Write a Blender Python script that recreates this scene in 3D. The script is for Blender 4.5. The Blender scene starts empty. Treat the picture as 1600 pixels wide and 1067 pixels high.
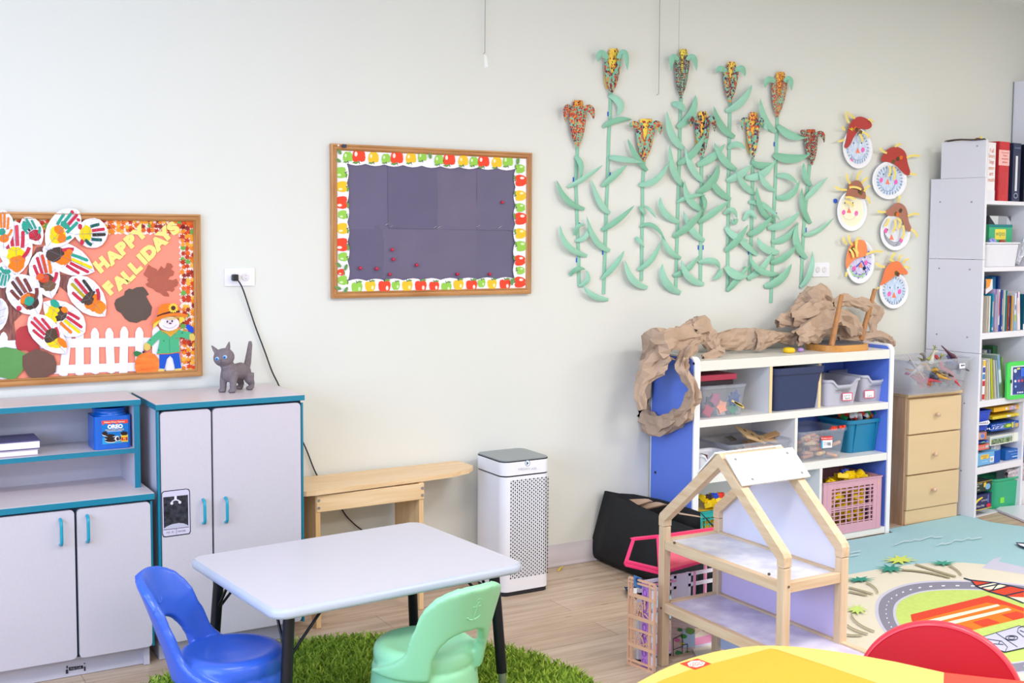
import bpy, bmesh, math, random
import numpy as np
from mathutils import Vector, Matrix, noise
from math import sin, cos, pi, radians as RAD
SC = bpy.context.scene
COL = SC.collection
rnd = random.Random(7)

# ---------------------------------------------------------------- camera solved from the room's own straight lines
F_PX, CX, CY = 1830.1, 800.0, 499.1
YAW, PITCH, ROLL = RAD(30.488), RAD(4.1226), RAD(0.3374)
CAM = Vector((0, -4.3138, 1.47))
_F = Vector((sin(YAW)*cos(PITCH), cos(YAW)*cos(PITCH), -sin(PITCH)))
_r0 = Vector((cos(YAW), -sin(YAW), 0)); _u0 = _r0.cross(_F)
_R = _r0*cos(ROLL) + _u0*sin(ROLL); _U = -_r0*sin(ROLL) + _u0*cos(ROLL)
def ray(x, y): return _F + _R*((x-CX)/F_PX) - _U*((y-CY)/F_PX)
def W(x, y, Y=0.0):                      # point of the upright plane y = Y
    d = ray(x, y); return CAM + d*((Y-CAM.y)/d.y)
def G(x, y, Z=0.0):                      # point of the level plane z = Z
    d = ray(x, y); return CAM + d*((Z-CAM.z)/d.z)
def VX(x, y, X):
    d = ray(x, y); return CAM + d*((X-CAM.x)/d.x)
cd = bpy.data.cameras.new('camera'); cam = bpy.data.objects.new('camera', cd); COL.objects.link(cam)
cam.matrix_world = Matrix(((_R.x, _U.x, -_F.x, CAM.x), (_R.y, _U.y, -_F.y, CAM.y), (_R.z, _U.z, -_F.z, CAM.z), (0, 0, 0, 1)))
cd.sensor_width = 36; cd.lens = F_PX/1600*36; cd.shift_x = 0; cd.shift_y = -(533.5-CY)/1600
cd.clip_start = 0.05; cd.clip_end = 60
SC.camera = cam

# ---------------------------------------------------------------- materials
def lin(c):
    if isinstance(c, str):
        c = c.lstrip('#'); c = tuple(int(c[i:i+2], 16)/255 for i in (0, 2, 4))
    return tuple(((v+0.055)/1.055)**2.4 if v > 0.04045 else v/12.92 for v in c)
_M = {}
def mat(key, color='#ffffff', rough=0.5, metal=0.0, var=0.0, scale=8.0, bump=0.0, bscale=60.0, alpha=1.0,
        trans=0.0, emit=0.0, stretch=None, color2=None, spec=0.5, sub=0.0, detail=3.0, coat=0.0):
    if key in _M: return _M[key]
    m = bpy.data.materials.new(key); m.use_nodes = True; nt = m.node_tree; N = nt.nodes; L = nt.links
    b = N['Principled BSDF']; c = lin(color)
    b.inputs['Base Color'].default_value = (*c, 1); b.inputs['Roughness'].default_value = rough
    b.inputs['Metallic'].default_value = metal; b.inputs['Specular IOR Level'].default_value = spec
    if coat: b.inputs['Coat Weight'].default_value = coat
    if trans: b.inputs['Transmission Weight'].default_value = trans; b.inputs['IOR'].default_value = 1.15
    if alpha < 1: b.inputs['Alpha'].default_value = alpha
    if emit: b.inputs['Emission Color'].default_value = (*c, 1); b.inputs['Emission Strength'].default_value = emit
    tc = N.new('ShaderNodeTexCoord'); mp = N.new('ShaderNodeMapping'); L.new(tc.outputs['Object'], mp.inputs['Vector'])
    if stretch: mp.inputs['Scale'].default_value = stretch
    if var or color2:
        n = N.new('ShaderNodeTexNoise'); n.inputs['Scale'].default_value = scale; n.inputs['Detail'].default_value = detail
        L.new(mp.outputs['Vector'], n.inputs['Vector'])
        r = N.new('ShaderNodeValToRGB'); c2 = lin(color2) if color2 else tuple(v*(1-var) for v in c)
        r.color_ramp.elements[0].position = 0.34; r.color_ramp.elements[1].position = 0.66
        r.color_ramp.elements[0].color = (*c2, 1); r.color_ramp.elements[1].color = (*c, 1)
        L.new(n.outputs['Fac'], r.inputs['Fac']); L.new(r.outputs['Color'], b.inputs['Base Color'])
    if bump:
        n2 = N.new('ShaderNodeTexNoise'); n2.inputs['Scale'].default_value = bscale; n2.inputs['Detail'].default_value = 4
        L.new(mp.outputs['Vector'], n2.inputs['Vector'])
        bp = N.new('ShaderNodeBump'); bp.inputs['Strength'].default_value = bump; bp.inputs['Distance'].default_value = 0.004
        L.new(n2.outputs['Fac'], bp.inputs['Height']); L.new(bp.outputs['Normal'], b.inputs['Normal'])
    _M[key] = m; return m
def flat(c, rough=0.7): return mat('c_'+c.lstrip('#'), c, rough, spec=0.3)
def wood(key, c1, c2, axis='x', rough=0.5, scale=9):
    st = {'x': (0.12, 1.6, 1.6), 'y': (1.6, 0.12, 1.6), 'z': (1.6, 1.6, 0.12)}[axis]
    return mat(key+axis, c1, rough, color2=c2, scale=scale*4, stretch=st, detail=5, bump=0.06, bscale=80)
def dabs(key, base, cols, cover=0.6, scale=150, seed=0.0):
    """paper with round dabs of paint: a Voronoi cell's own colour picks the paint"""
    if key in _M: return _M[key]
    m = bpy.data.materials.new(key); m.use_nodes = True; nt = m.node_tree; N = nt.nodes; L = nt.links; b = N['Principled BSDF']
    b.inputs['Roughness'].default_value = 0.6
    tc = N.new('ShaderNodeTexCoord'); mp = N.new('ShaderNodeMapping'); mp.inputs['Location'].default_value = (seed, seed*2, seed*3)
    L.new(tc.outputs['Object'], mp.inputs['Vector'])
    v = N.new('ShaderNodeTexVoronoi'); v.inputs['Scale'].default_value = scale; L.new(mp.outputs['Vector'], v.inputs['Vector'])
    sp = N.new('ShaderNodeSeparateColor'); L.new(v.outputs['Color'], sp.inputs['Color'])
    r = N.new('ShaderNodeValToRGB'); r.color_ramp.interpolation = 'CONSTANT'; els = r.color_ramp.elements
    while len(els) < len(cols): els.new(0.5)
    for i, c in enumerate(cols): els[i].position = i/len(cols); els[i].color = (*lin(c), 1)
    L.new(sp.outputs[0], r.inputs['Fac'])
    n = N.new('ShaderNodeTexNoise'); n.inputs['Scale'].default_value = scale*0.18; L.new(mp.outputs['Vector'], n.inputs['Vector'])
    a = N.new('ShaderNodeMath'); a.operation = 'ADD'; L.new(sp.outputs[1], a.inputs[0])
    mu = N.new('ShaderNodeMath'); mu.operation = 'MULTIPLY'; mu.inputs[1].default_value = 1.6; L.new(n.outputs['Fac'], mu.inputs[0]); L.new(mu.outputs[0], a.inputs[1])
    g = N.new('ShaderNodeMath'); g.operation = 'LESS_THAN'; g.inputs[1].default_value = 0.8+cover*0.9; L.new(a.outputs[0], g.inputs[0])
    d = N.new('ShaderNodeMath'); d.operation = 'LESS_THAN'; d.inputs[1].default_value = 0.62; L.new(v.outputs['Distance'], d.inputs[0])
    mm = N.new('ShaderNodeMath'); mm.operation = 'MULTIPLY'; L.new(g.outputs[0], mm.inputs[0]); L.new(d.outputs[0], mm.inputs[1])
    mx = N.new('ShaderNodeMix'); mx.data_type = 'RGBA'; mx.inputs[6].default_value = (*lin(base), 1)
    L.new(mm.outputs[0], mx.inputs[0]); L.new(r.outputs['Color'], mx.inputs[7]); L.new(mx.outputs[2], b.inputs['Base Color'])
    _M[key] = m; return m

# ---------------------------------------------------------------- objects
ROOT = {}
def tag(o, label=None, cat=None, group=None, kind=None):
    if label: o['label'] = label
    if cat: o['category'] = cat
    if group: o['group'] = group
    if kind: o['kind'] = kind
    return o
def thing(name, loc, label, cat, group=None, rz=0.0):
    o = bpy.data.objects.new(name, None); COL.objects.link(o); o.empty_display_size = 0.05
    o.location = loc; o.rotation_euler = (0, 0, rz); ROOT[o.name] = Vector(loc)
    return tag(o, label, cat, group)
class MB:
    def __init__(s): s.v = []; s.f = []; s.m = []; s.sm = []
    def add(s, vs, fs, m=0, sm=False):
        k = len(s.v); s.v += [tuple(v) for v in vs]
        for f in fs: s.f.append([k+i for i in f]); s.m.append(m); s.sm.append(sm)
        return s
    def box(s, x0, x1, y0, y1, z0, z1, m=0, M=None):
        vs = [Vector((x, y, z)) for x in (x0, x1) for y in (y0, y1) for z in (z0, z1)]
        if M is not None: vs = [M @ v for v in vs]
        return s.add(vs, [(0, 1, 3, 2), (4, 6, 7, 5), (0, 4, 5, 1), (2, 3, 7, 6), (0, 2, 6, 4), (1, 5, 7, 3)], m)
    def beam(s, a, b, w, h, m=0, up=(0, 0, 1)):
        a = Vector(a); b = Vector(b); t = (b-a).normalized(); u = Vector(up); u = Vector((0, 1, 0)) if abs(t.dot(u)) > .98 else u; sx = t.cross(u).normalized(); uu = sx.cross(t)
        vs = [p + sx*i*w/2 + uu*j*h/2 for p in (a, b) for i in (-1, 1) for j in (-1, 1)]
        return s.add(vs, [(0, 2, 3, 1), (4, 5, 7, 6), (0, 1, 5, 4), (2, 6, 7, 3), (0, 4, 6, 2), (1, 3, 7, 5)], m)
    def tube(s, pts, r, n=10, m=0, cap=True, sm=True, rs=None, flatz=1.0):
        pts = [Vector(p) for p in pts]; N = len(pts); vs = []; prev = None
        for i, p in enumerate(pts):
            t = (pts[min(i+1, N-1)]-pts[max(i-1, 0)]).normalized()
            if prev is None: a = t.cross(Vector((0, 0, 1))); a = a if a.length > 0.1 else t.cross(Vector((1, 0, 0)))
            else: a = prev - t*prev.dot(t)
            a.normalize(); prev = a; b = t.cross(a); rr = rs[i] if rs else r
            for k in range(n): th = 2*pi*k/n; vs.append(p + a*cos(th)*rr + b*sin(th)*rr*flatz)
        fs = [(i*n+k, i*n+(k+1) % n, (i+1)*n+(k+1) % n, (i+1)*n+k) for i in range(N-1) for k in range(n)]
        s.add(vs, fs, m, sm)
        if cap: s.add(vs[:n], [tuple(range(n))[::-1]], m); s.add(vs[-n:], [tuple(range(n))], m)
        return s
    def cyl(s, p0, p1, r0, r1=None, n=20, m=0, sm=True): return s.tube([p0, p1], r0, n, m, True, sm, [r0, r0 if r1 is None else r1])
    def lathe(s, prof, c=(0, 0, 0), n=24, m=0, M=None, sx=1, sy=1):
        vs = []
        for r, z in prof:
            for k in range(n):
                th = 2*pi*k/n; v = Vector((r*cos(th)*sx, r*sin(th)*sy, z)); v = M @ v if M is not None else v; vs.append(v+Vector(c))
        fs = [(i*n+k, i*n+(k+1) % n, (i+1)*n+(k+1) % n, (i+1)*n+k) for i in range(len(prof)-1) for k in range(n)]
        return s.add(vs, fs, m, True)
    def ell(s, c, rx, ry, rz, m=0, M=None, nu=16, nv=10):
        vs = [Vector((0, 0, -rz))]; 
        for j in range(1, nv):
            ph = -pi/2+pi*j/nv
            for k in range(nu): th = 2*pi*k/nu; vs.append(Vector((rx*cos(ph)*cos(th), ry*cos(ph)*sin(th), rz*sin(ph))))
        vs.append(Vector((0, 0, rz))); L = len(vs)-1
        fs = [(0, 1+(k+1) % nu, 1+k) for k in range(nu)]
        fs += [(1+j*nu+k, 1+j*nu+(k+1) % nu, 1+(j+1)*nu+(k+1) % nu, 1+(j+1)*nu+k) for j in range(nv-2) for k in range(nu)]
        fs += [(1+(nv-2)*nu+k, 1+(nv-2)*nu+(k+1) % nu, L) for k in range(nu)]
        if M is not None: vs = [M @ v for v in vs]
        return s.add([v+Vector(c) for v in vs], fs, m, True)
    def poly(s, pts, m=0): return s.add(pts, [tuple(range(len(pts)))], m)
    def slab(s, pts, off, m=0, me=None):
        """closed plate: outline pts extruded by the vector off"""
        pts = [Vector(p) for p in pts]; n = len(pts); off = Vector(off); me = m if me is None else me
        s.add(pts, [tuple(range(n))[::-1]], m); s.add([p+off for p in pts], [tuple(range(n))], m)
        k = [p for p in pts]+[p+off for p in pts]
        return s.add(k, [(i, (i+1) % n, n+(i+1) % n, n+i) for i in range(n)], me)
    def grid(s, P, m=0, sm=True, closed=False):
        r = len(P); c = len(P[0]); vs = [p for row in P for p in row]
        return s.add(vs, [(i*c+j, i*c+(j+1) % c, (i+1)*c+(j+1) % c, (i+1)*c+j) for i in range(r-1) for j in range(c if closed else c-1)], m, sm)
    def build(s, name, mats, parent=None, bevel=0, seg=2, smooth=None, local=False, subs=0, solid=0, remesh=0, smi=0, label=None, cat=None, group=None, kind=None, weld=False):
        if not isinstance(mats, (list, tuple)): mats = [mats]
        vs = [Vector(v) for v in s.v]
        me = bpy.data.meshes.new(name)
        if parent is not None: org = Vector((0, 0, 0)) if local else ROOT.get(parent.name, Vector((0, 0, 0)))
        elif local: org = Vector((0, 0, 0))
        else:
            a = np.array([v[:] for v in vs]); org = Vector(((a[:, 0].min()+a[:, 0].max())/2, (a[:, 1].min()+a[:, 1].max())/2, a[:, 2].min()))
        me.from_pydata([tuple(v-org) for v in vs], [], s.f)
        for mt in mats: me.materials.append(mt)
        me.polygons.foreach_set('material_index', s.m)
        me.polygons.foreach_set('use_smooth', [bool(x) if smooth is None else smooth for x in s.sm])
        if weld:
            bm = bmesh.new(); bm.from_mesh(me); bmesh.ops.remove_doubles(bm, verts=bm.verts, dist=1e-5); bmesh.ops.recalc_face_normals(bm, faces=bm.faces); bm.to_mesh(me); bm.free()
        me.update()
        o = bpy.data.objects.new(name, me); COL.objects.link(o)
        if parent is None: o.location = org; ROOT[o.name] = org.copy()
        else: o.parent = parent; ROOT[o.name] = ROOT.get(parent.name, Vector((0, 0, 0)))
        if remesh:
            md = o.modifiers.new('r', 'REMESH'); md.mode = 'VOXEL'; md.voxel_size = remesh; md.use_smooth_shade = True
        if smi:
            md = o.modifiers.new('s', 'SMOOTH'); md.iterations = smi; md.factor = 0.6
        if solid: md = o.modifiers.new('t', 'SOLIDIFY'); md.thickness = solid; md.offset = 0
        if bevel:
            md = o.modifiers.new('b', 'BEVEL'); md.width = bevel; md.segments = seg; md.limit_method = 'ANGLE'; md.angle_limit = RAD(40); md.harden_normals = False
        if subs: md = o.modifiers.new('u', 'SUBSURF'); md.levels = subs; md.render_levels = subs
        tag(o, label, cat, group, kind)
        return o
def copy_thing(o, loc=None, rz=None, label=None, group=None):
    def cp(a, par):
        c = a.copy(); COL.objects.link(c)
        if par is not None: c.parent = par
        for ch in [x for x in bpy.data.objects if x.parent == a]: cp(ch, c)
        return c
    c = cp(o, None)
    if loc is not None: c.location = loc
    if rz is not None: c.rotation_euler[2] = rz
    if label: c['label'] = label
    if group: c['group'] = group
    return c
def struct(o): o['kind'] = 'structure'; return o

# text outlines as flat mesh pieces: list of (verts2d, faces)
_T = {}
def text2d(s, bold=0.0, shear=0.0):
    k = (s, bold, shear)
    if k in _T: return _T[k]
    cu = bpy.data.curves.new('t', 'FONT'); cu.body = s; cu.size = 1; cu.align_x = 'CENTER'; cu.align_y = 'CENTER'; cu.offset = bold; cu.shear = shear; cu.resolution_u = 3
    o = bpy.data.objects.new('t', cu); COL.objects.link(o)
    dg = bpy.context.evaluated_depsgraph_get(); me = bpy.data.meshes.new_from_object(o.evaluated_get(dg))
    vs = [(v.co.x, v.co.y) for v in me.vertices]; fs = [tuple(p.vertices) for p in me.polygons]
    bpy.data.objects.remove(o); bpy.data.curves.remove(cu); bpy.data.meshes.remove(me)
    if vs:
        xs = [v[0] for v in vs]; ys = [v[1] for v in vs]; cx = (min(xs)+max(xs))/2; cy = (min(ys)+max(ys))/2
        vs = [(x-cx, y-cy) for x, y in vs]
    _T[k] = (vs, fs); return _T[k]
class Paint:
    """flat artwork lying on a real plane: to3(u, v, h) gives the point at height h over the plane; each layer lies a hair above the last"""
    def __init__(s, to3, eps=0.00025, h0=0.0): s.to3 = to3; s.eps = eps; s.h = h0; s.mb = MB(); s.mats = []; s.idx = {}
    def mi(s, m):
        if isinstance(m, str): m = flat(m)
        if m.name not in s.idx: s.idx[m.name] = len(s.mats); s.mats.append(m)
        return s.idx[m.name]
    def up(s, k=1): s.h += s.eps*k
    def poly(s, pts, m, up=True):
        if up: s.up()
        s.mb.poly([s.to3(x, y, s.h) for x, y in pts], s.mi(m)); return s
    def ell(s, cx, cy, rx, ry, m, rot=0, n=20, up=True, wob=0, seed=0):
        r = random.Random(seed); c, d = cos(RAD(rot)), sin(RAD(rot)); pts = []
        for k in range(n):
            t = 2*pi*k/n; w = 1+wob*(r.random()-.5); x = rx*w*cos(t); y = ry*w*sin(t); pts.append((cx+x*c-y*d, cy+x*d+y*c))
        return s.poly(pts, m, up)
    def line(s, pts, w, m, up=True, taper=False):
        if up: s.up()
        L = [];R_ = []; n = len(pts)
        for i, (x, y) in enumerate(pts):
            a = pts[max(i-1, 0)]; b = pts[min(i+1, n-1)]; dx, dy = b[0]-a[0], b[1]-a[1]; l = math.hypot(dx, dy) or 1
            ww = w/2*(1-(i/(n-1))*0.8 if taper else 1); L.append((x-dy/l*ww, y+dx/l*ww)); R_.append((x+dy/l*ww, y-dx/l*ww))
        mi = s.mi(m)
        for i in range(n-1): s.mb.poly([s.to3(*q, s.h) for q in (L[i], L[i+1], R_[i+1], R_[i])], mi)
        return s
    def text(s, string, cx, cy, size, m, rot=0, sx=1.0, bold=0.0, flip=-1, slope=0.0):
        s.up(); vs, fs = text2d(string, bold); c, d = cos(RAD(rot)), sin(RAD(rot)); P = []
        for x, y in vs:
            x *= size*sx; y *= size*flip; P.append(s.to3(cx+x*c-y*d, cy+x*d+y*c+slope*x, s.h))
        s.mb.add(P, fs, s.mi(m)); return s
    def build(s, name, parent=None, **k): return s.mb.build(name, s.mats, parent, **k)
def wallmap(Y0): return lambda u, v, h: W(u, v, Y0-h)
def floormap(Z0): return lambda u, v, h: G(u, v, Z0+h)
def zo(ox, oy, sc): return lambda x, y: (ox+x/sc, oy+y/sc)      # reading offsets of enlarged details
def arc2(c, r, a0, a1, n): return [(c[0]+r*cos(a0+(a1-a0)*i/n), c[1]+r*sin(a0+(a1-a0)*i/n)) for i in range(n+1)]
def rrect(x0, x1, y0, y1, r, n=4):
    p = []
    for cx, cy, a in ((x1-r, y1-r, 0), (x0+r, y1-r, pi/2), (x0+r, y0+r, pi), (x1-r, y0+r, 1.5*pi)): p += arc2((cx, cy), r, a, a+pi/2, n)
    return p
def bez(p0, p1, p2, n): return [tuple((1-t)**2*a+2*t*(1-t)*b+t*t*c for a, b, c in zip(p0, p1, p2)) for t in [i/n for i in range(n+1)]]
def quad3(p0, pm, p2, n):      # curve that goes THROUGH pm
    pc = tuple(2*m-(a+b)/2 for a, m, b in zip(p0, pm, p2)); return bez(p0, pc, p2, n)
LAMP_W, DAY_W, EXPO = 29.0, 100.0, 0.12
TZ = 0.47
TCORN = ((296, 872), (660, 810), (818, 884), (425, 955))
BCH = ((0.952, -1.12, 0.03), -33)
GCH = ((1.470, -1.345, 0.03), 100)
# ================================================================ the room
CEIL = 2.762
def node_floor():
    m = bpy.data.materials.new('oak_planks'); m.use_nodes = True; N = m.node_tree.nodes; L = m.node_tree.links; b = N['Principled BSDF']
    tc = N.new('ShaderNodeTexCoord'); br = N.new('ShaderNodeTexBrick'); L.new(tc.outputs['Object'], br.inputs['Vector'])
    br.inputs['Scale'].default_value = 1; br.inputs['Brick Width'].default_value = 1.1; br.inputs['Row Height'].default_value = 0.16
    br.inputs['Mortar Size'].default_value = 0.0016; br.inputs['Mortar Smooth'].default_value = 0.3; br.offset = 0.37
    br.inputs['Color1'].default_value = (*lin('#d3bfaa'), 1); br.inputs['Color2'].default_value = (*lin('#c4ad96'), 1); br.inputs['Mortar'].default_value = (*lin('#9c8670'), 1)
    mp = N.new('ShaderNodeMapping'); mp.inputs['Scale'].default_value = (1.0, 11, 1); L.new(tc.outputs['Object'], mp.inputs['Vector'])
    n = N.new('ShaderNodeTexNoise'); n.inputs['Scale'].default_value = 2.6; n.inputs['Detail'].default_value = 8; n.inputs['Roughness'].default_value = 0.62; L.new(mp.outputs[0], n.inputs['Vector'])
    r = N.new('ShaderNodeValToRGB'); r.color_ramp.elements[0].position = 0.3; r.color_ramp.elements[1].position = 0.62
    r.color_ramp.elements[0].color = (*lin('#b79c82'), 1); r.color_ramp.elements[1].color = (1, 1, 1, 1); L.new(n.outputs['Fac'], r.inputs['Fac'])
    mx = N.new('ShaderNodeMix'); mx.data_type = 'RGBA'; mx.blend_type = 'MULTIPLY'; mx.inputs[0].default_value = 0.55
    L.new(br.outputs['Color'], mx.inputs[6]); L.new(r.outputs['Color'], mx.inputs[7])
    # knots
    mp2 = N.new('ShaderNodeMapping'); mp2.inputs['Scale'].default_value = (1.0, 4.2, 1); L.new(tc.outputs['Object'], mp2.inputs['Vector'])
    v = N.new('ShaderNodeTexVoronoi'); v.inputs['Scale'].default_value = 3.4; L.new(mp2.outputs[0], v.inputs['Vector'])
    r2 = N.new('ShaderNodeValToRGB'); r2.color_ramp.elements[0].position = 0.03; r2.color_ramp.elements[1].position = 0.10
    r2.color_ramp.elements[0].color = (*lin('#7d6350'), 1); r2.color_ramp.elements[1].color = (1, 1, 1, 1); L.new(v.outputs['Distance'], r2.inputs['Fac'])
    m3 = N.new('ShaderNodeMix'); m3.data_type = 'RGBA'; m3.blend_type = 'MULTIPLY'; m3.inputs[0].default_value = 0.5
    L.new(mx.outputs[2], m3.inputs[6]); L.new(r2.outputs['Color'], m3.inputs[7]); L.new(m3.outputs[2], b.inputs['Base Color'])
    b.inputs['Roughness'].default_value = 0.42; return m
WALL = mat('wall_paint', '#dfe0da', 0.85, bump=0.05, bscale=260, spec=0.2)
WHITEC = mat('ceiling_paint', '#f2f2f0', 0.9, spec=0.1)
X0, X1, Y0 = -1.6, 7.4, -7.6
def quad(name, a, b, c, d, m):
    o = MB().poly([a, b, c, d]).build(name, m); return struct(o)
def slabbox(name, x0, x1, y0, y1, z0, z1, m): return struct(MB().box(x0, x1, y0, y1, z0, z1).build(name, m))
slabbox('floor', X0, X1, Y0, 0.1, -0.05, 0, node_floor())
slabbox('ceiling', X0, X1, Y0, 0.1, CEIL, CEIL+0.05, WHITEC)
slabbox('wall_back', X0, X1, 0, 0.1, 0, CEIL, WALL)
slabbox('wall_right', X1, X1+0.1, Y0, 0.1, 0, CEIL, WALL)
slabbox('wall_front', X0, X1, Y0-0.1, Y0, 0, CEIL, WALL)
# left wall with a wide window opening
wz0, wz1, wy0, wy1 = 0.8, 2.35, -4.6, -1.2
mb = MB(); mb.box(X0-0.12, X0, Y0, 0.1, 0, wz0); mb.box(X0-0.12, X0, Y0, 0.1, wz1, CEIL); mb.box(X0-0.12, X0, wy1, 0.1, wz0, wz1); mb.box(X0-0.12, X0, Y0, wy0, wz0, wz1)
struct(mb.build('wall_left', WALL))
mb = MB()
for y in (wy0, (wy0+wy1)/2-0.02, wy1-0.04): mb.box(X0-0.08, X0-0.03, y, y+0.04, wz0, wz1)
for z in (wz0, wz1-0.04): mb.box(X0-0.08, X0-0.03, wy0, wy1, z, z+0.04)
struct(mb.build('window_1', mat('window_frame_white', '#f4f4f4', 0.4)))
# vinyl cove base
mb = MB(); prof = [(0, 0.098), (-0.004, 0.1), (-0.005, 0.02), (-0.009, 0.008), (-0.018, 0.001), (0, 0.001)]
mb.grid([[Vector((x, y-0.0005, z)) for y, z in prof] for x in (X0, X1)])
struct(mb.build('baseboard_back', mat('cove_base', '#cfc5c9', 0.55)))
# light: ceiling lamps and daylight
def area(name, loc, rot, sx, sy, power, col):
    l = bpy.data.lights.new(name, 'AREA'); l.shape = 'RECTANGLE'; l.size = sx; l.size_y = sy; l.energy = power; l.color = col
    o = bpy.data.objects.new(name, l); COL.objects.link(o); o.location = loc; o.rotation_euler = rot; return o
LAMP = mat('lamp_diffuser', '#fff6ea', 0.4, emit=3.0)
for i, (x, y) in enumerate(((0.6, -2.6), (3.2, -2.6), (5.8, -2.6), (0.6, -5.4), (3.2, -5.4), (5.8, -5.4))):
    t = thing('ceiling_light', (x, y, CEIL-0.04), 'white recessed ceiling light panel', 'ceiling light', 'ceiling light panels')
    MB().box(x-0.62, x+0.62, y-0.32, y+0.32, CEIL-0.03, CEIL-0.001).build('frame', mat('lamp_frame', '#eeeeee', 0.5), t)
    MB().box(x-0.58, x+0.58, y-0.28, y+0.28, CEIL-0.034, CEIL-0.029).build('diffuser', LAMP, t)
    area('lamp', (x, y, CEIL-0.05), (0, 0, 0), 1.16, 0.56, LAMP_W*(1.45 if x > 5 else 1.15 if x > 3 else 1.0), (1.0, 0.98, 0.96))
area('daylight', (X0-0.03, (wy0+wy1)/2, (wz0+wz1)/2), (0, RAD(-90), 0), wz1-wz0, wy1-wy0, DAY_W, (0.52, 0.69, 1.0))
w = bpy.data.worlds.new('sky'); SC.world = w; w.use_nodes = True
w.node_tree.nodes['Background'].inputs[0].default_value = (*lin('#bcd4ff'), 1); w.node_tree.nodes['Background'].inputs[1].default_value = 1.5
SC.view_settings.view_transform = 'Standard'; SC.view_settings.look = 'None'; SC.view_settings.gamma = 1; SC.view_settings.use_curve_mapping = False
SC.view_settings.exposure = EXPO
# ================================================================ play kitchen cupboards
GREYL = mat('speckled_grey_laminate', '#cbc5cf', 0.45, var=0.06, scale=420, detail=2)
GREYS = mat('grey_side_laminate', '#c9c6d3', 0.5, var=0.05, scale=420, detail=2)
TEAL = mat('teal_edge', '#087a96', 0.35); TEALH = mat('teal_handle', '#149ab6', 0.3); GAPSHADE = mat('gap_shade', '#0e2c45', 0.7)
NAVYP = mat('sticker_black', '#15151f', 0.25, var=0.5, color2='#3a3a48', scale=60)
def handle(name, x, y, z0, z1, par, lab=None):
    mb = MB(); pts = [(x, y, z0)]+[(x, y-0.022*sin(a)-0.0, z0+0.012*(1-cos(a))) for a in (pi/4, pi/2)]+[(x, y-0.022, z0+0.02), (x, y-0.022, z1-0.02)]+[(x, y-0.022, z1-0.012), (x, y-0.015, z1-0.003), (x, y, z1)]
    mb.tube(pts, 0.0052, 10); return mb.build(name, TEALH, par)
def door(x0, x1, yf, z0, z1, par, gap=0.0):
    mb = MB(); o = [Vector((a, yf, b)) for a, b in rrect(x0, x1, z0, z1, 0.014)]; mb.slab(o, (0, 0.016, 0), 0)
    return mb.build('door', GREYL, par, bevel=0.0012)
yf = -0.36
# tall cupboard (fridge)
tx0, tx1, tz = 0.949, 1.462, 0.898
t = thing('play_refrigerator', ((tx0+tx1)/2, -0.18, 0), 'tall grey play refrigerator cupboard with teal edged top and two doors', 'cupboard')
mb = MB(); mb.box(tx0+0.008, tx1-0.006, yf+0.02, -0.012, 0.07, tz-0.022); mb.box(tx0+0.01, tx1-0.03, yf+0.06, -0.012, 0.002, 0.071); mb.box(tx1-0.045, tx1-0.02, yf+0.045, -0.02, 0.002, 0.071)
mb.build('body', GREYS, t)
MB().box(tx0+0.004, tx1-0.002, yf+0.017, yf+0.024, 0.07, tz-0.022).build('edge_or_gap_band', GAPSHADE, t)  # dark sheet behind the doors: shade of the gaps put into its colour
mb = MB(); mb.box(tx0-0.004, tx1+0.006, yf-0.006, -0.008, tz-0.02, tz-0.0015, 1); mb.box(tx0-0.003, tx1+0.005, yf-0.004, -0.009, tz-0.0015, tz, 0)
mb.build('top', [mat('pinkish_laminate', '#d8cdd1', 0.35), TEAL], t)
MB().box(tx0+0.001, tx0+0.009, yf+0.004, yf+0.02, 0.07, tz-0.024).build('edge_trim', TEAL, t)
MB().box(tx1-0.004, tx1+0.0035, yf+0.004, yf+0.02, 0.07, tz-0.03).build('edge_trim', TEAL, t)
xg = W(331.5, 700, yf).x
d1 = door(tx0+0.012, xg-0.0035, yf, 0.075, tz-0.028, t); d2 = door(xg+0.0035, tx1-0.008, yf, 0.075, tz-0.028, t)
h0, h1 = W(320, 817, yf).z, W(320, 780, yf).z
handle('handle', W(320, 800, yf-.02).x, yf, h0, h1, d1); handle('handle', W(355, 800, yf-.02).x, yf, W(355, 815, yf).z, W(355, 777, yf).z, d2)
P = Paint(wallmap(yf-0.0006)); q = zo(240, 750, 10.67); s = lambda L: [q(*a) for a in L]
P.poly(s([(165, 185), (545, 142), (590, 150), (607, 190), (620, 860), (600, 900), (200, 955), (165, 950), (142, 905), (128, 220)]), '#23213f')
P.poly(s([(170, 200), (545, 155), (580, 165), (593, 200), (606, 850), (590, 885), (200, 938), (172, 930), (155, 895), (142, 230)]), '#cdc8dc')
P.poly(s([(160, 288), (572, 245), (580, 760), (172, 808)]), NAVYP)
P.poly(s([(175, 806), (215, 775), (300, 738), (420, 715), (500, 722), (560, 745), (580, 762)]), '#b9b9cc')
P.poly(s([(345, 268), (385, 263), (385, 325), (345, 330)]), '#dcd9e8')
P.line(s([(300, 385), (312, 355), (340, 335), (370, 328), (405, 335), (430, 350), (440, 370)]), 2.0, '#dcd9e8')
P.ell(*q(303, 387), 2.3, 2.3, '#dcd9e8'); P.ell(*q(437, 370), 2.3, 2.3, '#dcd9e8')
P.poly(s([(165, 825), (590, 775), (590, 783), (165, 833)]), '#3b3858'); P.poly(s([(375, 805), (383, 804), (385, 905), (378, 906)]), '#8d88a8')
P.text('ICE  10', *q(275, 870), 3.6, '#4c4868', rot=-6); P.text('WATER', *q(470, 848), 3.6, '#4c4868', rot=-6)
P.build('dispenser_sticker', d1, label='black and white ice and water dispenser sticker')
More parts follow.
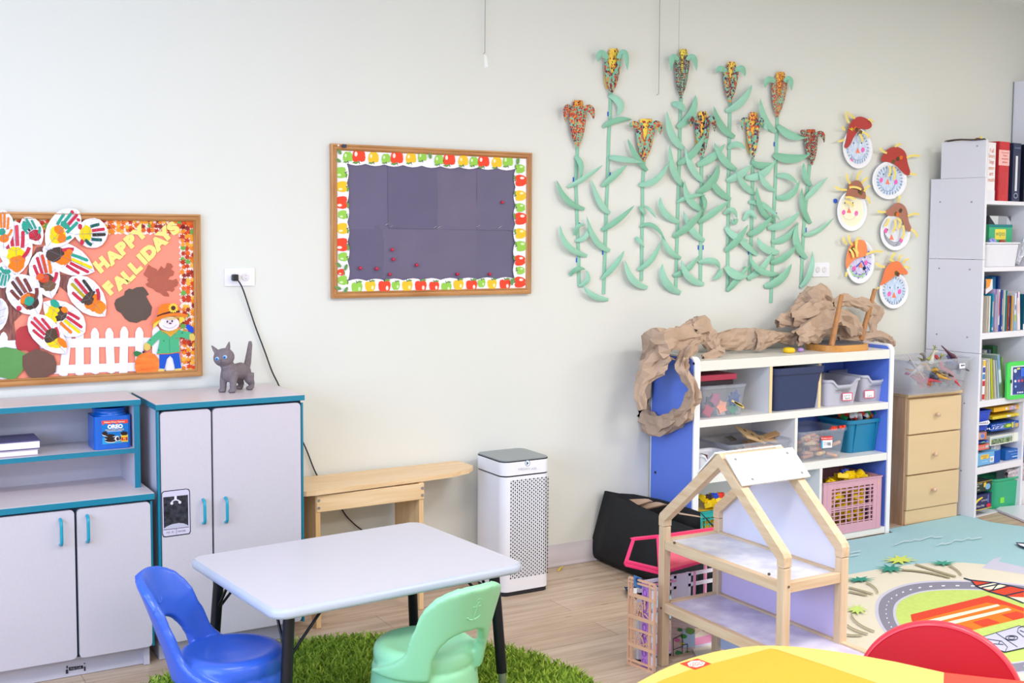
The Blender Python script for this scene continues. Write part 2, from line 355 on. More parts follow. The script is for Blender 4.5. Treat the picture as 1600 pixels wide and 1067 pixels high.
# low cupboard with shelf hutch
lx0, lx1, cz = 0.275, 0.937, 0.600
t = thing('play_hutch', ((lx0+lx1)/2, -0.18, 0), 'low grey play cupboard with counter and open teal edged shelf hutch', 'cupboard')
yl = yf
mb = MB(); mb.box(lx0, lx1-0.01, yl+0.02, -0.012, 0.07, cz-0.02); mb.box(lx0+0.02, lx1-0.035, yl+0.05, -0.02, 0.002, 0.071); mb.box(lx1-0.035, lx1-0.016, yl+0.035, -0.02, 0.002, 0.071)
mb.build('body', GREYS, t)
MB().box(lx0+0.004, lx1-0.012, yl+0.017, yl+0.024, 0.075, cz-0.02).build('edge_or_gap_band', GAPSHADE, t)  # same dark sheet here, the door gaps' shade as plain colour
mb = MB(); mb.box(lx0-0.004, lx1, yl-0.006, -0.012, cz-0.021, cz-0.0015, 1); mb.box(lx0-0.003, lx1-0.001, yl-0.004, -0.012, cz-0.0015, cz, 0)
mb.build('countertop', [mat('pinkish_laminate'), TEAL], t)
xg = W(120, 900, yl).x
for a, b in ((lx0+0.01, xg-0.008-0.285+0.0), ): pass
d1 = door(xg-0.004-0.395, xg-0.004, yl, 0.075, cz-0.029, t); d2 = door(xg+0.004, lx1-0.014, yl, 0.075, cz-0.029, t)
MB().box(lx1-0.013, lx1-0.006, yl+0.004, yl+0.02, 0.075, cz-0.028).build('edge_trim', TEAL, t)
handle('handle', W(96, 830, yl-.02).x, yl, W(96, 851, yl).z, W(96, 811, yl).z, d1); handle('handle', W(138, 825, yl-.02).x, yl, W(139, 846, yl).z, W(138, 805, yl).z, d2)
P = Paint(wallmap(yl+0.0494)); q = zo(0, 930, 6.154); s = lambda L: [q(*a) for a in L]
P.poly(s([(660, 692), (798, 674), (800, 704), (665, 726)]), '#26232e'); P.text('Kids Craft', *q(730, 700), 4.2, '#b5afb8', rot=-8, sx=1.0)
P.poly(s([(632, 715), (655, 712), (658, 752), (632, 756)]), '#3a3642'); P.poly(s([(806, 685), (822, 683), (824, 725), (808, 728)]), '#3a3642')
P.ell(*q(645, 690), 1.3, 2.3, '#3a3642'); P.ell(*q(813, 655), 1.3, 1.0, '#3a3642'); P.build('maker_stamp', t)
hy = -0.255; hz = 0.905
mb = MB(); mb.box(lx0, lx1-0.016, hy-0.004, -0.012, hz-0.0195, hz-0.0015, 1); mb.box(lx0, lx1-0.017, hy-0.002, -0.013, hz-0.0015, hz, 0); mb.build('hutch_top', [mat('pinkish_laminate'), TEAL], t)
mb = MB(); mb.box(lx1-0.038, lx1-0.020, hy+0.004, -0.014, cz, hz-0.0195, 0); mb.box(lx1-0.0385, lx1-0.0195, hy, hy+0.004, cz, hz-0.0195, 1); mb.build('side_panel', [GREYS, TEAL], t)
mb = MB(); mb.box(lx0, lx0+0.018, hy, -0.014, cz, hz-0.0195); mb.build('side_panel', GREYS, t)
MB().box(lx0, lx1-0.038, -0.03, -0.014, cz, hz-0.02).build('back_panel', GREYS, t)
sz = W(120, 708, hy).z
mb = MB(); mb.box(lx0+0.018, lx1-0.0385, hy+0.003, -0.03, sz-0.016, sz, 0); mb.box(lx0+0.018, lx1-0.0385, hy, hy+0.003, sz-0.016, sz, 1); mb.build('shelf', [mat('pinkish_laminate'), TEAL], t)
# blue biscuit-game jar
jx0, jx1 = W(147, 670, hy+.02).x, W(205, 670, hy+.02).x; jz1 = W(176, 648, hy+.05).z; jy0 = hy+0.02; jw = jx1-jx0
t = thing('toy_jar', ((jx0+jx1)/2, jy0+jw/2, sz+0.001), 'square blue plastic cookie game jar with a round open neck on the hutch shelf', 'jar')
JB = mat('blue_jar_plastic', '#0d62c8', 0.25)
mb = MB(); bz = sz+0.001; 
for za, zb, ins in ((bz, bz+0.004, 0.004), (bz+0.004, jz1, 0), (jz1, jz1+0.006, 0.005)):
    pass
o = rrect(jx0, jx1, jy0, jy0+jw, 0.014); mb.slab([Vector((a, b, bz)) for a, b in o], (0, 0, jz1-bz)); mb.build('body', JB, t, bevel=0.004, seg=3, smooth=None)
c = ((jx0+jx1)/2, jy0+jw/2, 0); mb = MB(); r = jw*0.47; mb.lathe([(r*.98, jz1-0.002), (r, jz1+0.004), (r*0.93, jz1+0.006), (r*.93, jz1+0.02), (r*.97, jz1+0.021), (r*.97, jz1+0.025), (r*.9, jz1+0.026), (r*.9, jz1-0.0), (0.001, jz1+0.0)], c, 32); mb.build('neck', JB, t)
P = Paint(wallmap(jy0-0.0005)); q = zo(0, 600, 5.079); s = lambda L: [q(*a) for a in L]
P.poly(s([(805, 288), (1015, 278), (1020, 462), (812, 480)]), '#1277c4')
P.poly(s([(805, 292), (1015, 280), (1016, 308), (985, 312), (960, 305), (930, 318), (900, 308), (870, 322), (840, 312), (810, 326)]), '#e8473c')
P.text('Fisher-Price Games', *q(908, 300), 3.6, '#fbe9c8', rot=-3, sx=1.15, bold=.01); P.text('OREO', *q(914, 336), 8.2, '#ffffff', rot=-3, sx=1.05, bold=.05); P.text('MATCHIN GAME', *q(910, 362), 3.3, '#ffe36a', rot=-3, sx=1.2)
P.line(s([(850, 377), (970, 370)]), 0.5, '#ffffff')
P.poly(s([(812, 430), (860, 418), (1020, 400), (1020, 462), (812, 480)]), '#2d9fd6')
for cx_, cy_, rx_, ry_ in ((832, 392, 22, 20), (875, 408, 38, 14), (872, 428, 42, 14), (878, 448, 44, 16), (985, 392, 28, 22), (940, 430, 22, 20)):
    P.ell(*q(cx_, cy_+4), rx_/5.08, ry_/5.08*.9, '#efe6dc'); P.ell(*q(cx_, cy_), rx_/5.08, ry_/5.08*.8, '#2c1c1a')
P.ell(*q(930, 432), 3.6, 4.2, '#f4eee6'); P.ell(*q(934, 434), 2.4, 3.0, '#2a2140')
P.poly(s([(962, 408), (1014, 404), (1014, 456), (962, 458)]), '#f2c12e'); P.poly(s([(964, 424), (1012, 420), (1012, 446), (964, 448)]), '#c4272c'); P.text('72', *q(988, 434), 4.2, '#ffe24a', bold=.03)
P.build('front_label', t)
# two boxed books lying on the shelf
for i, (xr, h, z0, c1, lab) in enumerate(((W(60, 700, hy+.03).x, 0.020, sz+0.001, '#f0eef6', 'thin white book lying flat on the hutch shelf, under the dark covered one'), (W(63, 690, hy+.03).x, 0.028, sz+0.022, '#ffffff', 'white edged book with a dark violet cover on top of another book'))):
    t = thing('book', (xr-.11, hy+0.1, z0), lab, 'book', 'books lying on the hutch shelf')
    mb = MB(); mb.box(xr-0.22, xr-0.003, hy+0.028, hy+0.17, z0+0.0025, z0+h-0.003); mb.build('pages', flat(c1), t)
    mb = MB(); mb.box(xr-0.223, xr, hy+0.025, hy+0.173, z0, z0+0.0025); mb.box(xr-0.223, xr, hy+0.025, hy+0.173, z0+h-0.003, z0+h); mb.build('cover', flat('#5e5684' if i else '#b9a9b8', 0.4), t)

# ================================================================ outlet, plug and cord
def outlet(px0, px1, py0, py1, lab, cat='wall outlet'):
    a = W(px0, py1); b = W(px1, py0); x0, x1, z0, z1 = a.x, b.x, a.z, b.z; cz_ = (z0+z1)/2
    t = thing('wall_outlet', ((x0+x1)/2, 0, z0), lab, cat)
    mb = MB(); mb.slab([Vector((u, -0.0055, v)) for u, v in rrect(x0, x1, z0, z1, 0.004, 2)], (0, 0.005, 0)); mb.build('cover_plate', mat('outlet_white', '#eeeef6', 0.3), t, bevel=0.0025)
    for k in (-1, 1):
        cx_ = (x0+x1)/2+k*(x1-x0)*0.19; mb = MB(); mb.cyl((cx_, -0.0085, cz_), (cx_, -0.005, cz_), (z1-z0)*0.21, (z1-z0)*0.23, 24); o = mb.build('socket', mat('outlet_socket', '#e2dfe4', 0.35), t)
        mb = MB()
        for dz in (-.006, .006): mb.box(cx_-.002, cx_+.004, -.0089, -.0084, cz_+dz-.0008, cz_+dz+.0008)
        mb.build('slots', flat('#8c8c90'), o)
    return x0, x1, z0, z1
ox0, ox1, oz0, oz1 = outlet(350.5, 397, 419, 447, 'white double outlet plate above the kitten with a black plug in it')
outlet(1268.5, 1295, 410, 432.5, 'white double outlet plate low beside the paper corn, nothing plugged in')
pc = W(367, 434, -0.02); BK = mat('black_rubber', '#1b1c24', 0.4)
t = thing('power_cord', (pc.x, -0.02, 0.0), 'black power cord with a plug hanging from the outlet down behind the bench', 'cord')
MB().box(pc.x-0.011, pc.x+0.011, -0.034, -0.0087, pc.z-0.012, pc.z+0.013).build('plug', BK, t, bevel=0.004, label='black square plug')
pts = []; raw = [(370, 437, -.03), (374, 441, -.03), (380, 453, -.02), (390, 483, -.012), (399, 510, -.010), (413, 547, -.012), (425, 580, -.014), (436, 603, -.015), (449, 640, -.014), (463, 670, -.012), (474, 692, -.012), (481, 708, -.012), (494, 740, -.012), (515, 772, -.012), (530, 789, -.014), (541, 806, -.016), (556, 821, -.018), (580, 842, -.02)]
ctrl = [W(a, b, c) for a, b, c in raw]+[Vector((2.05, -0.05, 0.02)), Vector((2.3, -0.04, 0.02))]
for i in range(len(ctrl)-1):
    p0, p1, p2, p3 = ctrl[max(i-1, 0)], ctrl[i], ctrl[i+1], ctrl[min(i+2, len(ctrl)-1)]
    for k in range(4):
        u = k/4; pts.append(0.5*((2*p1)+(p2-p0)*u+(2*p0-5*p1+4*p2-p3)*u*u+(3*p1-p0-3*p2+p3)*u**3))
pts.append(ctrl[-1]); MB().tube(pts, 0.0028, 8).build('cable', BK, t)

# ================================================================ bench
BW = wood('birch', '#edcfa6', '#e2bd8e', 'x', 0.4); BWZ = wood('birch', '#e9c796', '#dcb27c', 'z', 0.4)
t = thing('wooden_bench', (1.86, -0.14, 0), 'light birch bench with a long top and board legs against the wall', 'bench')
bz = 0.527
out = [(1.478, -0.028), (2.268, -0.022), (2.272, -0.15), (2.225, -0.20), (2.13, -0.236), (1.98, -0.252), (1.54, -0.285), (1.505, -0.28), (1.478, -0.26)]
MB().slab([Vector((a, b, bz-0.018)) for a, b in out], (0, 0, 0.018)).build('top', BW, t, bevel=0.006, seg=3)
mb = MB(); mb.beam((1.548, -0.262, 0.472), (1.995, -0.252, 0.472), 0.014, 0.062); mb.build('rail', BW, t, bevel=0.002)
for k, x in ((0, 1.545), (1, 1.975)):
    o = [(-0.265, 0.505), (-0.268, 0.0), (-0.225, 0.0), (-0.205, 0.10), (-0.15, 0.15), (-0.09, 0.10), (-0.07, 0.0), (-0.03, 0.0), (-0.03, 0.505)]
    if k: o = [(a*0.96, b) for a, b in o]
    lg = MB().slab([Vector((x, a, b+0.001)) for a, b in o], (0.018, 0, 0)).build('leg', BWZ, t, bevel=0.003)
for x, y in ((1.556, -0.268), (1.986, -0.260)):
    for z in (0.458, 0.486): MB().cyl((x+0.0, y-0.003, z), (x, y+0.002, z), 0.0055, n=12).build('screw', mat('steel', '#b9bcc4', 0.3, 0.9), t)

# ================================================================ air purifier
WP = mat('white_plastic', '#eeeef6', 0.3)
px0, px1, py0, py1 = 2.336, 2.566, -0.279, -0.045
t = thing('air_purifier', ((px0+px1)/2, -0.16, 0), 'tall white air purifier with a perforated front and grey top', 'air purifier')
def rb(x0, x1, y0, y1, z0, z1, r): return [Vector((a, b, z0)) for a, b in rrect(x0, x1, y0, y1, r, 6)], (0, 0, z1-z0)
MB().slab(*rb(px0+.004, px1-.004, py0+.004, py1-.004, 0.0, 0.02, 0.03)).build('base', mat('black_plastic', '#1d1d26', 0.4), t)
mb = MB(); mb.slab(*rb(px0, px1, py0, py1, 0.018, 0.492, 0.035)); mb.build('body', WP, t, bevel=0.002)
MB().slab(*rb(px0+.003, px1-.003, py0+.003, py1-.003, 0.491, 0.499, 0.032)).build('seam', mat('black_plastic'), t)
MB().slab(*rb(px0, px1, py0, py1, 0.498, 0.552, 0.035)).build('head', WP, t, bevel=0.002)
MB().slab(*rb(px0, px1, py0, py1, 0.552, 0.556, 0.035)).build('top_rim', mat('black_plastic'), t)
MB().slab(*rb(px0+.003, px1-.003, py0+.003, py1-.003, 0.556, 0.5605, 0.032)).build('top_panel', mat('grey_panel', '#8c9396', 0.35), t)
mb = MB(); nx, nz = 19, 52; ga, gb = px0+0.040, px1-0.014
for i in range(nx):
    for j in range(nz):
        x = ga+(gb-ga)*i/(nx-1); z = 0.075+(0.475-0.075)*j/(nz-1); r = 0.0036 if (i+j) % 2 == 0 else 0.0016
        if i % 2 and j % 2: r = 0.0032
        if (i+j) % 2: r = 0.0017
        elif i % 2: r = 0.0036
        mb.add([(x+r*cos(a), py0-0.0006, z+r*1.15*sin(a)) for a in [pi/3*k for k in range(6)]], [(0, 1, 2, 3, 4, 5)])
mb.build('vent_grille', mat('vent_dark', '#14141f', 0.6), t)
P = Paint(wallmap(py0-0.0006)); q = zo(690, 680, 3.81)
P.ell(*q(512, 166), 4.1, 4.9, '#6d8bb0'); P.ell(*q(512, 166), 3.3, 4.1, '#eef0f6'); P.poly([q(506, 155), (q(506, 155)[0]+3.4, q(506, 166)[1]), q(506, 178)], '#30557f'); P.text('MEDIFY AIR', *q(512, 200), 5.4, '#c5c8d2', rot=-3, sx=1.05)
P.build('logo', t)

# ================================================================ kitten figurine
FUR = mat('flocked_grey', '#857b80', 0.95, var=0.14, scale=90, bump=0.5, bscale=500, spec=0.1)
kc = Vector((W(368, 610, -0.16).x, -0.16, tz)); t = thing('kitten_figurine', kc, 'grey flocked kitten figurine with blue eyes standing on the tall cupboard', 'figurine')
# local frame: +x' = nose direction; the body runs back-right, the head looks to camera-left
fwd = Vector((-0.84, -0.54, 0)).normalized(); sd = Vector((-fwd.y, fwd.x, 0))*-1
def K(a, b, c): return kc + fwd*a + sd*b + Vector((0, 0, c))       # a forward, b to the kitten's right, c up
s_ = 1.0; mb = MB()
mb.tube([K(-.052, 0, .066), K(-.03, 0, .072), K(0, 0, .072), K(.028, 0, .074), K(.045, 0, .082)], .03, 14, rs=[.02, .031, .028, .032, .024])
mb.ell(K(-.045, 0, .066), .028, .028, .03); mb.ell(K(.034, 0, .07), .03, .03, .034)
mb.tube([K(.035, 0, .085), K(.048, 0, .105)], .02, 12, rs=[.027, .024])
for b, a in ((.02, .042), (-.02, .036)):
    mb.tube([K(a-.008, b*.9, .07), K(a, b, .04), K(a+.002, b, .008)], .012, 10, rs=[.017, .0135, .0115]); mb.ell(K(a+.007, b, .007), .014, .014, .0085)
for b, a in ((.022, -.05), (-.022, -.056)):
    mb.tube([K(a+.006, b*.8, .06), K(a+.004, b, .035), K(a-.008, b, .02), K(a-.004, b, .006)], .012, 10, rs=[.022, .017, .0115, .0105]); mb.ell(K(a+.004, b, .007), .014, .0135, .0085)
mb.tube([K(-.062, 0, .08), K(-.07, 0, .10), K(-.078, 0, .135), K(-.084, 0, .162), K(-.085, 0, .176)], .01, 10, rs=[.014, .0125, .010, .0085, .006])
hd = K(.056, 0.004, .128)
hf = Vector((-0.56, -0.82, -.06)).normalized(); hs = Vector((hf.y, -hf.x, 0)).normalized()*-1; hu = hs.cross(hf)*1.0
if hu.z < 0: hu = -hu
rl = RAD(13); rs_ = hs*cos(rl)+hu*sin(rl); ru = hu*cos(rl)-hs*sin(rl)
def H(a, b, c): return hd + hf*a + rs_*b + ru*c
Mh = Matrix((hf, rs_, ru)).transposed()
mb.ell(hd, .033, .0385, .0335, M=Mh); mb.ell(H(.02, 0, -.009), .016, .018, .0125, M=Mh); mb.ell(H(.008, .017, -.008), .016, .016, .016, M=Mh); mb.ell(H(.008, -.017, -.008), .016, .016, .016, M=Mh)
for k in (-1, 1): mb.tube([H(0.002, k*.016, .016), H(.0, k*.026, .036), H(-.001, k*.034, .052)], .01, 10, rs=[.019, .0125, .003], flatz=.55)
mb.build('body', FUR, t, remesh=0.0021, smi=3)
for k in (-1, 1):
    c = H(.0292, k*.0145, .003); e = MB().ell(c, .0075, .0075, .0070, 0).ell(c+hf*.0042, .0052, .0052, .0052, 1).ell(c+hf*.0085, .0020, .0021, .0022, 2)
    e.build('eye', [flat('#b9d3ea', .3), mat('blue_eye', '#1c86dc', 0.15), flat('#0b1c3a', .2)], t)
MB().ell(H(.0365, 0, -.004), .003, .0036, .0024).build('nose', flat('#6f5f63'), t)
mb = MB()
for k in (-1, 1): mb.tube([H(.0362, 0, -.0105), H(.0355, k*.004, -.0135), H(.0322, k*.0085, -.0125)], .0008, 6)
mb.build('mouth', flat('#5c4f54'), t)

# ================================================================ kids table
TW = mat('table_laminate', '#c8c6d1', 0.30, var=0.03, scale=300)
TE = mat('grey_blue_edge', '#b4bccd', 0.35)
tc = [Vector((*G(*p, TZ).xy,)) for p in TCORN]
ctr = (tc[0]+tc[1]+tc[2]+tc[3])/4
ang = math.atan2((tc[1]-tc[0]).y+(tc[2]-tc[3]).y, (tc[1]-tc[0]).x+(tc[2]-tc[3]).x)
tw = ((tc[1]-tc[0]).length+(tc[2]-tc[3]).length)/2; td = ((tc[3]-tc[0]).length+(tc[2]-tc[1]).length)/2
t = thing('kids_table', (ctr.x, ctr.y, 0), 'low grey laminate kids table with black adjustable legs on the green rug', 'table', rz=ang)
def rr3(hx, hy_, r, z): return [Vector((a, b, z)) for a, b in rrect(-hx, hx, -hy_, hy_, r, 6)]
mb = MB(); prof = [(-0.008, -0.028), (-0.001, -0.024), (0, -0.018), (0, -0.010), (-0.003, -0.003), (-0.010, 0.0)]
rows = [rr3(tw/2+a, td/2+a, 0.05+a, TZ+z) for a, z in prof]; mb.grid(rows, 0, True, closed=True); mb.poly(rows[0][::-1], 0)
mb.build('edge_or_gap_band', TE, t, local=True)
mb = MB(); r_ = rr3(tw/2-0.010, td/2-0.010, 0.04, TZ+0.0); mb.slab([v-Vector((0, 0, .004)) for v in r_], (0, 0, 0.0045)); mb.build('tabletop', TW, t, local=True)
BM = mat('black_metal', '#15161f', 0.35, 0.3)
for sx, sy in ((-1, -1), (-1, 1), (1, -1), (1, 1)):
    a = Vector((sx*(tw/2-0.075), sy*(td/2-0.075), TZ-0.03)); b = a+Vector((sx*0.028, sy*0.018, -(TZ-0.03-0.032))); m_ = a.lerp(b, 0.78)
    lg = MB().cyl(a, m_, 0.0165, n=18).build('leg', BM, t, local=True)
    MB().cyl(m_, b, 0.0125, n=16).build('leg_tube', mat('steel'), lg, local=True)
    MB().cyl(b, b-Vector((0, 0, 0.008)), 0.0165, n=16).build('foot', BM, lg, local=True)
    mb = MB(); c = a.lerp(b, 0.33); mb.tube([c, a+Vector((-sx*0.11, 0, 0.0))], 0.0045, 8); mb.tube([c, a+Vector((0, -sy*0.10, 0))], 0.0045, 8); mb.build('brace', BM, lg, local=True)
    mb = MB(); mb.box(a.x-0.04, a.x+0.04, a.y-0.04, a.y+0.04, TZ-0.031, TZ-0.027); mb.build('mounting_plate', BM, lg, local=True)

# ================================================================ plastic chairs
def plastic_chair(name, loc, rz, m, lab):
    """drum seat with a scooped hooped back; local +x is where the sitter faces"""
    t = thing(name, loc, lab, 'chair', 'plastic nursery chairs', rz=rz); t.scale = (1.04, 1.04, 1.02)
    SZ = 0.268; mb = MB()
    # drum seat: wide skirt, step, dished top
    prof = [(0.001, 0.02), (0.135, 0.02), (0.158, 0.0), (0.166, 0.0), (0.163, 0.02), (0.152, 0.16), (0.149, 0.205), (0.141, 0.215), (0.146, 0.222), (0.146, 0.246), (0.138, 0.262), (0.118, 0.268), (0.09, 0.262), (0.001, 0.256)]
    mb.lathe(prof, (0.012, 0, 0), 40, sy=0.97)
    # back: a bent plate with a window; u across, v up
    nu, nv = 120, 66; top = 0.275; UM = 1.75
    def inside(u, v):
        # u -1..1, v 0..1 ; outline narrows toward the rounded top
        wmax = 1.0-0.10*v+(.72*(1-v/.34)**2.4 if v < .34 else 0)
        if abs(u) > wmax: return False
        if v > 0.62:
            k = (v-0.62)/0.38; return (abs(u)/wmax)**2.6+k**2.6 <= 1.0
        return True
    def hole(u, v):
        if v < 0.02: return abs(u) < 0.50
        if v > 0.52: return False
        k = max(0, (v-0.16)/0.36); return (abs(u)/0.50)**2.4+k**2.4 < 1
    P_ = {}
    def pt(u, v):
        a = u*1.12*(1-0.17*v); R = 0.150+0.010*v
        lean = 0.055*v+0.03*v*v
        x = -(R*cos(a))-lean+0.012+0.02*abs(u)*0; y = R*sin(a)*1.0; z = 0.205+v*top
        if v < 0.12: x += 0
        return Vector((x, y, z))
    cells = [(i, j) for i in range(nu) for j in range(nv) if inside(UM*(-1+2*(i+.5)/nu), (j+.5)/nv) and not hole(UM*(-1+2*(i+.5)/nu), (j+.5)/nv)]
    th = 0.0125
    vs = []; idx = {}
    def gv(i, j, s):
        if (i, j, s) not in idx:
            u = UM*(-1+2*i/nu); v = j/nv; p = pt(u, v); e = 1e-3; n = (pt(u+e, v)-pt(u-e, v)).cross(pt(u, v+e)-pt(u, v-e)).normalized()
            idx[(i, j, s)] = len(vs); vs.append(p+n*th*s)
        return idx[(i, j, s)]
    S = set(cells); fs = []
    for i, j in cells:
        for s in (-1, 1):
            q_ = [gv(i, j, s), gv(i+1, j, s), gv(i+1, j+1, s), gv(i, j+1, s)]; fs.append(tuple(q_ if s > 0 else q_[::-1]))
        for (di, dj), (A, B) in {(-1, 0): ((i, j), (i, j+1)), (1, 0): ((i+1, j+1), (i+1, j)), (0, -1): ((i+1, j), (i, j)), (0, 1): ((i, j+1), (i+1, j+1))}.items():
            if (i+di, j+dj) not in S: fs.append((gv(*A, -1), gv(*A, 1), gv(*B, 1), gv(*B, -1)))
    mb.add(vs, fs, 0, True)
    o = mb.build('shell', m, t, local=True, remesh=0.0050, smi=14)
    # embossed anchor on the back
    e = MB()
    def bp(u, v, off=-th-.0005):
        p = pt(u, v); d = 1e-3; n = (pt(u+d, v)-pt(u-d, v)).cross(pt(u, v+d)-pt(u, v-d)).normalized(); return p+n*off
    for side in (-1, 1):
        of = side*(th-.001)
        e.tube([bp(0, v, of) for v in (.66, .72, .78, .84)], .0028, 8); e.tube([bp(.13*sin(a), .70-.045*cos(a), of) for a in [-1.4+2.8*i/8 for i in range(9)]], .0028, 8)
        e.tube([bp(.05*sin(a), .865+.022*cos(a), of) for a in [2*pi*i/8 for i in range(9)]], .002, 6); e.tube([bp(-.08, .80, of), bp(.08, .80, of)], .0024, 6)
    e.build('anchor_emblem', m, t, local=True)
    return t
plastic_chair('plastic_chair', BCH[0], RAD(BCH[1]), mat('blue_chair_plastic', '#2f5ed0', 0.33, coat=0.1), 'blue moulded plastic kids chair at the left end of the table')
plastic_chair('plastic_chair', GCH[0], RAD(GCH[1]), mat('green_chair_plastic', '#96d8ad', 0.35, coat=0.1), 'pale green moulded plastic kids chair with an anchor on its back')

# ================================================================ green shag rug
rc = Vector((1.33, -1.16)); RX, RY = 0.80, 0.77
t = thing('shag_rug', (rc.x, rc.y, 0), 'round green shag rug under the kids table', 'rug')
MB().slab([Vector((rc.x+RX*cos(a), rc.y+RY*sin(a), 0.0008)) for a in [2*pi*i/60 for i in range(60)]], (0, 0, 0.006)).build('backing', mat('rug_base_green', '#6f8f33', 0.95), t)
n = 30000; g = np.random.default_rng(3); rr = np.sqrt(g.random(n)); th = g.random(n)*2*pi
bx = rc.x+RX*1.01*rr*np.cos(th); by = rc.y+RY*1.01*rr*np.sin(th)
keep = by > -1.62; bx, by = bx[keep], by[keep]; n = len(bx)
h = 0.022+0.016*g.random(n); ln = 0.018*g.random(n)+.004; az = g.random(n)*2*pi; wd = 0.0022+0.0012*g.random(n); wa = g.random(n)*pi
dx, dy = np.cos(az)*ln, np.sin(az)*ln; wx, wy = np.cos(wa)*wd, np.sin(wa)*wd; V = np.zeros((n, 5, 3))
V[:, 0] = np.stack([bx-wx, by-wy, np.full(n, .005)], 1); V[:, 1] = np.stack([bx+wx, by+wy, np.full(n, .005)], 1)
V[:, 2] = np.stack([bx+wx+dx*.5, by+wy+dy*.5, h*.7], 1); V[:, 3] = np.stack([bx-wx+dx*.5, by-wy+dy*.5, h*.7], 1); V[:, 4] = np.stack([bx+dx*1.4, by+dy*1.4, h], 1)
V[:, :, 0] -= rc.x; V[:, :, 1] -= rc.y
b_ = np.arange(n)*5; q4 = np.stack([b_, b_+1, b_+2, b_+3], 1); q3 = np.stack([b_+3, b_+2, b_+4], 1)
me = bpy.data.meshes.new('pile'); me.vertices.add(n*5); me.vertices.foreach_set('co', V.ravel()); me.loops.add(n*7); me.polygons.add(n*2)
me.loops.foreach_set('vertex_index', np.concatenate([q4.ravel(), q3.ravel()])); me.polygons.foreach_set('loop_start', np.concatenate([np.arange(n)*4, n*4+np.arange(n)*3])); me.polygons.foreach_set('loop_total', np.concatenate([np.full(n, 4), np.full(n, 3)]))
for k, c in enumerate(('#8fb23c', '#a8c24c', '#7b9c33', '#9bb545')): me.materials.append(mat('pile%d' % k, c, 0.85, spec=.15))
mi = g.integers(0, 4, n); me.polygons.foreach_set('material_index', np.concatenate([mi, mi]).astype(np.int32)); me.update(calc_edges=True)
o = bpy.data.objects.new('pile', me); COL.objects.link(o); o.parent = t; o['kind'] = 'stuff'
# ================================================================ notice boards
OAK = wood('oakframe', '#c9955f', '#a9713e', 'x', 0.45); OAKZ = wood('oakframe', '#c9955f', '#a9713e', 'z', 0.45)
def frame(x0, x1, z0, z1, t, w=0.026):
    prof = [(0, 0), (0.0, -0.020), (0.006, -0.0225), (0.010, -0.017), (0.018, -0.017), (0.021, -0.021), (w, -0.014), (w, -0.002)]
    # four mitred bars
    def bar(a, b, ins, m):
        mb = MB(); P0 = []; P1 = []
        for d, y in prof: P0.append(Vector((a[0]+ins[0][0]*d, y, a[1]+ins[0][1]*d))); P1.append(Vector((b[0]+ins[1][0]*d, y, b[1]+ins[1][1]*d)))
        mb.grid([P0, P1], 0, False); mb.build('frame_bar', m, t, weld=True)
    bar((x0, z1), (x1, z1), ((1, -1), (-1, -1)), OAK); bar((x0, z0), (x1, z0), ((1, 1), (-1, 1)), OAK)
    bar((x0, z0), (x0, z1), ((1, 1), (1, -1)), OAKZ); bar((x1, z0), (x1, z1), ((-1, 1), (-1, -1)), OAKZ)
# ---------------- apple board
ax0, ax1, az0, az1 = 1.7125, 2.623, 1.219, 1.8195
t = thing('notice_board', ((ax0+ax1)/2, 0, az0), 'oak framed notice board of dark violet paper with an apple border', 'notice board')
frame(ax0, ax1, az0, az1, t)
MB().box(ax0+.006, ax1-.006, -0.006, -0.001, az0+.006, az1-.006).build('backing', mat('cork', '#b98f5e', 0.9), t)
q = zo(500, 210, 3.951)
PUR = [mat('violet_paper%d' % i, c, 0.75, var=0.07, scale=7) for i, c in enumerate(('#6a6480', '#655f7c', '#6d6580'))]
def sheet(pts, m, y0, seed):
    """a sheet of sugar paper that bellies off the board a little"""
    P0 = [W(*q(*p), -y0) for p in pts]; n = 10; rows = []
    for j in range(n+1):
        row = []
        for i in range(n+1):
            a = P0[0].lerp(P0[1], i/n); b = P0[3].lerp(P0[2], i/n); p = a.lerp(b, j/n)
            w_ = sin(pi*i/n)*0.35+0.65; p.y -= 0.0022*(1+noise.noise(Vector((i*.35+seed*7, j*.35, seed))))*w_; row.append(p)
        rows.append(row)
    return MB().grid(rows).build('paper_sheet', m, t)
for i, (pts, y0) in enumerate((([(150, 150), (420, 150), (418, 585), (150, 585)], .0068), ([(416, 150), (722, 165), (722, 585), (420, 578)], .0088), ([(718, 170), (972, 180), (972, 588), (718, 585)], .0072), ([(968, 180), (1230, 190), (1225, 592), (968, 588)], .0086),
        ([(150, 560), (394, 563), (390, 930), (150, 930)], .0065), ([(388, 560), (968, 562), (966, 910), (384, 930)], .0064), ([(962, 565), (1225, 567), (1225, 905), (962, 912)], .0062))):
    sheet(pts, PUR[i % 3], y0, i+1)
P = Paint(wallmap(-0.0), eps=.00022); P.h = 0.0140
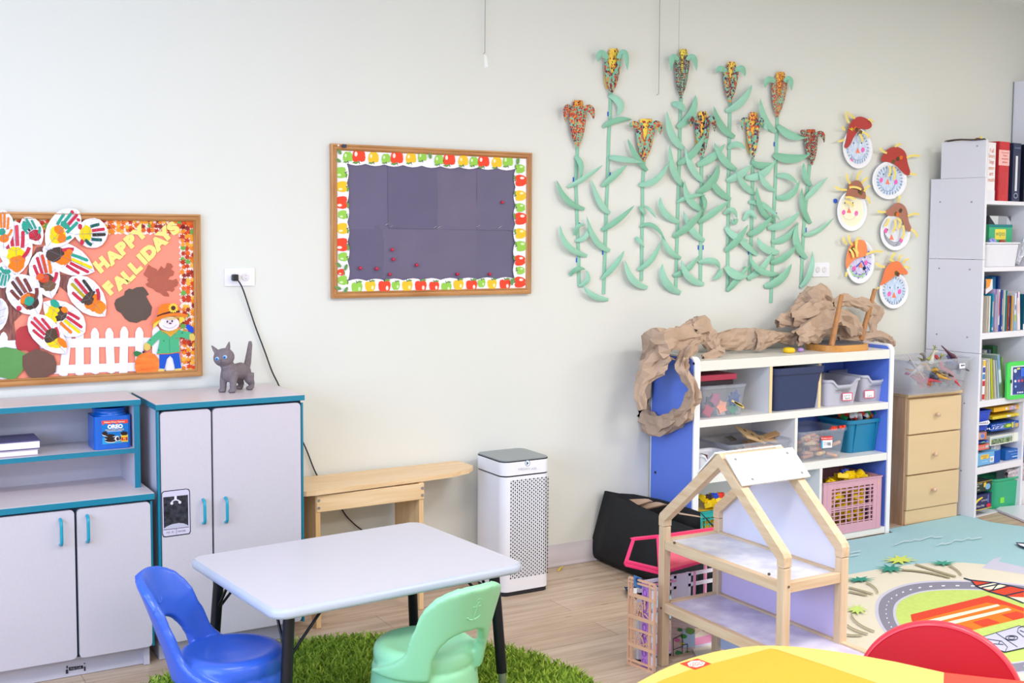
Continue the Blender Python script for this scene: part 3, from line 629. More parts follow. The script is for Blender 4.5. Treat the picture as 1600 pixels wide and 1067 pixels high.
# border ring, white with a scalloped inner edge
outer = [(96, 90), (1276, 138), (1268, 962), (98, 984)]
inn = []
def scal(a, b, n, amp, nx, ny, ph=0):
    for i in range(n):
        u = i/n; s_ = abs(sin(pi*(u*n/4+ph)))*amp; inn.append((a[0]+(b[0]-a[0])*u+nx*s_, a[1]+(b[1]-a[1])*u+ny*s_))
c1, c2, c3, c4 = (165, 178), (1208, 212), (1203, 892), (172, 905)
scal(c1, c2, 36, 12, 0, 1); scal(c2, c3, 24, 12, -1, 0); scal(c3, c4, 36, 12, 0, -1); scal(c4, c1, 24, 12, 1, 0)
n_in = len(inn); sides = [(outer[0], outer[1], inn[:37]), (outer[1], outer[2], inn[36:61]), (outer[2], outer[3], inn[60:97]), (outer[3], outer[0], inn[96:]+inn[:1])]
P.up()
for a, b, ii in sides:
    n = len(ii)
    for k in range(n-1):
        o0 = (a[0]+(b[0]-a[0])*k/(n-1), a[1]+(b[1]-a[1])*k/(n-1)); o1 = (a[0]+(b[0]-a[0])*(k+1)/(n-1), a[1]+(b[1]-a[1])*(k+1)/(n-1))
        P.mb.poly([P.to3(*q(*z), P.h) for z in (o0, o1, ii[k+1], ii[k])], P.mi('#f3f2f7'))
AC = {'r': ('#f2492f', '#f9a7a0'), 'g': ('#98cf52', '#d9efb8'), 'y': ('#f6c52e', '#fbeebb')}
_AH = P.h+.0006
def apple(x, y, c, s_, rot):
    P.h = _AH+.0012*((int(x+y)//7) % 2)
    co, si = cos(RAD(rot)), sin(RAD(rot)); f = lambda a, b: q(x+(a*co-b*si)*s_, y+(a*si+b*co)*s_)
    P.poly([f(*z) for z in ((-6, -34), (14, -46), (34, -40), (20, -28))], '#6f9e4c')
    P.poly([f(*z) for z in ((-34, -14), (-30, -30), (-14, -35), (0, -28), (14, -35), (30, -30), (35, -12), (30, 14), (18, 32), (6, 33), (0, 30), (-6, 33), (-18, 32), (-31, 12))], AC[c][0])
    P.line([f(0, -28), f(-1, -36), f(-5, -46)], 0.8, '#3c3a30'); P.poly([f(15+8*cos(a), 6+13*sin(a)) for a in [2*pi*i/10 for i in range(10)]], '#fbe3d8' if c == 'r' else AC[c][1])
for x, y, c, s_ in ((172, 136, 'g', .9), (240, 128, 'r', 1.2), (330, 140, 'y', .95), (408, 146, 'g', .8), (475, 138, 'r', 1.15), (562, 142, 'y', .95), (632, 135, 'g', .8), (735, 155, 'g', .85), (798, 150, 'r', 1.1), (885, 160, 'y', .9), (950, 165, 'g', .8), (1010, 162, 'r', 1.05), (1092, 170, 'y', .95), (1160, 162, 'g', .95)): apple(x, y, c, s_, 180 if c != 'x' else 0)
for x, y, c, s_ in ((124, 235, 'g', 1.), (132, 322, 'y', 1.), (128, 420, 'r', 1.15), (137, 495, 'g', .8), (134, 580, 'y', 1.), (128, 680, 'r', 1.2), (140, 755, 'g', .8), (128, 850, 'r', .6), (138, 900, 'g', .85)): apple(x, y, c, s_, 90)
for x, y, c, s_ in ((1238, 212, 'g', .8), (1242, 285, 'r', 1.05), (1240, 378, 'y', .95), (1240, 452, 'g', .8), (1243, 520, 'r', 1.1), (1240, 612, 'y', .95), (1245, 690, 'g', .95), (1236, 778, 'r', .95), (1240, 840, 'g', .7), (1236, 912, 'r', 1.)): apple(x, y, c, s_, -90)
for x, y, c, s_ in ((228, 948, 'g', 1.), (310, 940, 'y', .95), (398, 942, 'r', 1.1), (468, 935, 'g', .75), (538, 938, 'y', .95), (622, 940, 'r', 1.05), (705, 940, 'r', .9), (780, 948, 'g', .95), (855, 930, 'y', .9), (936, 935, 'r', 1.0), (997, 920, 'g', .7), (1062, 926, 'y', .85), (1142, 930, 'r', 1.)): apple(x, y, c, s_, 0)
P.h = _AH+.0030
for x, y, r_ in ((120, 105, 60), (112, 160, 30), (680, 130, 80), (1222, 165, 100), (115, 805, 40), (160, 820, 110), (112, 948, 20), (160, 960, 120), (1185, 910, 90)):
    P.ell(*q(x, y), 5.4, 2.6, '#6f9e5c', rot=r_, n=10); P.line([q(x-14*cos(RAD(r_)), y-14*sin(RAD(r_))), q(x+16*cos(RAD(r_)), y+16*sin(RAD(r_)))], .5, '#4f7c45')
P.build('apple_border', t)
mb = MB()
for x, y in ((413, 555), (440, 568), (710, 572), (735, 572), (978, 566), (1112, 572)):
    c = W(*q(x, y), -.0125); mb = MB(); mb.tube([c+Vector((-.007, 0, -.004)), c, c+Vector((.007, 0, .004))], .0012, 6); mb.build('staple', mat('steel'), t)
mb = MB(); c = W(519, 227, -0.021); x_ = (W(528.5, 227, -.021).x, W(528.5+11.5, 228, -.021).x)
MB().lathe([(0.0005, 0.006), (.0035, .005), (.0042, .002), (.003, 0)], W(*q(112, 68), -.0225), 14, M=Matrix.Rotation(RAD(90), 3, 'X')).build('white_pin', flat('#f6e9e2', .3), t)
MB().box(W(*q(132, 70), -.02).x, W(*q(160, 70), -.02).x, -.029, -.0215, W(*q(146, 82), -.02).z, W(*q(146, 62), -.02).z).build('dark_tack', flat('#3a3d58', .4), t, bevel=.002)
pr = None
for i, (x, y, lab) in enumerate(((246, 825, 'leftmost red push pin low on the dark notice board'), (347, 828, 'second red push pin from the left in the low row'), (428, 864, 'red push pin lowest of the column of three'), (450, 771, 'red push pin in the middle of the column of three'), (443, 711, 'red push pin topmost of the column of three'), (594, 806, 'lone red push pin right of the column of three'), (845, 862, 'red push pin low near the apple border, left of the last low one'), (1044, 862, 'rightmost red push pin of the low row'), (1122, 419, 'red push pin alone in the upper right sheet'))):
    c = W(*q(x, y), -.0125)
    if pr is None:
        pr = thing('push_pin', c, lab, 'push pin', 'red push pins on the dark board')
        MB().lathe([(.0001, .0105), (.0062, .0100), (.0068, .008), (.0055, .0065), (.0042, .0045), (.0062, .0018), (.0066, .0002), (.0001, 0)], (0, 0, 0), 18, M=Matrix.Rotation(RAD(90), 3, 'X')).build('head', mat('pin_red', '#c02042', 0.22), pr, local=True)
        MB().cyl((0, 0, 0), (0, .006, 0), .0006, n=6).build('needle', mat('steel'), pr, local=True)
    else: copy_thing(pr, c, label=lab)

# ---------------- autumn board
bx0, bx1, bz0_, bz1_ = 0.288, 1.2005, 0.943, 1.5385
t = thing('notice_board', ((bx0+bx1)/2, 0, bz0_), 'oak framed notice board of salmon paper with an autumn leaf border', 'notice board')
frame(bx0, bx1, bz0_, bz1_, t)
MB().box(bx0+.006, bx1-.006, -0.007, -0.001, bz0_+.006, bz1_-.006).build('backing_paper', mat('salmon_paper', '#f4917a', 0.8, var=0.04, scale=6), t)
q = zo(0, 320, 3.557); S_ = lambda L: [q(*a) for a in L]
LEAFC = ['#c23a22', '#e0651e', '#ef9a25', '#b5361f', '#d9481c', '#f3b13c', '#8f2a26', '#e88424']
def mleaf(P, x, y, s_, rot, c, fq=None):
    fq = fq or q; pts = []
    R_ = [1, .52, .86, .45, .8, .35, .55, .3, .55, .35, .8, .45, .86, .52]
    for k, r in enumerate(R_):
        a = RAD(rot)+2*pi*k/len(R_); pts.append(fq(x+cos(a)*r*s_, y+sin(a)*r*s_))
    P.poly(pts, c)
    if P.h > .0100: P.h = .0085
P = Paint(wallmap(0)); P.h = 0.0078; P.eps = .00012; r_ = random.Random(5)
def zig(a, b, n, amp):
    out = []
    for k in range(n+1):
        u = k/n; s_ = amp*(r_.random()*.8+.2)*(1 if k % 2 else -1); dx, dy = b[0]-a[0], b[1]-a[1]; l = math.hypot(dx, dy); out.append((a[0]+dx*u-dy/l*s_, a[1]+dy*u+dx/l*s_))
    return out
def strip(a, b, w, n):
    dx, dy = b[0]-a[0], b[1]-a[1]; l = math.hypot(dx, dy); nx, ny = -dy/l*w/2, dx/l*w/2
    A = zig((a[0]+nx, a[1]+ny), (b[0]+nx, b[1]+ny), n, 9); B = zig((a[0]-nx, a[1]-ny), (b[0]-nx, b[1]-ny), n, 9); P.up()
    for k in range(n): P.mb.poly([P.to3(*q(*z), P.h) for z in (A[k], A[k+1], B[k+1], B[k])], P.mi('#fbe3dc'))
def strip_leaves(a, b, w, n):
    dx, dy = b[0]-a[0], b[1]-a[1]; l = math.hypot(dx, dy)
    m = int(l/24)
    for k in range(m):
        for s2 in (-1, 0, 1):
            u = (k+.5+r_.uniform(-.3, .3))/m; ww = s2*w*.30+r_.uniform(-5, 5); g_ = r_.random() < .07
            mleaf(P, a[0]+dx*u-dy/l*ww, a[1]+dy*u+dx/l*ww, r_.uniform(19, 27), r_.uniform(0, 360), '#6aa84a' if g_ else r_.choice(LEAFC))
_s = [((-60, 118), (1080, 122), 84, 70), ((1040, 90), (1052, 936), 84, 52)]
for a_ in _s: strip(*a_)
for a_ in _s: strip_leaves(*a_)
P.build('leaf_border', t)
# pieces pinned to the board; each is a thing of its own
def piece(name, lab, cat, h, fn, group=None, thick=0.0006, fq=None):
    P = Paint(wallmap(0), eps=.00016, h0=h); fn(P); return tag(P.build(name), lab, cat, group)
BARK = mat('bark_paper', '#9a6257', 0.8, color2='#6d3f3c', scale=26, stretch=(5, 1, 1))
piece('paper_tree', 'brown bark paper tree trunk with branches behind the handprint leaves', 'paper tree', .0090, lambda P: P.poly(S_([(-60, 745), (88, 755), (78, 650), (120, 608), (95, 560), (180, 545), (235, 520), (320, 490), (330, 452), (385, 498), (400, 395), (330, 385), (320, 430), (250, 440), (240, 230), (205, 235), (170, 300), (140, 420), (60, 420), (-20, 330), (-60, 400)]), BARK))
def fence(P):
    w = '#e9e6f3'
    P.poly(S_([(-60, 760), (90, 752), (350, 745), (350, 795), (90, 800), (-60, 802)]), w); P.poly(S_([(350, 745), (995, 735), (1000, 782), (350, 795)]), w, False); P.poly(S_([(300, 892), (1000, 868), (1000, 915), (300, 940)]), w, False)
    for x, y0, y1, dx in ((20, 705, 975, -4), (375, 700, 955, -24), (442, 690, 952, 0), (527, 682, 942, 0), (607, 682, 938, 8), (690, 674, 948, -6), (774, 678, 935, 0), (868, 672, 930, 0), (945, 670, 930, 0)):
        P.poly(S_([(x-22, y0+30), (x-12, y0+8), (x, y0), (x+12, y0+8), (x+23, y0+30), (x+25+dx, y1-8), (x+4+dx, y1), (x-23+dx, y1-10)]), w)
piece('paper_fence', 'white paper picket fence along the bottom of the salmon board', 'paper fence', .0105, fence)
for nm, lab, pts, c, h in (('paper_apple', 'green painted paper apple at the bottom left of the salmon board', [(-70, 840), (-30, 800), (30, 790), (90, 800), (150, 830), (148, 880), (120, 930), (90, 965), (60, 970), (20, 962), (-40, 950), (-75, 900)], mat('paint_green', '#5b9a52', .5, var=.15, scale=12), .0145),
        ('paper_apple', 'red painted paper apple behind the brown round one', [(90, 700), (110, 680), (150, 670), (185, 690), (210, 760), (225, 800), (190, 820), (170, 825), (150, 808), (95, 805), (86, 770)], mat('paint_red', '#b8323c', .5, var=.2, scale=12), .0128),
        ('paper_pumpkin', 'brown painted paper disc right of the green paper apple', [(125, 840), (160, 820), (200, 800), (250, 815), (300, 840), (315, 880), (310, 930), (270, 950), (240, 970), (200, 968), (160, 955), (125, 900)], mat('paint_brown', '#6d4c42', .5, var=.12, scale=12), .0155)):
    piece(nm, lab, 'paper cutout', h, lambda P, pts=pts, c=c: P.poly(S_(pts), c))
piece('paper_acorn', 'dark brown painted paper acorn below the yellow lettering', 'paper cutout', .0095, lambda P: P.poly(S_([(635, 550), (645, 525), (690, 502), (695, 480), (718, 465), (735, 470), (760, 458), (795, 455), (810, 470), (828, 498), (812, 508), (845, 570), (838, 612), (828, 620), (812, 640), (790, 642), (760, 656), (720, 650), (695, 632), (672, 600), (655, 592), (645, 580)]), mat('paint_dkbrown', '#5b4a43', .5, var=.08, scale=14)))
piece('paper_maple_leaf', 'reddish brown painted paper maple leaf beside the acorn', 'paper cutout', .0093, lambda P: P.poly([zo(140, 320, 7.116)(*z) for z in ((600, 770), (655, 665), (690, 690), (745, 715), (755, 745), (770, 720), (795, 680), (830, 712), (848, 690), (860, 645), (905, 655), (927, 685), (905, 715), (942, 745), (930, 785), (890, 800), (872, 830), (930, 838), (965, 820), (988, 865), (975, 900), (935, 920), (945, 945), (915, 970), (890, 952), (852, 958), (885, 1000), (880, 1020), (820, 1010), (790, 980), (740, 965), (700, 930), (640, 905), (622, 880), (658, 862), (640, 830), (655, 815), (610, 785))], mat('paint_rust', '#b35c48', .6, var=.12, scale=16)))
# lettering
YL = mat('yellow_letter_paper', '#f0df83', 0.7)
def letter(ch, x, y, size, rot, lab):
    vs, fs = text2d(ch, 0.085); c, d = cos(RAD(rot)), sin(RAD(rot)); mb = MB()
    A = [q(x+(a*size*1.1*c+b*size*d), y+(a*size*1.1*d-b*size*c)) for a, b in vs]
    h = .0112; top = [W(u, v, -h) for u, v in A]; mb.add(top, fs); 
    ed = {}
    for f in fs:
        for i in range(len(f)): e = (f[i], f[(i+1) % len(f)]); ed[e] = ed.get(e, 0)+1
    k = len(A); low = [W(u, v, -h+.0015) for u, v in A]; mb.add(top+low, [(b, a, a+k, b+k) for a, b in ed if (b, a) not in ed])
    tag(mb.build('paper_letter', YL), lab, 'paper letter', 'yellow lettering on the salmon board')
W1 = [('H', 563, 332), ('A', 628, 288), ('P', 680, 240), ('P', 728, 200), ('Y', 775, 158)]
W2 = [('F', 608, 462), ('A', 668, 428), ('L', 712, 392), ('L', 752, 345), ('I', 790, 302), ('D', 830, 262), ('A', 882, 210), ('Y', 915, 165), ('S', 962, 130)]
nm1 = ['first letter of the upper word', 'second letter of the upper word', 'third letter of the upper word, a P', 'fourth letter of the upper word, a P', 'last letter of the upper word']
nm2 = ['first letter of the lower word', 'second letter of the lower word, left A', 'third letter of the lower word', 'fourth letter of the lower word', 'fifth letter of the lower word', 'sixth letter of the lower word', 'right A of the lower word', 'letter before the S of the lower word', 'last letter of the lower word, over the leaf border']
for (ch, x, y), l in zip(W1, nm1): letter(ch, x, y, 88, -40, 'yellow paper letter %s, %s' % (ch, l))
for (ch, x, y), l in zip(W2, nm2): letter(ch, x, y, 88 if ch != 'D' else 92, -42, 'yellow paper letter %s, %s' % (ch, l))
# handprint leaves
def hand_leaf(a, b, w, h, fing, palm, extra, lab, fdir=1, asym=0.0, tip=True):
    """leaf from the pointed end a to the round end b; the hand's fingers point toward b if fdir=1"""
    ax, ay = a; bx, by = b; L_ = math.hypot(bx-ax, by-ay); ux, uy = (bx-ax)/L_, (by-ay)/L_; vx, vy = -uy, ux
    f = lambda u, v: q(ax+ux*u*L_+vx*v*w, ay+uy*u*L_+vy*v*w)
    prof = [(0, 0), (.08, .17), (.2, .34), (.35, .46), (.5, .5), (.65, .5), (.8, .43), (.92, .27), (1, .06)]
    pts = [f(u, v) for u, v in prof]+[f(u, -v*(1-asym)) for u, v in prof[::-1][:-1]]
    P = Paint(wallmap(0), eps=.00016, h0=h)
    P.poly(pts, '#eceaf4')
    g = (lambda u, v: f(u, v)) if fdir == 1 else (lambda u, v: f(1-u, v))
    r2 = random.Random(int(ax*7+ay)); 
    def blob(u, v, ru, rv, c, rot=0, n=16):
        P.up(); P.mb.poly([P.to3(*g(u+ru*cos(t_)*(1+.25*(r2.random()-.5)), v+rv*sin(t_)*(1+.25*(r2.random()-.5))), P.h) for t_ in [2*pi*i/n for i in range(n)]], P.mi(c))
    blob(.36, 0, .17, .27, palm[0]); blob(.27, .04, .11, .22, palm[1]); blob(.44, -.06, .09, .18, palm[-1])
    for k, (v, u0, u1) in enumerate(((-.27, .50, .74), (-.10, .54, .88), (.08, .54, .90), (.25, .50, .78))):
        c = fing[k % len(fing)]; P.line([g(u0, v*.8), g((u0+u1)/2, v*.93), g(u1, v)], w/3.557*.105, c); blob(u1, v, .035, .055, c, n=10)
    P.line([g(.32, .2), g(.42, .34), g(.50, .40)], w/3.557*.11, fing[0])
    for u, v, ru, rv, c in extra: blob(u, v, ru, rv, c)
    P.line([f(.02, 0), f(.5, .01), f(.97, 0)], .45, '#77788c')
    for u in (.25, .45, .65):
        for s2 in (-1, 1): P.line([f(u, 0), f(u+.12, s2*.4)], .35, '#8b8c9e')
    # the paper itself has a body
    tag(P.build('handprint_leaf'), lab, 'paper leaf', 'handprint paper leaves')
R1, O1, Y1, B1, T1, D1 = '#c72e45', '#ef7d1a', '#f3d313', '#5a4034', '#2aa089', '#37342f'
hand_leaf((98, 392), (75, 92), 190, .0180, [R1, R1, '#d04458', R1], [Y1, O1, Y1], [(.18, 0, .1, .24, O1), (.12, .0, .06, .13, O1)], 'paper leaf with dark red fingers over a yellow and orange palm, upper left')
hand_leaf((228, 222), (130, 72), 120, .0190, [T1, D1, T1], ['#b72a38', '#b72a38', R1], [(.75, -.1, .14, .2, T1)], 'half folded paper leaf with a red and green print near the frame')
hand_leaf((258, 238), (432, 30), 165, .0212, [T1, T1, R1, T1], [Y1, Y1, O1], [(.35, .2, .1, .14, O1), (.9, -.1, .03, .07, R1), (.86, .22, .03, .07, R1), (.6, 0, .05, .2, T1)], 'paper leaf with teal fingers and yellow palm poking over the top frame')
hand_leaf((410, 165), (600, 150), 165, .0200, ['#155f58', R1, D1], [Y1, Y1, '#e7cc20'], [(.2, -.25, .06, .1, R1), (.22, .28, .06, .1, R1)], 'paper leaf with a round yellow palm, rightmost of the top ones')
hand_leaf((526, 372), (240, 238), 160, .0165, [R1, R1, Y1, T1], [O1, '#4a3a36', O1], [(.22, -.1, .14, .22, '#4f3e3a'), (.45, .25, .06, .1, O1)], 'pointed paper leaf with a dark brown and orange print, fingers to the right', fdir=-1)
hand_leaf((288, 522), (215, 262), 165, .0150, [R1, R1, '#d24a2a', O1], [B1, '#77583f', '#d24a2a'], [(.5, -.18, .07, .14, '#e8642a')], 'paper leaf with red fingers and an olive brown palm near the trunk')
hand_leaf((215, 612), (68, 395), 185, .0172, ['#7a3b35', '#5a3b39', '#8d4a40'], ['#a9502c', '#4a342c', O1], [(.36, .0, .09, .15, T1), (.35, -.38, .06, .08, R1)], 'paper leaf with a green spot in a brown palm, left of the trunk')
hand_leaf((585, 620), (392, 405), 170, .0148, [R1, '#b4a41d', R1, D1], [O1, O1, B1], [(.5, 0, .06, .3, '#4f4036'), (.18, .05, .1, .2, '#ee8a1e')], 'paper leaf with an orange palm and olive finger, rightmost of the middle ones')
hand_leaf((240, 540), (468, 712), 165, .0160, [R1, R1, Y1, O1], [D1, Y1, '#4f4036'], [(.3, .28, .14, .14, Y1), (.2, -.2, .1, .12, T1), (.42, -.22, .07, .1, O1)], 'paper leaf with a yellow and charcoal print pointing down at the fence')
hand_leaf((368, 826), (165, 618), 150, .0190, [R1, R1, '#d5414c', R1], [Y1, Y1, '#4c3a30'], [(.45, .1, .12, .24, '#54402f'), (.2, .18, .12, .12, O1)], 'paper leaf with red fingers and yellow heel, lowest one over the fence')
hand_leaf((45, 300), (10, 462), 110, .0135, [T1, T1, T1], [T1, '#eceaf4', T1], [], 'paper leaf with a teal print cut by the left edge')
hand_leaf((20, 245), (15, 28), 120, .0205, [O1, O1, O1], ['#eceaf4', O1, T1], [], 'paper leaf with orange fingers at the top left corner')
hand_leaf((-30, 720), (5, 520), 110, .0130, ['#d8d6e2'], ['#d8d6e2', '#e4e2ee', '#d8d6e2'], [], 'blank looking paper leaf cut by the left edge above the fence')
# scarecrow cutout and pumpkin
def scare(P):
    f = lambda L: [zo(170, 450, 6.669)(*a) for a in L]
    e = lambda x, y, rx, ry, c, rot=0, n=16: P.ell(*zo(170, 450, 6.669)(x, y), rx/6.669, ry/6.669, c, rot, n)
    P.poly(f([(528, 680), (735, 680), (762, 840), (690, 840), (660, 730), (640, 705), (612, 740), (585, 845), (525, 840)]), '#f0eef6')
    P.poly(f([(526, 680), (734, 678), (758, 838), (690, 842), (665, 735), (640, 705), (608, 738), (582, 842), (527, 838)]), '#1b55c4')
    P.poly(f([(505, 880), (515, 845), (575, 842), (582, 885), (545, 898)]), '#e6cf74'); P.poly(f([(680, 880), (690, 842), (755, 835), (768, 870), (745, 893), (700, 893)]), '#e6cf74')
    P.poly(f([(745, 440), (850, 460), (888, 480), (890, 540), (840, 535), (742, 510)]), '#4db181'); P.poly(f([(840, 480), (880, 475), (900, 500), (895, 545), (860, 555), (840, 530)]), '#d9be63')
    P.poly(f([(805, 390), (830, 375), (855, 395), (880, 410), (888, 455), (860, 470), (830, 440), (805, 415)]), '#1b4fd0')
    P.poly(f([(530, 440), (600, 452), (635, 520), (700, 455), (745, 425), (742, 510), (732, 560), (742, 672), (620, 688), (500, 690), (528, 560), (530, 520), (440, 615), (392, 572), (440, 515)]), '#4db181')
    P.line(f([(500, 688), (620, 686), (742, 668)]), 1.1, '#d9682c'); P.line(f([(632, 530), (636, 680)]), .5, '#2b7350'); P.line(f([(392, 572), (440, 612)]), 1.3, '#e07b30')
    P.poly(f([(362, 600), (385, 565), (430, 590), (435, 635), (400, 655), (368, 640)]), '#d9be63')
    for a, b in ((430, 540), (572, 548), (520, 645), (765, 465)): P.line(f([(a-6, b-6), (a+6, b+8)]), 1.2, '#2c6a52')
    P.poly(f([(540, 440), (600, 470), (640, 510), (690, 470), (740, 420), (700, 420), (620, 450)]), '#e2a33c')
    for k in range(9): P.line(f([(560+k*18, 452-abs(k-4)*3), (562+k*18, 480)]), .7, '#caa53a')
    e(628, 370, 108, 76, '#f1e6ee'); 
    for k in range(12): P.line(f([(470+k*5, 345+k*2-k*k*.3), (465+k*7, 420-k*7)]), 1.1, '#e8d04e')
    for k in range(9): P.line(f([(735+k*5, 300), (742+k*6, 375-k*5)]), 1.1, '#e8d04e')
    for k in range(15): P.line(f([(530+k*14, 300-abs(k-8)*1.5), (535+k*13, 336-abs(k-8)*3)]), .9, '#dfc64a')
    P.poly(f([(445, 385), (470, 330), (520, 290), (640, 262), (760, 262), (825, 280), (818, 305), (780, 300), (700, 285), (600, 300), (520, 330), (470, 365)]), '#ee7d22')
    P.poly(f([(500, 300), (525, 200), (560, 165), (620, 160), (690, 175), (725, 200), (742, 250), (640, 262), (560, 280)]), '#ee7d22')
    P.poly(f([(505, 285), (560, 262), (640, 240), (738, 232), (742, 252), (640, 262), (560, 280), (500, 302)]), '#5a2c2a')
    for k in range(12): e(672+38*cos(k*pi/6), 208+38*sin(k*pi/6), 15, 9, '#f1d54a', rot=k*30, n=8)
    e(672, 208, 22, 22, '#44302c'); e(610, 350, 9, 12, '#2b2c58'); e(660, 345, 9, 12, '#2b2c58'); e(640, 368, 15, 8, '#6b3048')
    P.line(f([(565, 390), (590, 408), (630, 420), (675, 410), (710, 378)]), .5, '#565a8c')
    P.line(f([(690, 525), (730, 522)]), .8, '#b06a35')
piece('paper_scarecrow', 'paper scarecrow in an orange hat, green shirt and blue trousers', 'paper scarecrow', .0145, scare)
def pumpkin(P):
    z = zo(170, 450, 6.669); f = lambda L: [z(*a) for a in L]
    P.poly(f([(275, 760), (300, 705), (350, 680), (420, 670), (480, 690), (520, 740), (528, 800), (515, 860), (470, 900), (400, 920), (340, 918), (290, 890), (270, 830)]), mat('pumpkin_paint', '#f28a35', .6, color2='#e5661d', scale=14, stretch=(1, 1, 4)))
    P.poly(f([(255, 668), (290, 655), (330, 668), (345, 680), (300, 712), (270, 708)]), '#2f7a45'); P.poly(f([(348, 660), (370, 652), (378, 672), (355, 680)]), '#3a2c30')
piece('paper_pumpkin', 'orange paper pumpkin with a green leaf at the feet of the scarecrow', 'paper cutout', .0160, pumpkin)

# ================================================================ hanging wires
for i, (x, y1, x1, hook, lab) in enumerate(((758.6, 83, 757.6, -2.2, 'thin grey wire with a hook hanging left of the corn, over the dark board'), (1030.8, 147.5, 1029.3, -3.2, 'thin grey wire with a hook hanging down between the tall corn stalks'), (1061, 88, 1060.6, 0, 'very thin wire hanging down to the second tallest corn'))):
    Yw = -0.02; a = W(x, -40, Yw); a.z = CEIL-0.001; b = W(x1, y1-3, Yw); a.x = W(x, 0, Yw).x; r = .0016 if i < 2 else .0008
    mb = MB(); c = W(x1, y1-1, Yw); d = W(x1+hook, y1+1, Yw-.004); mb.tube([a, b, c, d] if hook else [a, b], r, 8); o = mb.build('hanging_wire', mat('wire_grey', '#9b9c98', 0.5, 0.4))
    tag(o, lab, 'wire')
mb = MB(); P = Paint(wallmap(-.0)); P.h = .0012; P.poly([(756, 86), (760, 86), (763, 104), (757, 106)], mat('clear_tape', '#eff1ef', .3)); tag(P.build('tape_strip'), 'faint strip of clear tape under the left wire', 'tape')
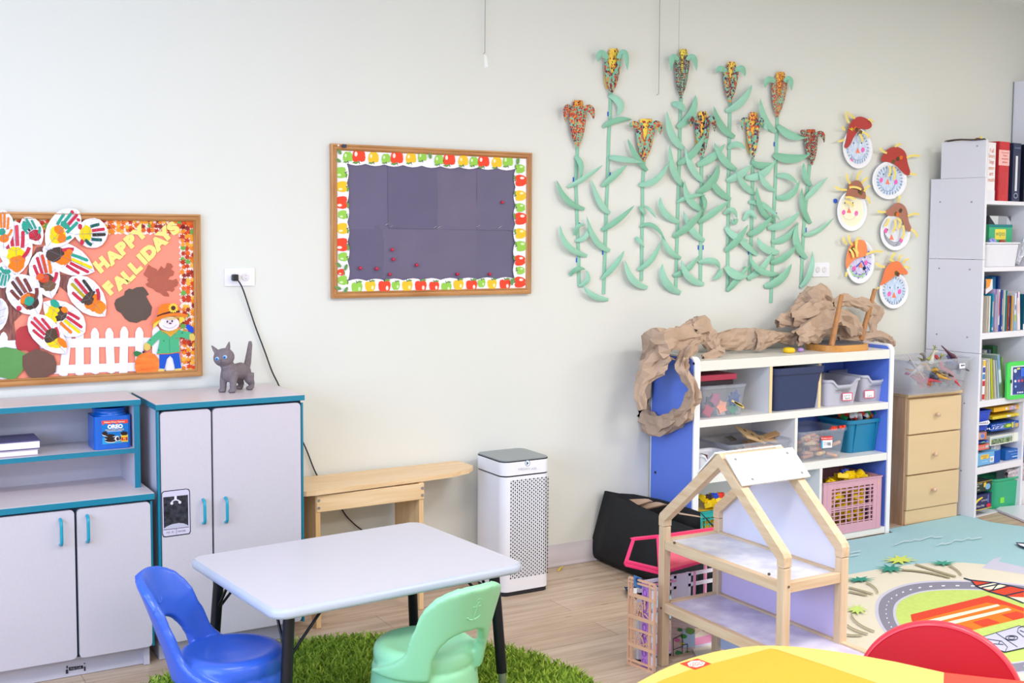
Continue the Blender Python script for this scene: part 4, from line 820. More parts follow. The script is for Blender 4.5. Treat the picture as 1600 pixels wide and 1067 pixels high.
# ================================================================ paper corn stalks on the wall
GRN = [mat('corn_paper%d' % i, c, 0.65, var=0.05, scale=20) for i, c in enumerate(('#8fc9ae', '#9dd2bb', '#84bfa2', '#97cdb4'))]
GRD = mat('corn_paper_stem', '#8fc6ad', 0.7); BT = mat('painters_tape', '#2456c9', 0.6)
A4 = zo(860, 60, 2.541); A6 = zo(860, 220, 4.104)
CORN = [
 dict(lab='leftmost paper corn stalk with a rust red cob', stem=[(108, 430), (101, 560), (104, 640), (107, 740), (113, 880), (114, 982)], head=((108, 245), (108, 437), 70, (60, 335), (172, 322)), pal=0,
   L=[(6, 155, 100, 195, 150, 192, 248, 38), (6, 112, 298, 220, 238, 338, 153, 34), (6, 218, 438, 105, 375, 40, 250, 40), (6, 235, 738, 110, 670, 62, 540, 40), (6, 155, 605, 178, 550, 222, 540, 30), (6, 160, 640, 225, 615, 240, 552, 34), (6, 125, 865, 170, 822, 225, 825, 34), (6, 182, 932, 240, 890, 226, 828, 34)]),
 dict(lab='paper corn stalk with a teal and red cob, second from the left and tallest there', stem=[(240, 220), (238, 300), (232, 400), (228, 540), (222, 700), (217, 850), (212, 1015)], head=((250, 40), (242, 222), 66, (188, 95), (306, 128)), pal=1,
   L=[(4, 232, 225, 278, 262, 262, 308, 32), (4, 210, 352, 265, 325, 325, 322, 26), (6, 375, 105, 470, 118, 600, 140, 42), (6, 330, 292, 410, 225, 490, 155, 42), (6, 384, 464, 318, 395, 262, 246, 42), (6, 328, 572, 430, 510, 540, 413, 40), (6, 382, 705, 290, 635, 232, 482, 42), (6, 328, 885, 412, 800, 475, 702, 38), (6, 372, 1018, 270, 990, 212, 922, 40)]),
 dict(lab='short paper corn stalk, third from the left, with red dabs and a dark husk', stem=[(372, 485), (366, 600), (366, 700), (364, 800), (362, 962)], head=((380, 312), (372, 488), 74, (318, 352), (437, 382)), pal=2,
   L=[(6, 622, 192, 550, 100, 495, -15, 40), (6, 568, 280, 680, 248, 762, 128, 44), (6, 568, 422, 592, 445, 604, 482, 28), (6, 604, 418, 645, 450, 676, 496, 22), (6, 575, 552, 660, 545, 738, 640, 30), (6, 545, 618, 575, 645, 602, 684, 32), (6, 558, 826, 645, 765, 714, 638, 38), (6, 622, 942, 525, 885, 478, 762, 46)]),
 dict(lab='tall paper corn stalk with a dark maroon cob and yellow tip', stem=[(520, 235), (516, 300), (514, 420), (510, 560), (506, 700), (502, 850), (498, 1005)], head=((526, 42), (518, 238), 58, (480, 132), (580, 130)), pal=3,
   L=[(4, 482, 260, 518, 268, 536, 296, 30), (4, 503, 353, 560, 300, 576, 223, 34), (4, 530, 438, 482, 380, 463, 288, 32), (4, 505, 498, 568, 455, 612, 378, 30), (4, 530, 587, 488, 520, 474, 418, 28), (4, 503, 652, 555, 628, 618, 622, 20), (4, 514, 732, 452, 690, 437, 628, 28), (4, 488, 787, 555, 740, 603, 678, 30), (6, 838, 752, 762, 700, 712, 600, 40), (4, 488, 942, 545, 915, 590, 860, 26), (4, 517, 1012, 457, 965, 446, 893, 34)]),
 dict(lab='short paper corn stalk whose cob is half hidden by a leaf, fifth from the left', stem=[(602, 470), (600, 560), (600, 700), (597, 830), (596, 972)], head=((603, 290), (603, 472), 58, (558, 352), (652, 372)), pal=4,
   L=[(4, 583, 503, 645, 470, 694, 418, 32), (4, 608, 570, 560, 510, 535, 430, 28), (4, 583, 615, 645, 565, 668, 498, 34), (4, 615, 685, 552, 640, 533, 563, 30), (4, 588, 732, 650, 690, 714, 643, 28), (4, 612, 804, 562, 760, 528, 683, 28), (4, 600, 622, 614, 650, 612, 686, 18), (4, 588, 890, 650, 885, 672, 918, 26), (4, 674, 915, 670, 940, 642, 958, 22), (4, 610, 976, 548, 945, 520, 878, 30)]),
 dict(lab='tall paper corn stalk with a bird like dark husk, sixth from the left', stem=[(714, 250), (711, 400), (708, 560), (707, 700), (705, 850), (704, 1003)], head=((718, 93), (713, 254), 60, (662, 138), (772, 152)), pal=5,
   L=[(4, 697, 290, 760, 250, 801, 183, 32), (4, 732, 392, 678, 345, 649, 268, 30), (4, 705, 438, 740, 420, 776, 440, 26), (4, 738, 522, 685, 478, 651, 413, 30), (4, 700, 566, 755, 540, 802, 500, 32), (4, 716, 640, 662, 598, 628, 538, 28), (4, 690, 698, 722, 682, 742, 715, 24), (4, 742, 716, 730, 732, 718, 718, 18), (4, 695, 750, 740, 790, 786, 800, 30), (4, 693, 843, 742, 802, 786, 738, 28), (4, 696, 905, 738, 940, 786, 942, 36), (4, 703, 1003, 745, 955, 792, 900, 26)]),
 dict(lab='short paper corn stalk with a bright yellow topped dotted cob, seventh from the left', stem=[(804, 478), (803, 600), (800, 720), (796, 850), (790, 962)], head=((804, 293), (804, 480), 54, (762, 368), (838, 348)), pal=6,
   L=[(4, 797, 490, 845, 505, 898, 492, 28), (4, 815, 618, 768, 580, 736, 518, 26), (4, 788, 650, 850, 665, 914, 724, 24), (4, 768, 722, 795, 692, 818, 722, 26), (4, 783, 778, 835, 755, 882, 702, 28), (4, 823, 860, 770, 815, 728, 768, 26), (4, 906, 936, 832, 920, 790, 860, 26), (4, 838, 345, 852, 350, 862, 372, 18), (4, 770, 905, 778, 915, 786, 905, 14)]),
 dict(lab='tall paper corn stalk with an orange red cob, second from the right', stem=[(901, 308), (898, 420), (894, 560), (888, 700), (883, 850), (876, 1050)], head=((913, 133), (901, 312), 62, (852, 197), (957, 208)), pal=7,
   L=[(4, 897, 372, 852, 320, 834, 237, 28), (4, 903, 345, 955, 385, 1018, 392, 34), (4, 772, 550, 840, 540, 897, 478, 32), (4, 886, 460, 955, 478, 1032, 460, 38), (4, 898, 546, 942, 548, 982, 578, 24), (4, 897, 632, 955, 620, 990, 562, 28), (4, 892, 604, 852, 575, 826, 518, 24), (4, 888, 727, 838, 675, 818, 585, 26), (4, 862, 752, 935, 735, 992, 684, 32), (4, 878, 808, 938, 790, 987, 730, 28), (4, 908, 850, 850, 832, 822, 790, 32), (4, 874, 890, 932, 868, 978, 820, 28), (4, 782, 952, 838, 915, 882, 848, 28), (4, 850, 986, 915, 955, 958, 893, 34)]),
 dict(lab='rightmost paper corn stalk with a short maroon cob and blue tape', stem=[(1030, 500), (1024, 560), (1015, 660), (1006, 760), (1001, 860), (996, 985)], head=((1034, 355), (1038, 503), 54, (1000, 380), (1087, 415)), pal=8,
   L=[(4, 1036, 587, 1012, 545, 1006, 492, 26), (4, 1008, 643, 1050, 600, 1102, 550, 24), (4, 1035, 735, 1005, 675, 999, 592, 24), (4, 1003, 780, 1060, 765, 1127, 710, 20), (4, 1018, 874, 978, 810, 982, 728, 30), (4, 992, 988, 1032, 930, 1040, 843, 26)]),
]
PALS = [dict(c=['#c23a22', '#d2481f', '#6a2a30', '#e8892a', '#b32f28'], cov=.95, top='#e2a63a', sc=190), dict(c=['#8c2e33', '#b23a34', '#d98b2e', '#5e2a2e', '#c24a2c'], cov=.55, top='#f0cf4a', sc=130), dict(c=['#a6333a', '#c94832', '#e2a63f', '#4a2b3d', '#d3662f'], cov=.62, top='#f3d24d', sc=140), dict(c=['#5a2f3c', '#4c2a38', '#6a3440', '#5a2c34', '#c0552c'], cov=.85, top='#f1dc52', sc=260), dict(c=['#3b3348', '#a22f38', '#8c2c33', '#e08b30', '#34304a'], cov=.6, top='#f5c53e', sc=120),
 dict(c=['#9c3336', '#c2472f', '#35324a', '#e39a39', '#7c2f3c'], cov=.68, top='#f2d051', sc=150), dict(c=['#3a3a5a', '#a8304a', '#db5a2b', '#eec04a', '#6a2c52'], cov=.5, top='#f3b437', sc=120), dict(c=['#b83a26', '#cf4c22', '#9a2f2c', '#e58c2c', '#b33a2c'], cov=.7, top='#f0c348', sc=240), dict(c=['#8a2226', '#a52b26', '#5e1c24', '#cf4420', '#74222a'], cov=.95, top='#c8602c', sc=200)]
def ribbon(p0, p1, p2, w, lift, m, par, name='leaf', twist=0.0, n=12):
    """curved paper leaf: px control points on the wall, bowed off it; widest in the middle, pointed at the tip"""
    ctr = quad3(p0, p1, p2, n); rows = []
    for i, (x, y) in enumerate(ctr):
        a = ctr[max(i-1, 0)]; b = ctr[min(i+1, n)]; dx, dy = b[0]-a[0], b[1]-a[1]; l = math.hypot(dx, dy) or 1; u = i/n
        ww = w/2*max(0.03, sin(pi*min(1, (u*0.86+0.14)))**0.75)*(1 if u < .98 else .1); off = lift[0]+(lift[1]-lift[0])*u+lift[2]*sin(pi*u)
        row = []
        for k in (-1, -.5, 0, .5, 1): row.append(W(x-dy/l*ww*k, y+dx/l*ww*k, -(off+0.0035*(1-k*k)+twist*k*w*.0008)))
        rows.append(row)
    return MB().grid(rows).build(name, m, par)
for ci, c in enumerate(CORN):
    hx, hy = A4(*c['head'][1]); base = W(*A4(*c['stem'][-1])); t = thing('paper_corn_stalk', base, c['lab'], 'paper corn'); pd = PALS[ci]; r_ = random.Random(ci+3)
    pts = [A4(*p) for p in c['stem']]; rows = []
    for i, (x, y) in enumerate(pts): rows.append([W(x+d*2.6, y, -o) for d, o in ((-1, .0025), (0, .006), (1, .0025))])
    MB().grid(rows).build('stem', GRD, t)
    for k in range(3):
        x, y = pts[min(len(pts)-2, 1+k*2)]; P = Paint(wallmap(0), h0=.0018); sx = 3.6 if k % 2 else -3.6
        if ci in (0, 1, 4, 6, 7, 8): P.poly([(x+sx-1, y-3.5), (x+sx+1.0, y-3.5), (x+sx+1.0, y+3.5), (x+sx-1, y+3.5)], BT); P.build('blue_tape', t)
    for li, (z, x0, y0, x1, y1, x2, y2, w) in enumerate(c['L']):
        A = A4 if z == 4 else A6; sc = 2.541 if z == 4 else 4.104
        tip = .012+.022*r_.random(); curl = .006+.014*r_.random()
        ribbon(A(x0, y0), A(x1, y1), A(x2, y2), w/sc*.95, (.0065, tip, curl), GRN[(li+ci) % 4], t, twist=r_.uniform(-.4, .4))
    (tx, ty), (bx, by), w, lc, rc_ = c['head']; H = (lambda u, v: A4(bx+(tx-bx)*v+u*w, by+(ty-by)*v))       # u across, v up from the point
    cobm = dabs('cob%d' % ci, pd['top'], pd['c'], .68, pd['sc']*.72, ci*3.1); hm = dabs('husk%d' % ci, '#7fb99d', pd['c'], min(1, pd['cov']+.22), pd['sc']*.72, ci*1.7)
    def sheet2(name, outl, h, bow, m):
        """paper cut-out bowed across its width"""
        n = 18; rows = []
        for j in range(n+1):
            v = outl[0][0]+(outl[-1][0]-outl[0][0])*j/n
            for k in range(len(outl)-1):
                if outl[k][0] <= v <= outl[k+1][0]+1e-6: f = (v-outl[k][0])/(outl[k+1][0]-outl[k][0]); L_ = outl[k][1]+(outl[k+1][1]-outl[k][1])*f; R_ = outl[k][2]+(outl[k+1][2]-outl[k][2])*f; break
            rows.append([W(*H(L_+(R_-L_)*i/8, v), -(h+bow*sin(pi*i/8)*min(1, j/6))) for i in range(9)])
        return MB().grid(rows).build(name, m, t)
    sheet2('cob', [(.25, -.30, .30), (.6, -.33, .33), (.85, -.30, .34), (.97, -.24, .30), (1.0, -.20, .25)] if ci not in (2, 8) else [(.25, -.3, .3), (.9, -.34, .34), (.96, -.3, .3)], .010, .008, cobm)
    if ci in (1, 4, 6): sheet2('cob', [(.12, -.34, .0), (.3, -.48, .0), (.55, -.5, .0), (.6, -.4, 0)], .008, .002, flat('#efd070'))
    OUT = [(0, .06), (.06, .12), (.2, .28), (.4, .41), (.62, .49), (.82, .50), (.87, .44)]
    for k_ in (-1, 1):
        ap = {0: .0, 1: .30, 2: .16, 3: .10, 4: .18, 5: .14, 6: .22, 7: .16, 8: .06}[ci]
        o_ = [(v, *(sorted((k_*w_, -k_*.03 if v < .42 else k_*ap*min(1, (v-.42)/.3))))) for v, w_ in OUT]
        sheet2('husk', o_, .018+.002*(k_ > 0), .008, hm)
    for k, tipp in ((-1, lc), (1, rc_)):
        a = H(k*.30, .78); b = A4(*tipp); m_ = (b[0]-k*1.0+0*(a[0]), min(a[1], b[1])-(4 if ci != 1 else 9)); m_ = ((a[0]+b[0])/2+k*3, m_[1]+1)
        ribbon(a, m_, b, w/2.541*.42, (.028, .030, .012), hm if (ci+k) % 2 else GRN[0], t, 'husk_leaf')

# ================================================================ paper plate scarecrow faces
Q6 = zo(1290, 160, 3.231)
PW = mat('paper_plate_white', '#f0f1f6', 0.6); 
def strokes(key, col, col2, sc, st): return mat(key, col, 0.7, color2=col2, scale=sc, stretch=st, detail=6)
PLATES = [
 ('crayon blue paper plate face in a wide dark red hat, top left of the plates', (162, 232), (75, 103), -6, '#a9c4ea', [(92, 222), (105, 200), (108, 150), (128, 95), (165, 68), (205, 78), (235, 105), (232, 128), (205, 138), (180, 130), (160, 150), (140, 180), (125, 215), (105, 235)], '#b8443f', ((188, 240), (130, 297)), (162, 243), [((120, 105), (108, 45)), ((150, 80), (122, 55)), ((100, 140), (85, 120)), ((95, 185), (62, 195)), ((215, 85), (240, 100)), ((185, 150), (222, 178)), ((170, 160), (186, 200))], 'd'),
 ('crayon blue paper plate face in a red hat, highest of the right hand plates', (323, 393), (88, 97), 4, '#9fbfea', [(272, 298), (300, 245), (340, 222), (380, 228), (408, 255), (412, 300), (432, 360), (412, 372), (385, 350), (360, 320), (320, 300)], '#b5443d', ((281, 392), (355, 402)), (313, 400), [((310, 255), (275, 230)), ((350, 225), (382, 210)), ((410, 280), (478, 272)), ((425, 362), (458, 368)), ((322, 320), (318, 375)), ((342, 325), (345, 390))], 'b'),
 ('pale yellow paper plate face in a brown hat', (134, 547), (76, 103), 2, '#f3ecc4', [(98, 470), (110, 445), (120, 410), (150, 390), (178, 398), (192, 430), (206, 470), (200, 492), (165, 480), (140, 475), (115, 482)], '#a8705c', ((91, 555), (155, 560)), (118, 545), [((125, 410), (108, 360)), ((160, 392), (182, 345)), ((108, 440), (48, 425)), ((185, 410), (215, 380)), ((195, 450), (225, 420)), ((205, 475), (222, 510)), ((100, 480), (150, 490)), ((100, 500), (140, 525)), ((120, 430), (180, 440))], 'y'),
 ('scribbled black and blue paper plate face in a brown hat', (352, 655), (76, 93), 0, '#dfe2ee', [(300, 560), (312, 540), (330, 535), (345, 510), (372, 505), (400, 520), (415, 555), (418, 600), (438, 640), (420, 658), (400, 630), (385, 585), (350, 572), (320, 575)], '#b07765', ((305, 647), (382, 695)), (333, 680), [((370, 505), (378, 470)), ((305, 550), (262, 548)), ((415, 575), (474, 565)), ((430, 640), (465, 680)), ((318, 585), (300, 625)), ((350, 590), (340, 655)), ((375, 590), (365, 640)), ((390, 620), (385, 690)), ((362, 585), (382, 610))], 'k'),
 ('purple and green paper plate face in an orange paper hat with many yellow strips', (175, 805), (73, 111), 3, '#b9a4e4', [(105, 850), (100, 800), (112, 740), (135, 705), (165, 692), (195, 695), (208, 720), (212, 770), (185, 780), (150, 790), (120, 820)], '#f0905c', ((145, 838), (203, 810)), (178, 820), [((110, 715), (90, 680)), ((135, 720), (118, 668)), ((150, 720), (172, 680)), ((165, 765), (160, 700)), ((205, 770), (288, 755)), ((120, 740), (140, 785)), ((105, 855), (100, 880)), ((140, 735), (160, 780))], 'p'),
 ('crayon blue paper plate face in a torn orange hat, lowest of the plates', (345, 950), (74, 92), 2, '#9dc0ec', [(272, 930), (290, 880), (300, 840), (330, 805), (370, 800), (385, 820), (400, 840), (418, 858), (410, 872), (380, 865), (355, 870), (335, 890), (300, 915)], '#ee8150', ((321, 967), (373, 955)), (345, 973), [((330, 805), (352, 760)), ((300, 830), (255, 810)), ((370, 802), (385, 770)), ((395, 830), (425, 840)), ((390, 815), (420, 790)), ((268, 932), (258, 940)), ((345, 800), (325, 790))], 'b'),
]
for pi_, (lab, c, (rx, ry), rot, fc, hat, hc, cheeks, nose, straws, kind) in enumerate(PLATES):
    cc = W(*Q6(*c)); t = thing('paper_plate_face', W(*Q6(c[0], c[1]+ry)), lab, 'paper plate face'); co, si = cos(RAD(rot)), sin(RAD(rot))
    f = lambda r, a: Q6(c[0]+rx*r*cos(a)*co-ry*r*sin(a)*si, c[1]+rx*r*cos(a)*si+ry*r*sin(a)*co)
    n = 64; rows = []
    for r, h in ((.001, .010), (.6, .010), (.76, .0105), (.84, .016), (.97, .020), (1.0, .019), (.99, .017)):
        rows.append([W(*f(r, 2*pi*k/n), -(h+(.0012 if (k % 2 and r > .8) else 0))) for k in range(n)])
    MB().grid(rows, 0, True, closed=True).build('plate', PW, t)
    P = Paint(wallmap(0), eps=.00018, h0=.0107)
    fm = strokes('crayon%d' % pi_, fc, '#e9eef6' if kind != 'y' else '#f7f4e2', 60, (3, 3, .5))
    P.poly([f(.80, 2*pi*k/32) for k in range(32)], fm)
    if kind in 'bd':
        for k in range(26):
            a = 2*pi*k/26; P.up(-1); P.line([f(.62, a), f(.77, a+.05)], .8, '#6c9ade')
    if kind == 'k':
        for k in range(5): P.line([f(.55+.05*k, a) for a in [.3+k*.2+2.2*i/14 for i in range(15)]], .6, '#45485c')
    if kind == 'p':
        for k in range(16): P.line([f(.5+.012*k, 2*pi*k/16), f(.78, 2*pi*k/16+.1)], 1.5, ['#8a63d2', '#5b6fd6', '#7f57c9', '#9bd48a'][k % 4])
        P.line([Q6(120, 840), Q6(140, 870), Q6(175, 880), Q6(205, 860)], 2.2, '#a6dc9a'); P.line([Q6(155, 830), Q6(185, 800), Q6(205, 840)], 2.0, '#3c5fd0'); P.ell(*Q6(195, 838), 2, 3, '#23243a')
    for k, (x, y) in enumerate(cheeks): P.ell(*Q6(x, y), 2.8, 4.0, '#ee6fbd', rot=10)
    x, y = nose; P.poly([Q6(x, y-16), Q6(x+12, y+14), Q6(x-11, y+12)], '#f58a6a')
    for k in (-1, 1): P.ell(*Q6(x+k*20, y-38), .8, 1.3, '#33405f')
    P.line([Q6(x-34, y+18), Q6(x-20, y+42), Q6(x+2, y+50), Q6(x+24, y+42), Q6(x+38, y+16)], .5, '#5a72a8' if kind != 'y' else '#c9bfa0')
    P.build('drawn_face', t)
    mb = MB()
    for _ in range(2): hat = [p for i in range(len(hat)) for p in ((hat[i][0]*.75+hat[(i+1) % len(hat)][0]*.25, hat[i][1]*.75+hat[(i+1) % len(hat)][1]*.25), (hat[i][0]*.25+hat[(i+1) % len(hat)][0]*.75, hat[i][1]*.25+hat[(i+1) % len(hat)][1]*.75))]
    top = [W(*Q6(*z), -.0225) for z in hat]; mb.slab([v+Vector((0, .0006, 0)) for v in top], (0, -.0006, 0)); mb.build('hat', flat(hc, .75), t)
    P = Paint(wallmap(0), eps=.0002, h0=.0237); hx_ = sum(a for a, b in hat)/len(hat); hy_ = sum(b for a, b in hat)/len(hat)-8; r_ = random.Random(pi_)
    for k, cc_ in enumerate(('#6e5a2f', '#e2702c', '#5b4630')):
        x, y = hx_+r_.uniform(-30, 30), hy_+r_.uniform(-18, 18); P.poly([Q6(x-9, y-4), Q6(x, y-13), Q6(x+10, y-5), Q6(x+3, y+11), Q6(x-7, y+9)], cc_)
    if pi_ == 0:
        for k in range(5): P.line([Q6(118+k*6, 130+k*2), Q6(138-k*2, 145-k*5)], .7, '#e7d63c')
    P.build('hat_patch', t)
    for k, (a, b) in enumerate(straws):
        inner = pi_ in (0, 1, 3) and k >= 4; A, B = Q6(*a), Q6(*b); m_ = ((A[0]+B[0])/2+(B[1]-A[1])*.12, (A[1]+B[1])/2-(B[0]-A[0])*.12)
        n_ = 8; ct = quad3(A, m_, B, n_); rows = []
        for i, (x, y) in enumerate(ct):
            p = ct[max(i-1, 0)]; q_ = ct[min(i+1, n_)]; dx, dy = q_[0]-p[0], q_[1]-p[1]; l = math.hypot(dx, dy) or 1; o = .0245+.010*sin(i/n_*2.4)
            rows.append([W(x-dy/l*s_*1.7, y+dx/l*s_*1.7, -o) for s_ in (-1, 0, 1)])
        MB().grid(rows).build('straw_strip', mat('straw_paper', '#f0d978', 0.7), t)
P = Paint(wallmap(0), h0=.004); P.ell(*Q6(50, 497), 3.2, 3.8, BT, n=9); P.build('blue_tape', bpy.data.objects['paper_plate_face.002'])
# ================================================================ blue sided toy shelf
SBL = mat('blue_laminate', '#6284ea', 0.45); SWH = mat('shelf_white', '#e9e7e4', 0.4); SIN = mat('shelf_inner_white', '#e2e2e6', 0.5); RAW = mat('raw_edge', '#e6cf9f', 0.6)
SX0, SX1, SYF, STZ = 3.280, 4.533, -0.325, 0.921
ST = thing('toy_shelf', ((SX0+SX1)/2, -.17, 0), 'white toy shelf with blue side panels and three rows of bins', 'shelf unit')
def sidep(x0, x1, zt):
    o = [(-0.012, 0.002), (SYF, 0.002), (SYF, zt-.035)]+[(SYF+.035-.035*cos(a), zt-.035+.035*sin(a)) for a in [pi/8*k for k in range(1, 5)]]+[(-0.012, zt)]
    oi = [(-0.020, 0.012), (SYF+.008, 0.012), (SYF+.008, zt-.036)]+[(SYF+.036-.028*cos(a), zt-.036+.028*sin(a)) for a in [pi/8*k for k in range(1, 5)]]+[(-0.020, zt-.008)]
    w = MB().slab([Vector((x0, a, b)) for a, b in o], (x1-x0, 0, 0)).build('side_panel', mat('edge_white', '#efeff4', .35), ST, bevel=.002)
    mb = MB(); mb.slab([Vector((x0-.0008, a, b)) for a, b in oi], (.001, 0, 0)); mb.slab([Vector((x1-.0002, a, b)) for a, b in oi], (.001, 0, 0)); mb.build('blue_face', SBL, w, label='blue face inside the white edging')
    return w
pL = sidep(SX0, SX0+.032, STZ+.02); pR = sidep(SX1-.026, SX1, STZ+.025)
for y, z in ((-.06, .30), (-.06, .62), (-.22, .62), (-.06, .86), (-.22, .86), (-.06, .04)): pass
mb = MB()
for px_, py_ in ((1082, 637), (1024, 738), (1084, 568)):
    p = VX(px_, py_, SX0-.0015); c = MB().cyl((SX0-.0035, p.y, p.z), (SX0, p.y, p.z), .006, n=12); c.build('screw_cap', mat('black_plastic'), pL)
XI0, XI1 = SX0+.033, SX1-.027
def board(name, x0, x1, z0, z1, y0=SYF+.004, m=None): return MB().box(x0, x1, y0, -.02, z0, z1).build(name, m or SWH, ST, bevel=.0015)
board('top_board', XI0, XI1, STZ-.045, STZ, m=mat('shelf_top', '#e4e2dc', .4)); Z1, Z2, Z3 = .660, .408, .038
board('shelf_board', XI0, XI1, Z1-.034, Z1); board('shelf_board', XI0, XI1, Z2-.036, Z2); board('bottom_board', XI0, XI1, .006, Z3)
MB().box(XI0, XI1, -.02, -.013, .006, STZ-.045).build('back_panel', SBL, ST)
MB().box(XI0+.10, 4.05, -.022, -.0195, Z1, STZ-.046).build('back_panel', SIN, ST); MB().box(XI0+.10, 3.888, -.022, -.0195, Z2, Z1-.035).build('back_panel', SIN, ST); MB().box(XI0+.10, 4.055, -.022, -.0195, Z3, Z2-.037).build('back_panel', SIN, ST)
def div(x, z0, z1, raw=False, inn=0): 
    o = MB().box(x-.008, x+.008, SYF+.008+inn, -.021, z0, z1).build('divider', SIN, ST); MB().box(x-.0085, x+.0085, SYF+.006+inn, SYF+.009+inn, z0, z1).build('front_edge', RAW if raw else SWH, o)
div(3.732, Z1, STZ-.045, True); div(4.060, Z1, STZ-.045, True, .02); div(3.896, Z2, Z1-.034); div(4.063, Z3, Z2-.036)
# ---- bins
def tub(name, x0, x1, y0, y1, z0, z1, m, lab, cat, taper=.03, rim=.008, t_=.0025, scoop=False, r=.02, group=None, ribs=0, rimh=.012):
    t = thing(name, ((x0+x1)/2, (y0+y1)/2, z0), lab, cat, group); cx, cy = (x0+x1)/2, (y0+y1)/2; hx, hy = (x1-x0)/2-rim, (y1-y0)/2-rim; H = z1-z0
    def ring(z, d, cut=True):
        k = taper*(1-(z-z0)/H); o = []
        for a, b in rrect(-(hx-k-d), hx-k-d, -(hy-k-d), hy-k-d, max(.004, r-d), 5):
            zz = z
            if scoop and cut and b < -(hy-k-d)+.02 and z > z1-.05:
                s_ = max(0, min(1, (hx*.62-abs(a))/(hx*.20))); zz = z-.026*s_
            o.append(Vector((cx+a, cy+b, zz)))
        return o
    def dens(o):      # more points along the sides so the scoop shows
        out = []
        for i in range(len(o)):
            a, b = o[i], o[(i+1) % len(o)]; k = max(1, int((a-b).length/.012)); out += [a.lerp(b, j/k) for j in range(k)]
        return out
    def dring(z, d, grow=0):
        k = taper*(1-(z-z0)/H); base = [Vector((cx+a, cy+b, z)) for a, b in rrect(-(hx-k-d+grow), hx-k-d+grow, -(hy-k-d+grow), hy-k-d+grow, max(.004, r-d+grow), 5)]; base = dens(base)
        if scoop and z > z1-.04:
            for v in base:
                if v.y < cy-(hy-k)+.012: s_ = max(0, min(1, (hx*.66-abs(v.x-cx))/(hx*.22))); v.z -= .028*s_
        return base
    def loft(rs):
        n = max(len(a) for a in rs); L = []
        for a in rs:
            per = [0]; 
            for i in range(len(a)): per.append(per[-1]+(Vector(a[i].xy)-Vector(a[(i+1) % len(a)].xy)).length)
            T = per[-1]; row = []
            for k in range(n):
                u = T*k/n; i = next(j for j in range(len(a)) if per[j+1] >= u-1e-9); f = (u-per[i])/max(1e-9, per[i+1]-per[i]); row.append(a[i].lerp(a[(i+1) % len(a)], f))
            L.append(row)
        return L
    N_ = 96
    zz = [z0+H*k/5 for k in range(6)]
    outer = [dring(z, 0) for z in zz]; inner = [dring(z, t_) for z in zz[::-1]]; inner[-1] = dring(z0+t_*1.4, t_)
    mb = MB(); rows = loft(outer+inner); mb.grid(rows, 0, True, closed=True); mb.poly(rows[0][::-1]); mb.poly(rows[-1]); mb.build('tub', m, t)
    mb = MB(); rows = loft([dring(z1-rimh, -.0002), dring(z1-rimh, 0, rim), dring(z1, 0, rim), dring(z1, 0, 0)]); mb.grid(rows, 0, False, closed=True)
    mb.build('rim', m, t)
    if ribs:
        for k in range(ribs): x = cx+(k-(ribs-1)/2)*(2*hx*.6/(max(1, ribs-1))); MB().beam((x, y0+rim+taper-.001, z0+.004), (x, y0+rim-.003, z1-rimh), .008, .005, up=(0, 1, 0)).build('rib', m, t)
    return t
CLR = mat('clear_bin', '#ccd2e2', 0.16, alpha=.17, spec=.5); GRB = mat('grey_bin', '#bdbccd', 0.4); NVB = mat('navy_bin', '#2c3760', 0.4); TLB = mat('teal_bin', '#1b7fa9', 0.35); WHB = mat('white_bin', '#dfe0ea', 0.35)
def px(pxx, Y): return W(pxx, 640, Y).x
b1 = tub('storage_bin', 3.335, px(1169, -.30), -.305, -.05, Z1+.001, .803, CLR, 'small clear bin of foam shapes in the top row of the shelf', 'bin', taper=.014, rim=.006)
b2 = tub('storage_bin', px(1209, -.315), px(1285.5, -.295), -.318, -.05, Z1+.001, .862, NVB, 'navy blue plastic tub in the middle of the top row', 'bin', taper=.022, rim=.01, ribs=0, rimh=.03)
b3 = tub('storage_bin', px(1290.5, -.31), px(1344, -.30), -.312, -.05, Z1+.001, .790, GRB, 'grey scoop front bin with a red bordered label, left of its twin', 'bin', taper=.018, rim=.006, scoop=True, group='grey scoop front bins')
b4 = tub('storage_bin', px(1346, -.28), px(1386, -.26), -.285, -.04, Z1+.001, .795, GRB, 'grey scoop front bin at the right end of the top row', 'bin', taper=.018, rim=.006, scoop=True, group='grey scoop front bins')
b5 = tub('storage_bin', px(1140, -.31), px(1238, -.30), -.315, -.05, Z2+.001, .530, CLR, 'wide clear bin of wooden puzzle boards in the middle row', 'bin', taper=.016, rim=.006)
b6 = tub('storage_bin', XI0+.002, px(1139, -.31), -.318, -.2, Z2+.001, .505, WHB, 'small white bin at the left end of the middle row', 'bin', taper=.01, rim=.006, scoop=True)
b7 = tub('storage_bin', px(1248.5, -.315), px(1326, -.315), -.325, -.06, Z2+.001, .555, CLR, 'clear bin of wooden blocks with a red and white label in the middle row', 'bin', taper=.016, rim=.008)
b8 = tub('storage_bin', px(1327.5, -.27), px(1384, -.27), -.275, -.04, Z2+.001, .574, TLB, 'teal blue tub full of building bricks', 'bin', taper=.02, rim=.01, rimh=.018, ribs=2)
def card(par, cxp, cyp, wp, hp, Y, fn):
    P = Paint(wallmap(Y), eps=.0003); fn(P, cxp, cyp); return P.build('label_card', par)
def reds(txt1, txt2):
    def f(P, x, y):
        P.poly([(x-8, y-6), (x+8, y-7), (x+8, y+5.5), (x-8, y+6.5)], '#e0506a'); P.poly([(x-6.8, y-4.8), (x+6.8, y-5.6), (x+6.8, y+4.3), (x-6.8, y+5.2)], '#f4f2f6')
        if txt1: P.text(txt1, x, y-2.2, 4.2, '#4d4a66', rot=-4, sx=.9)
        P.text(txt2, x, y+2.0, 4.6, '#4d4a66', rot=-4, sx=.9)
    return f
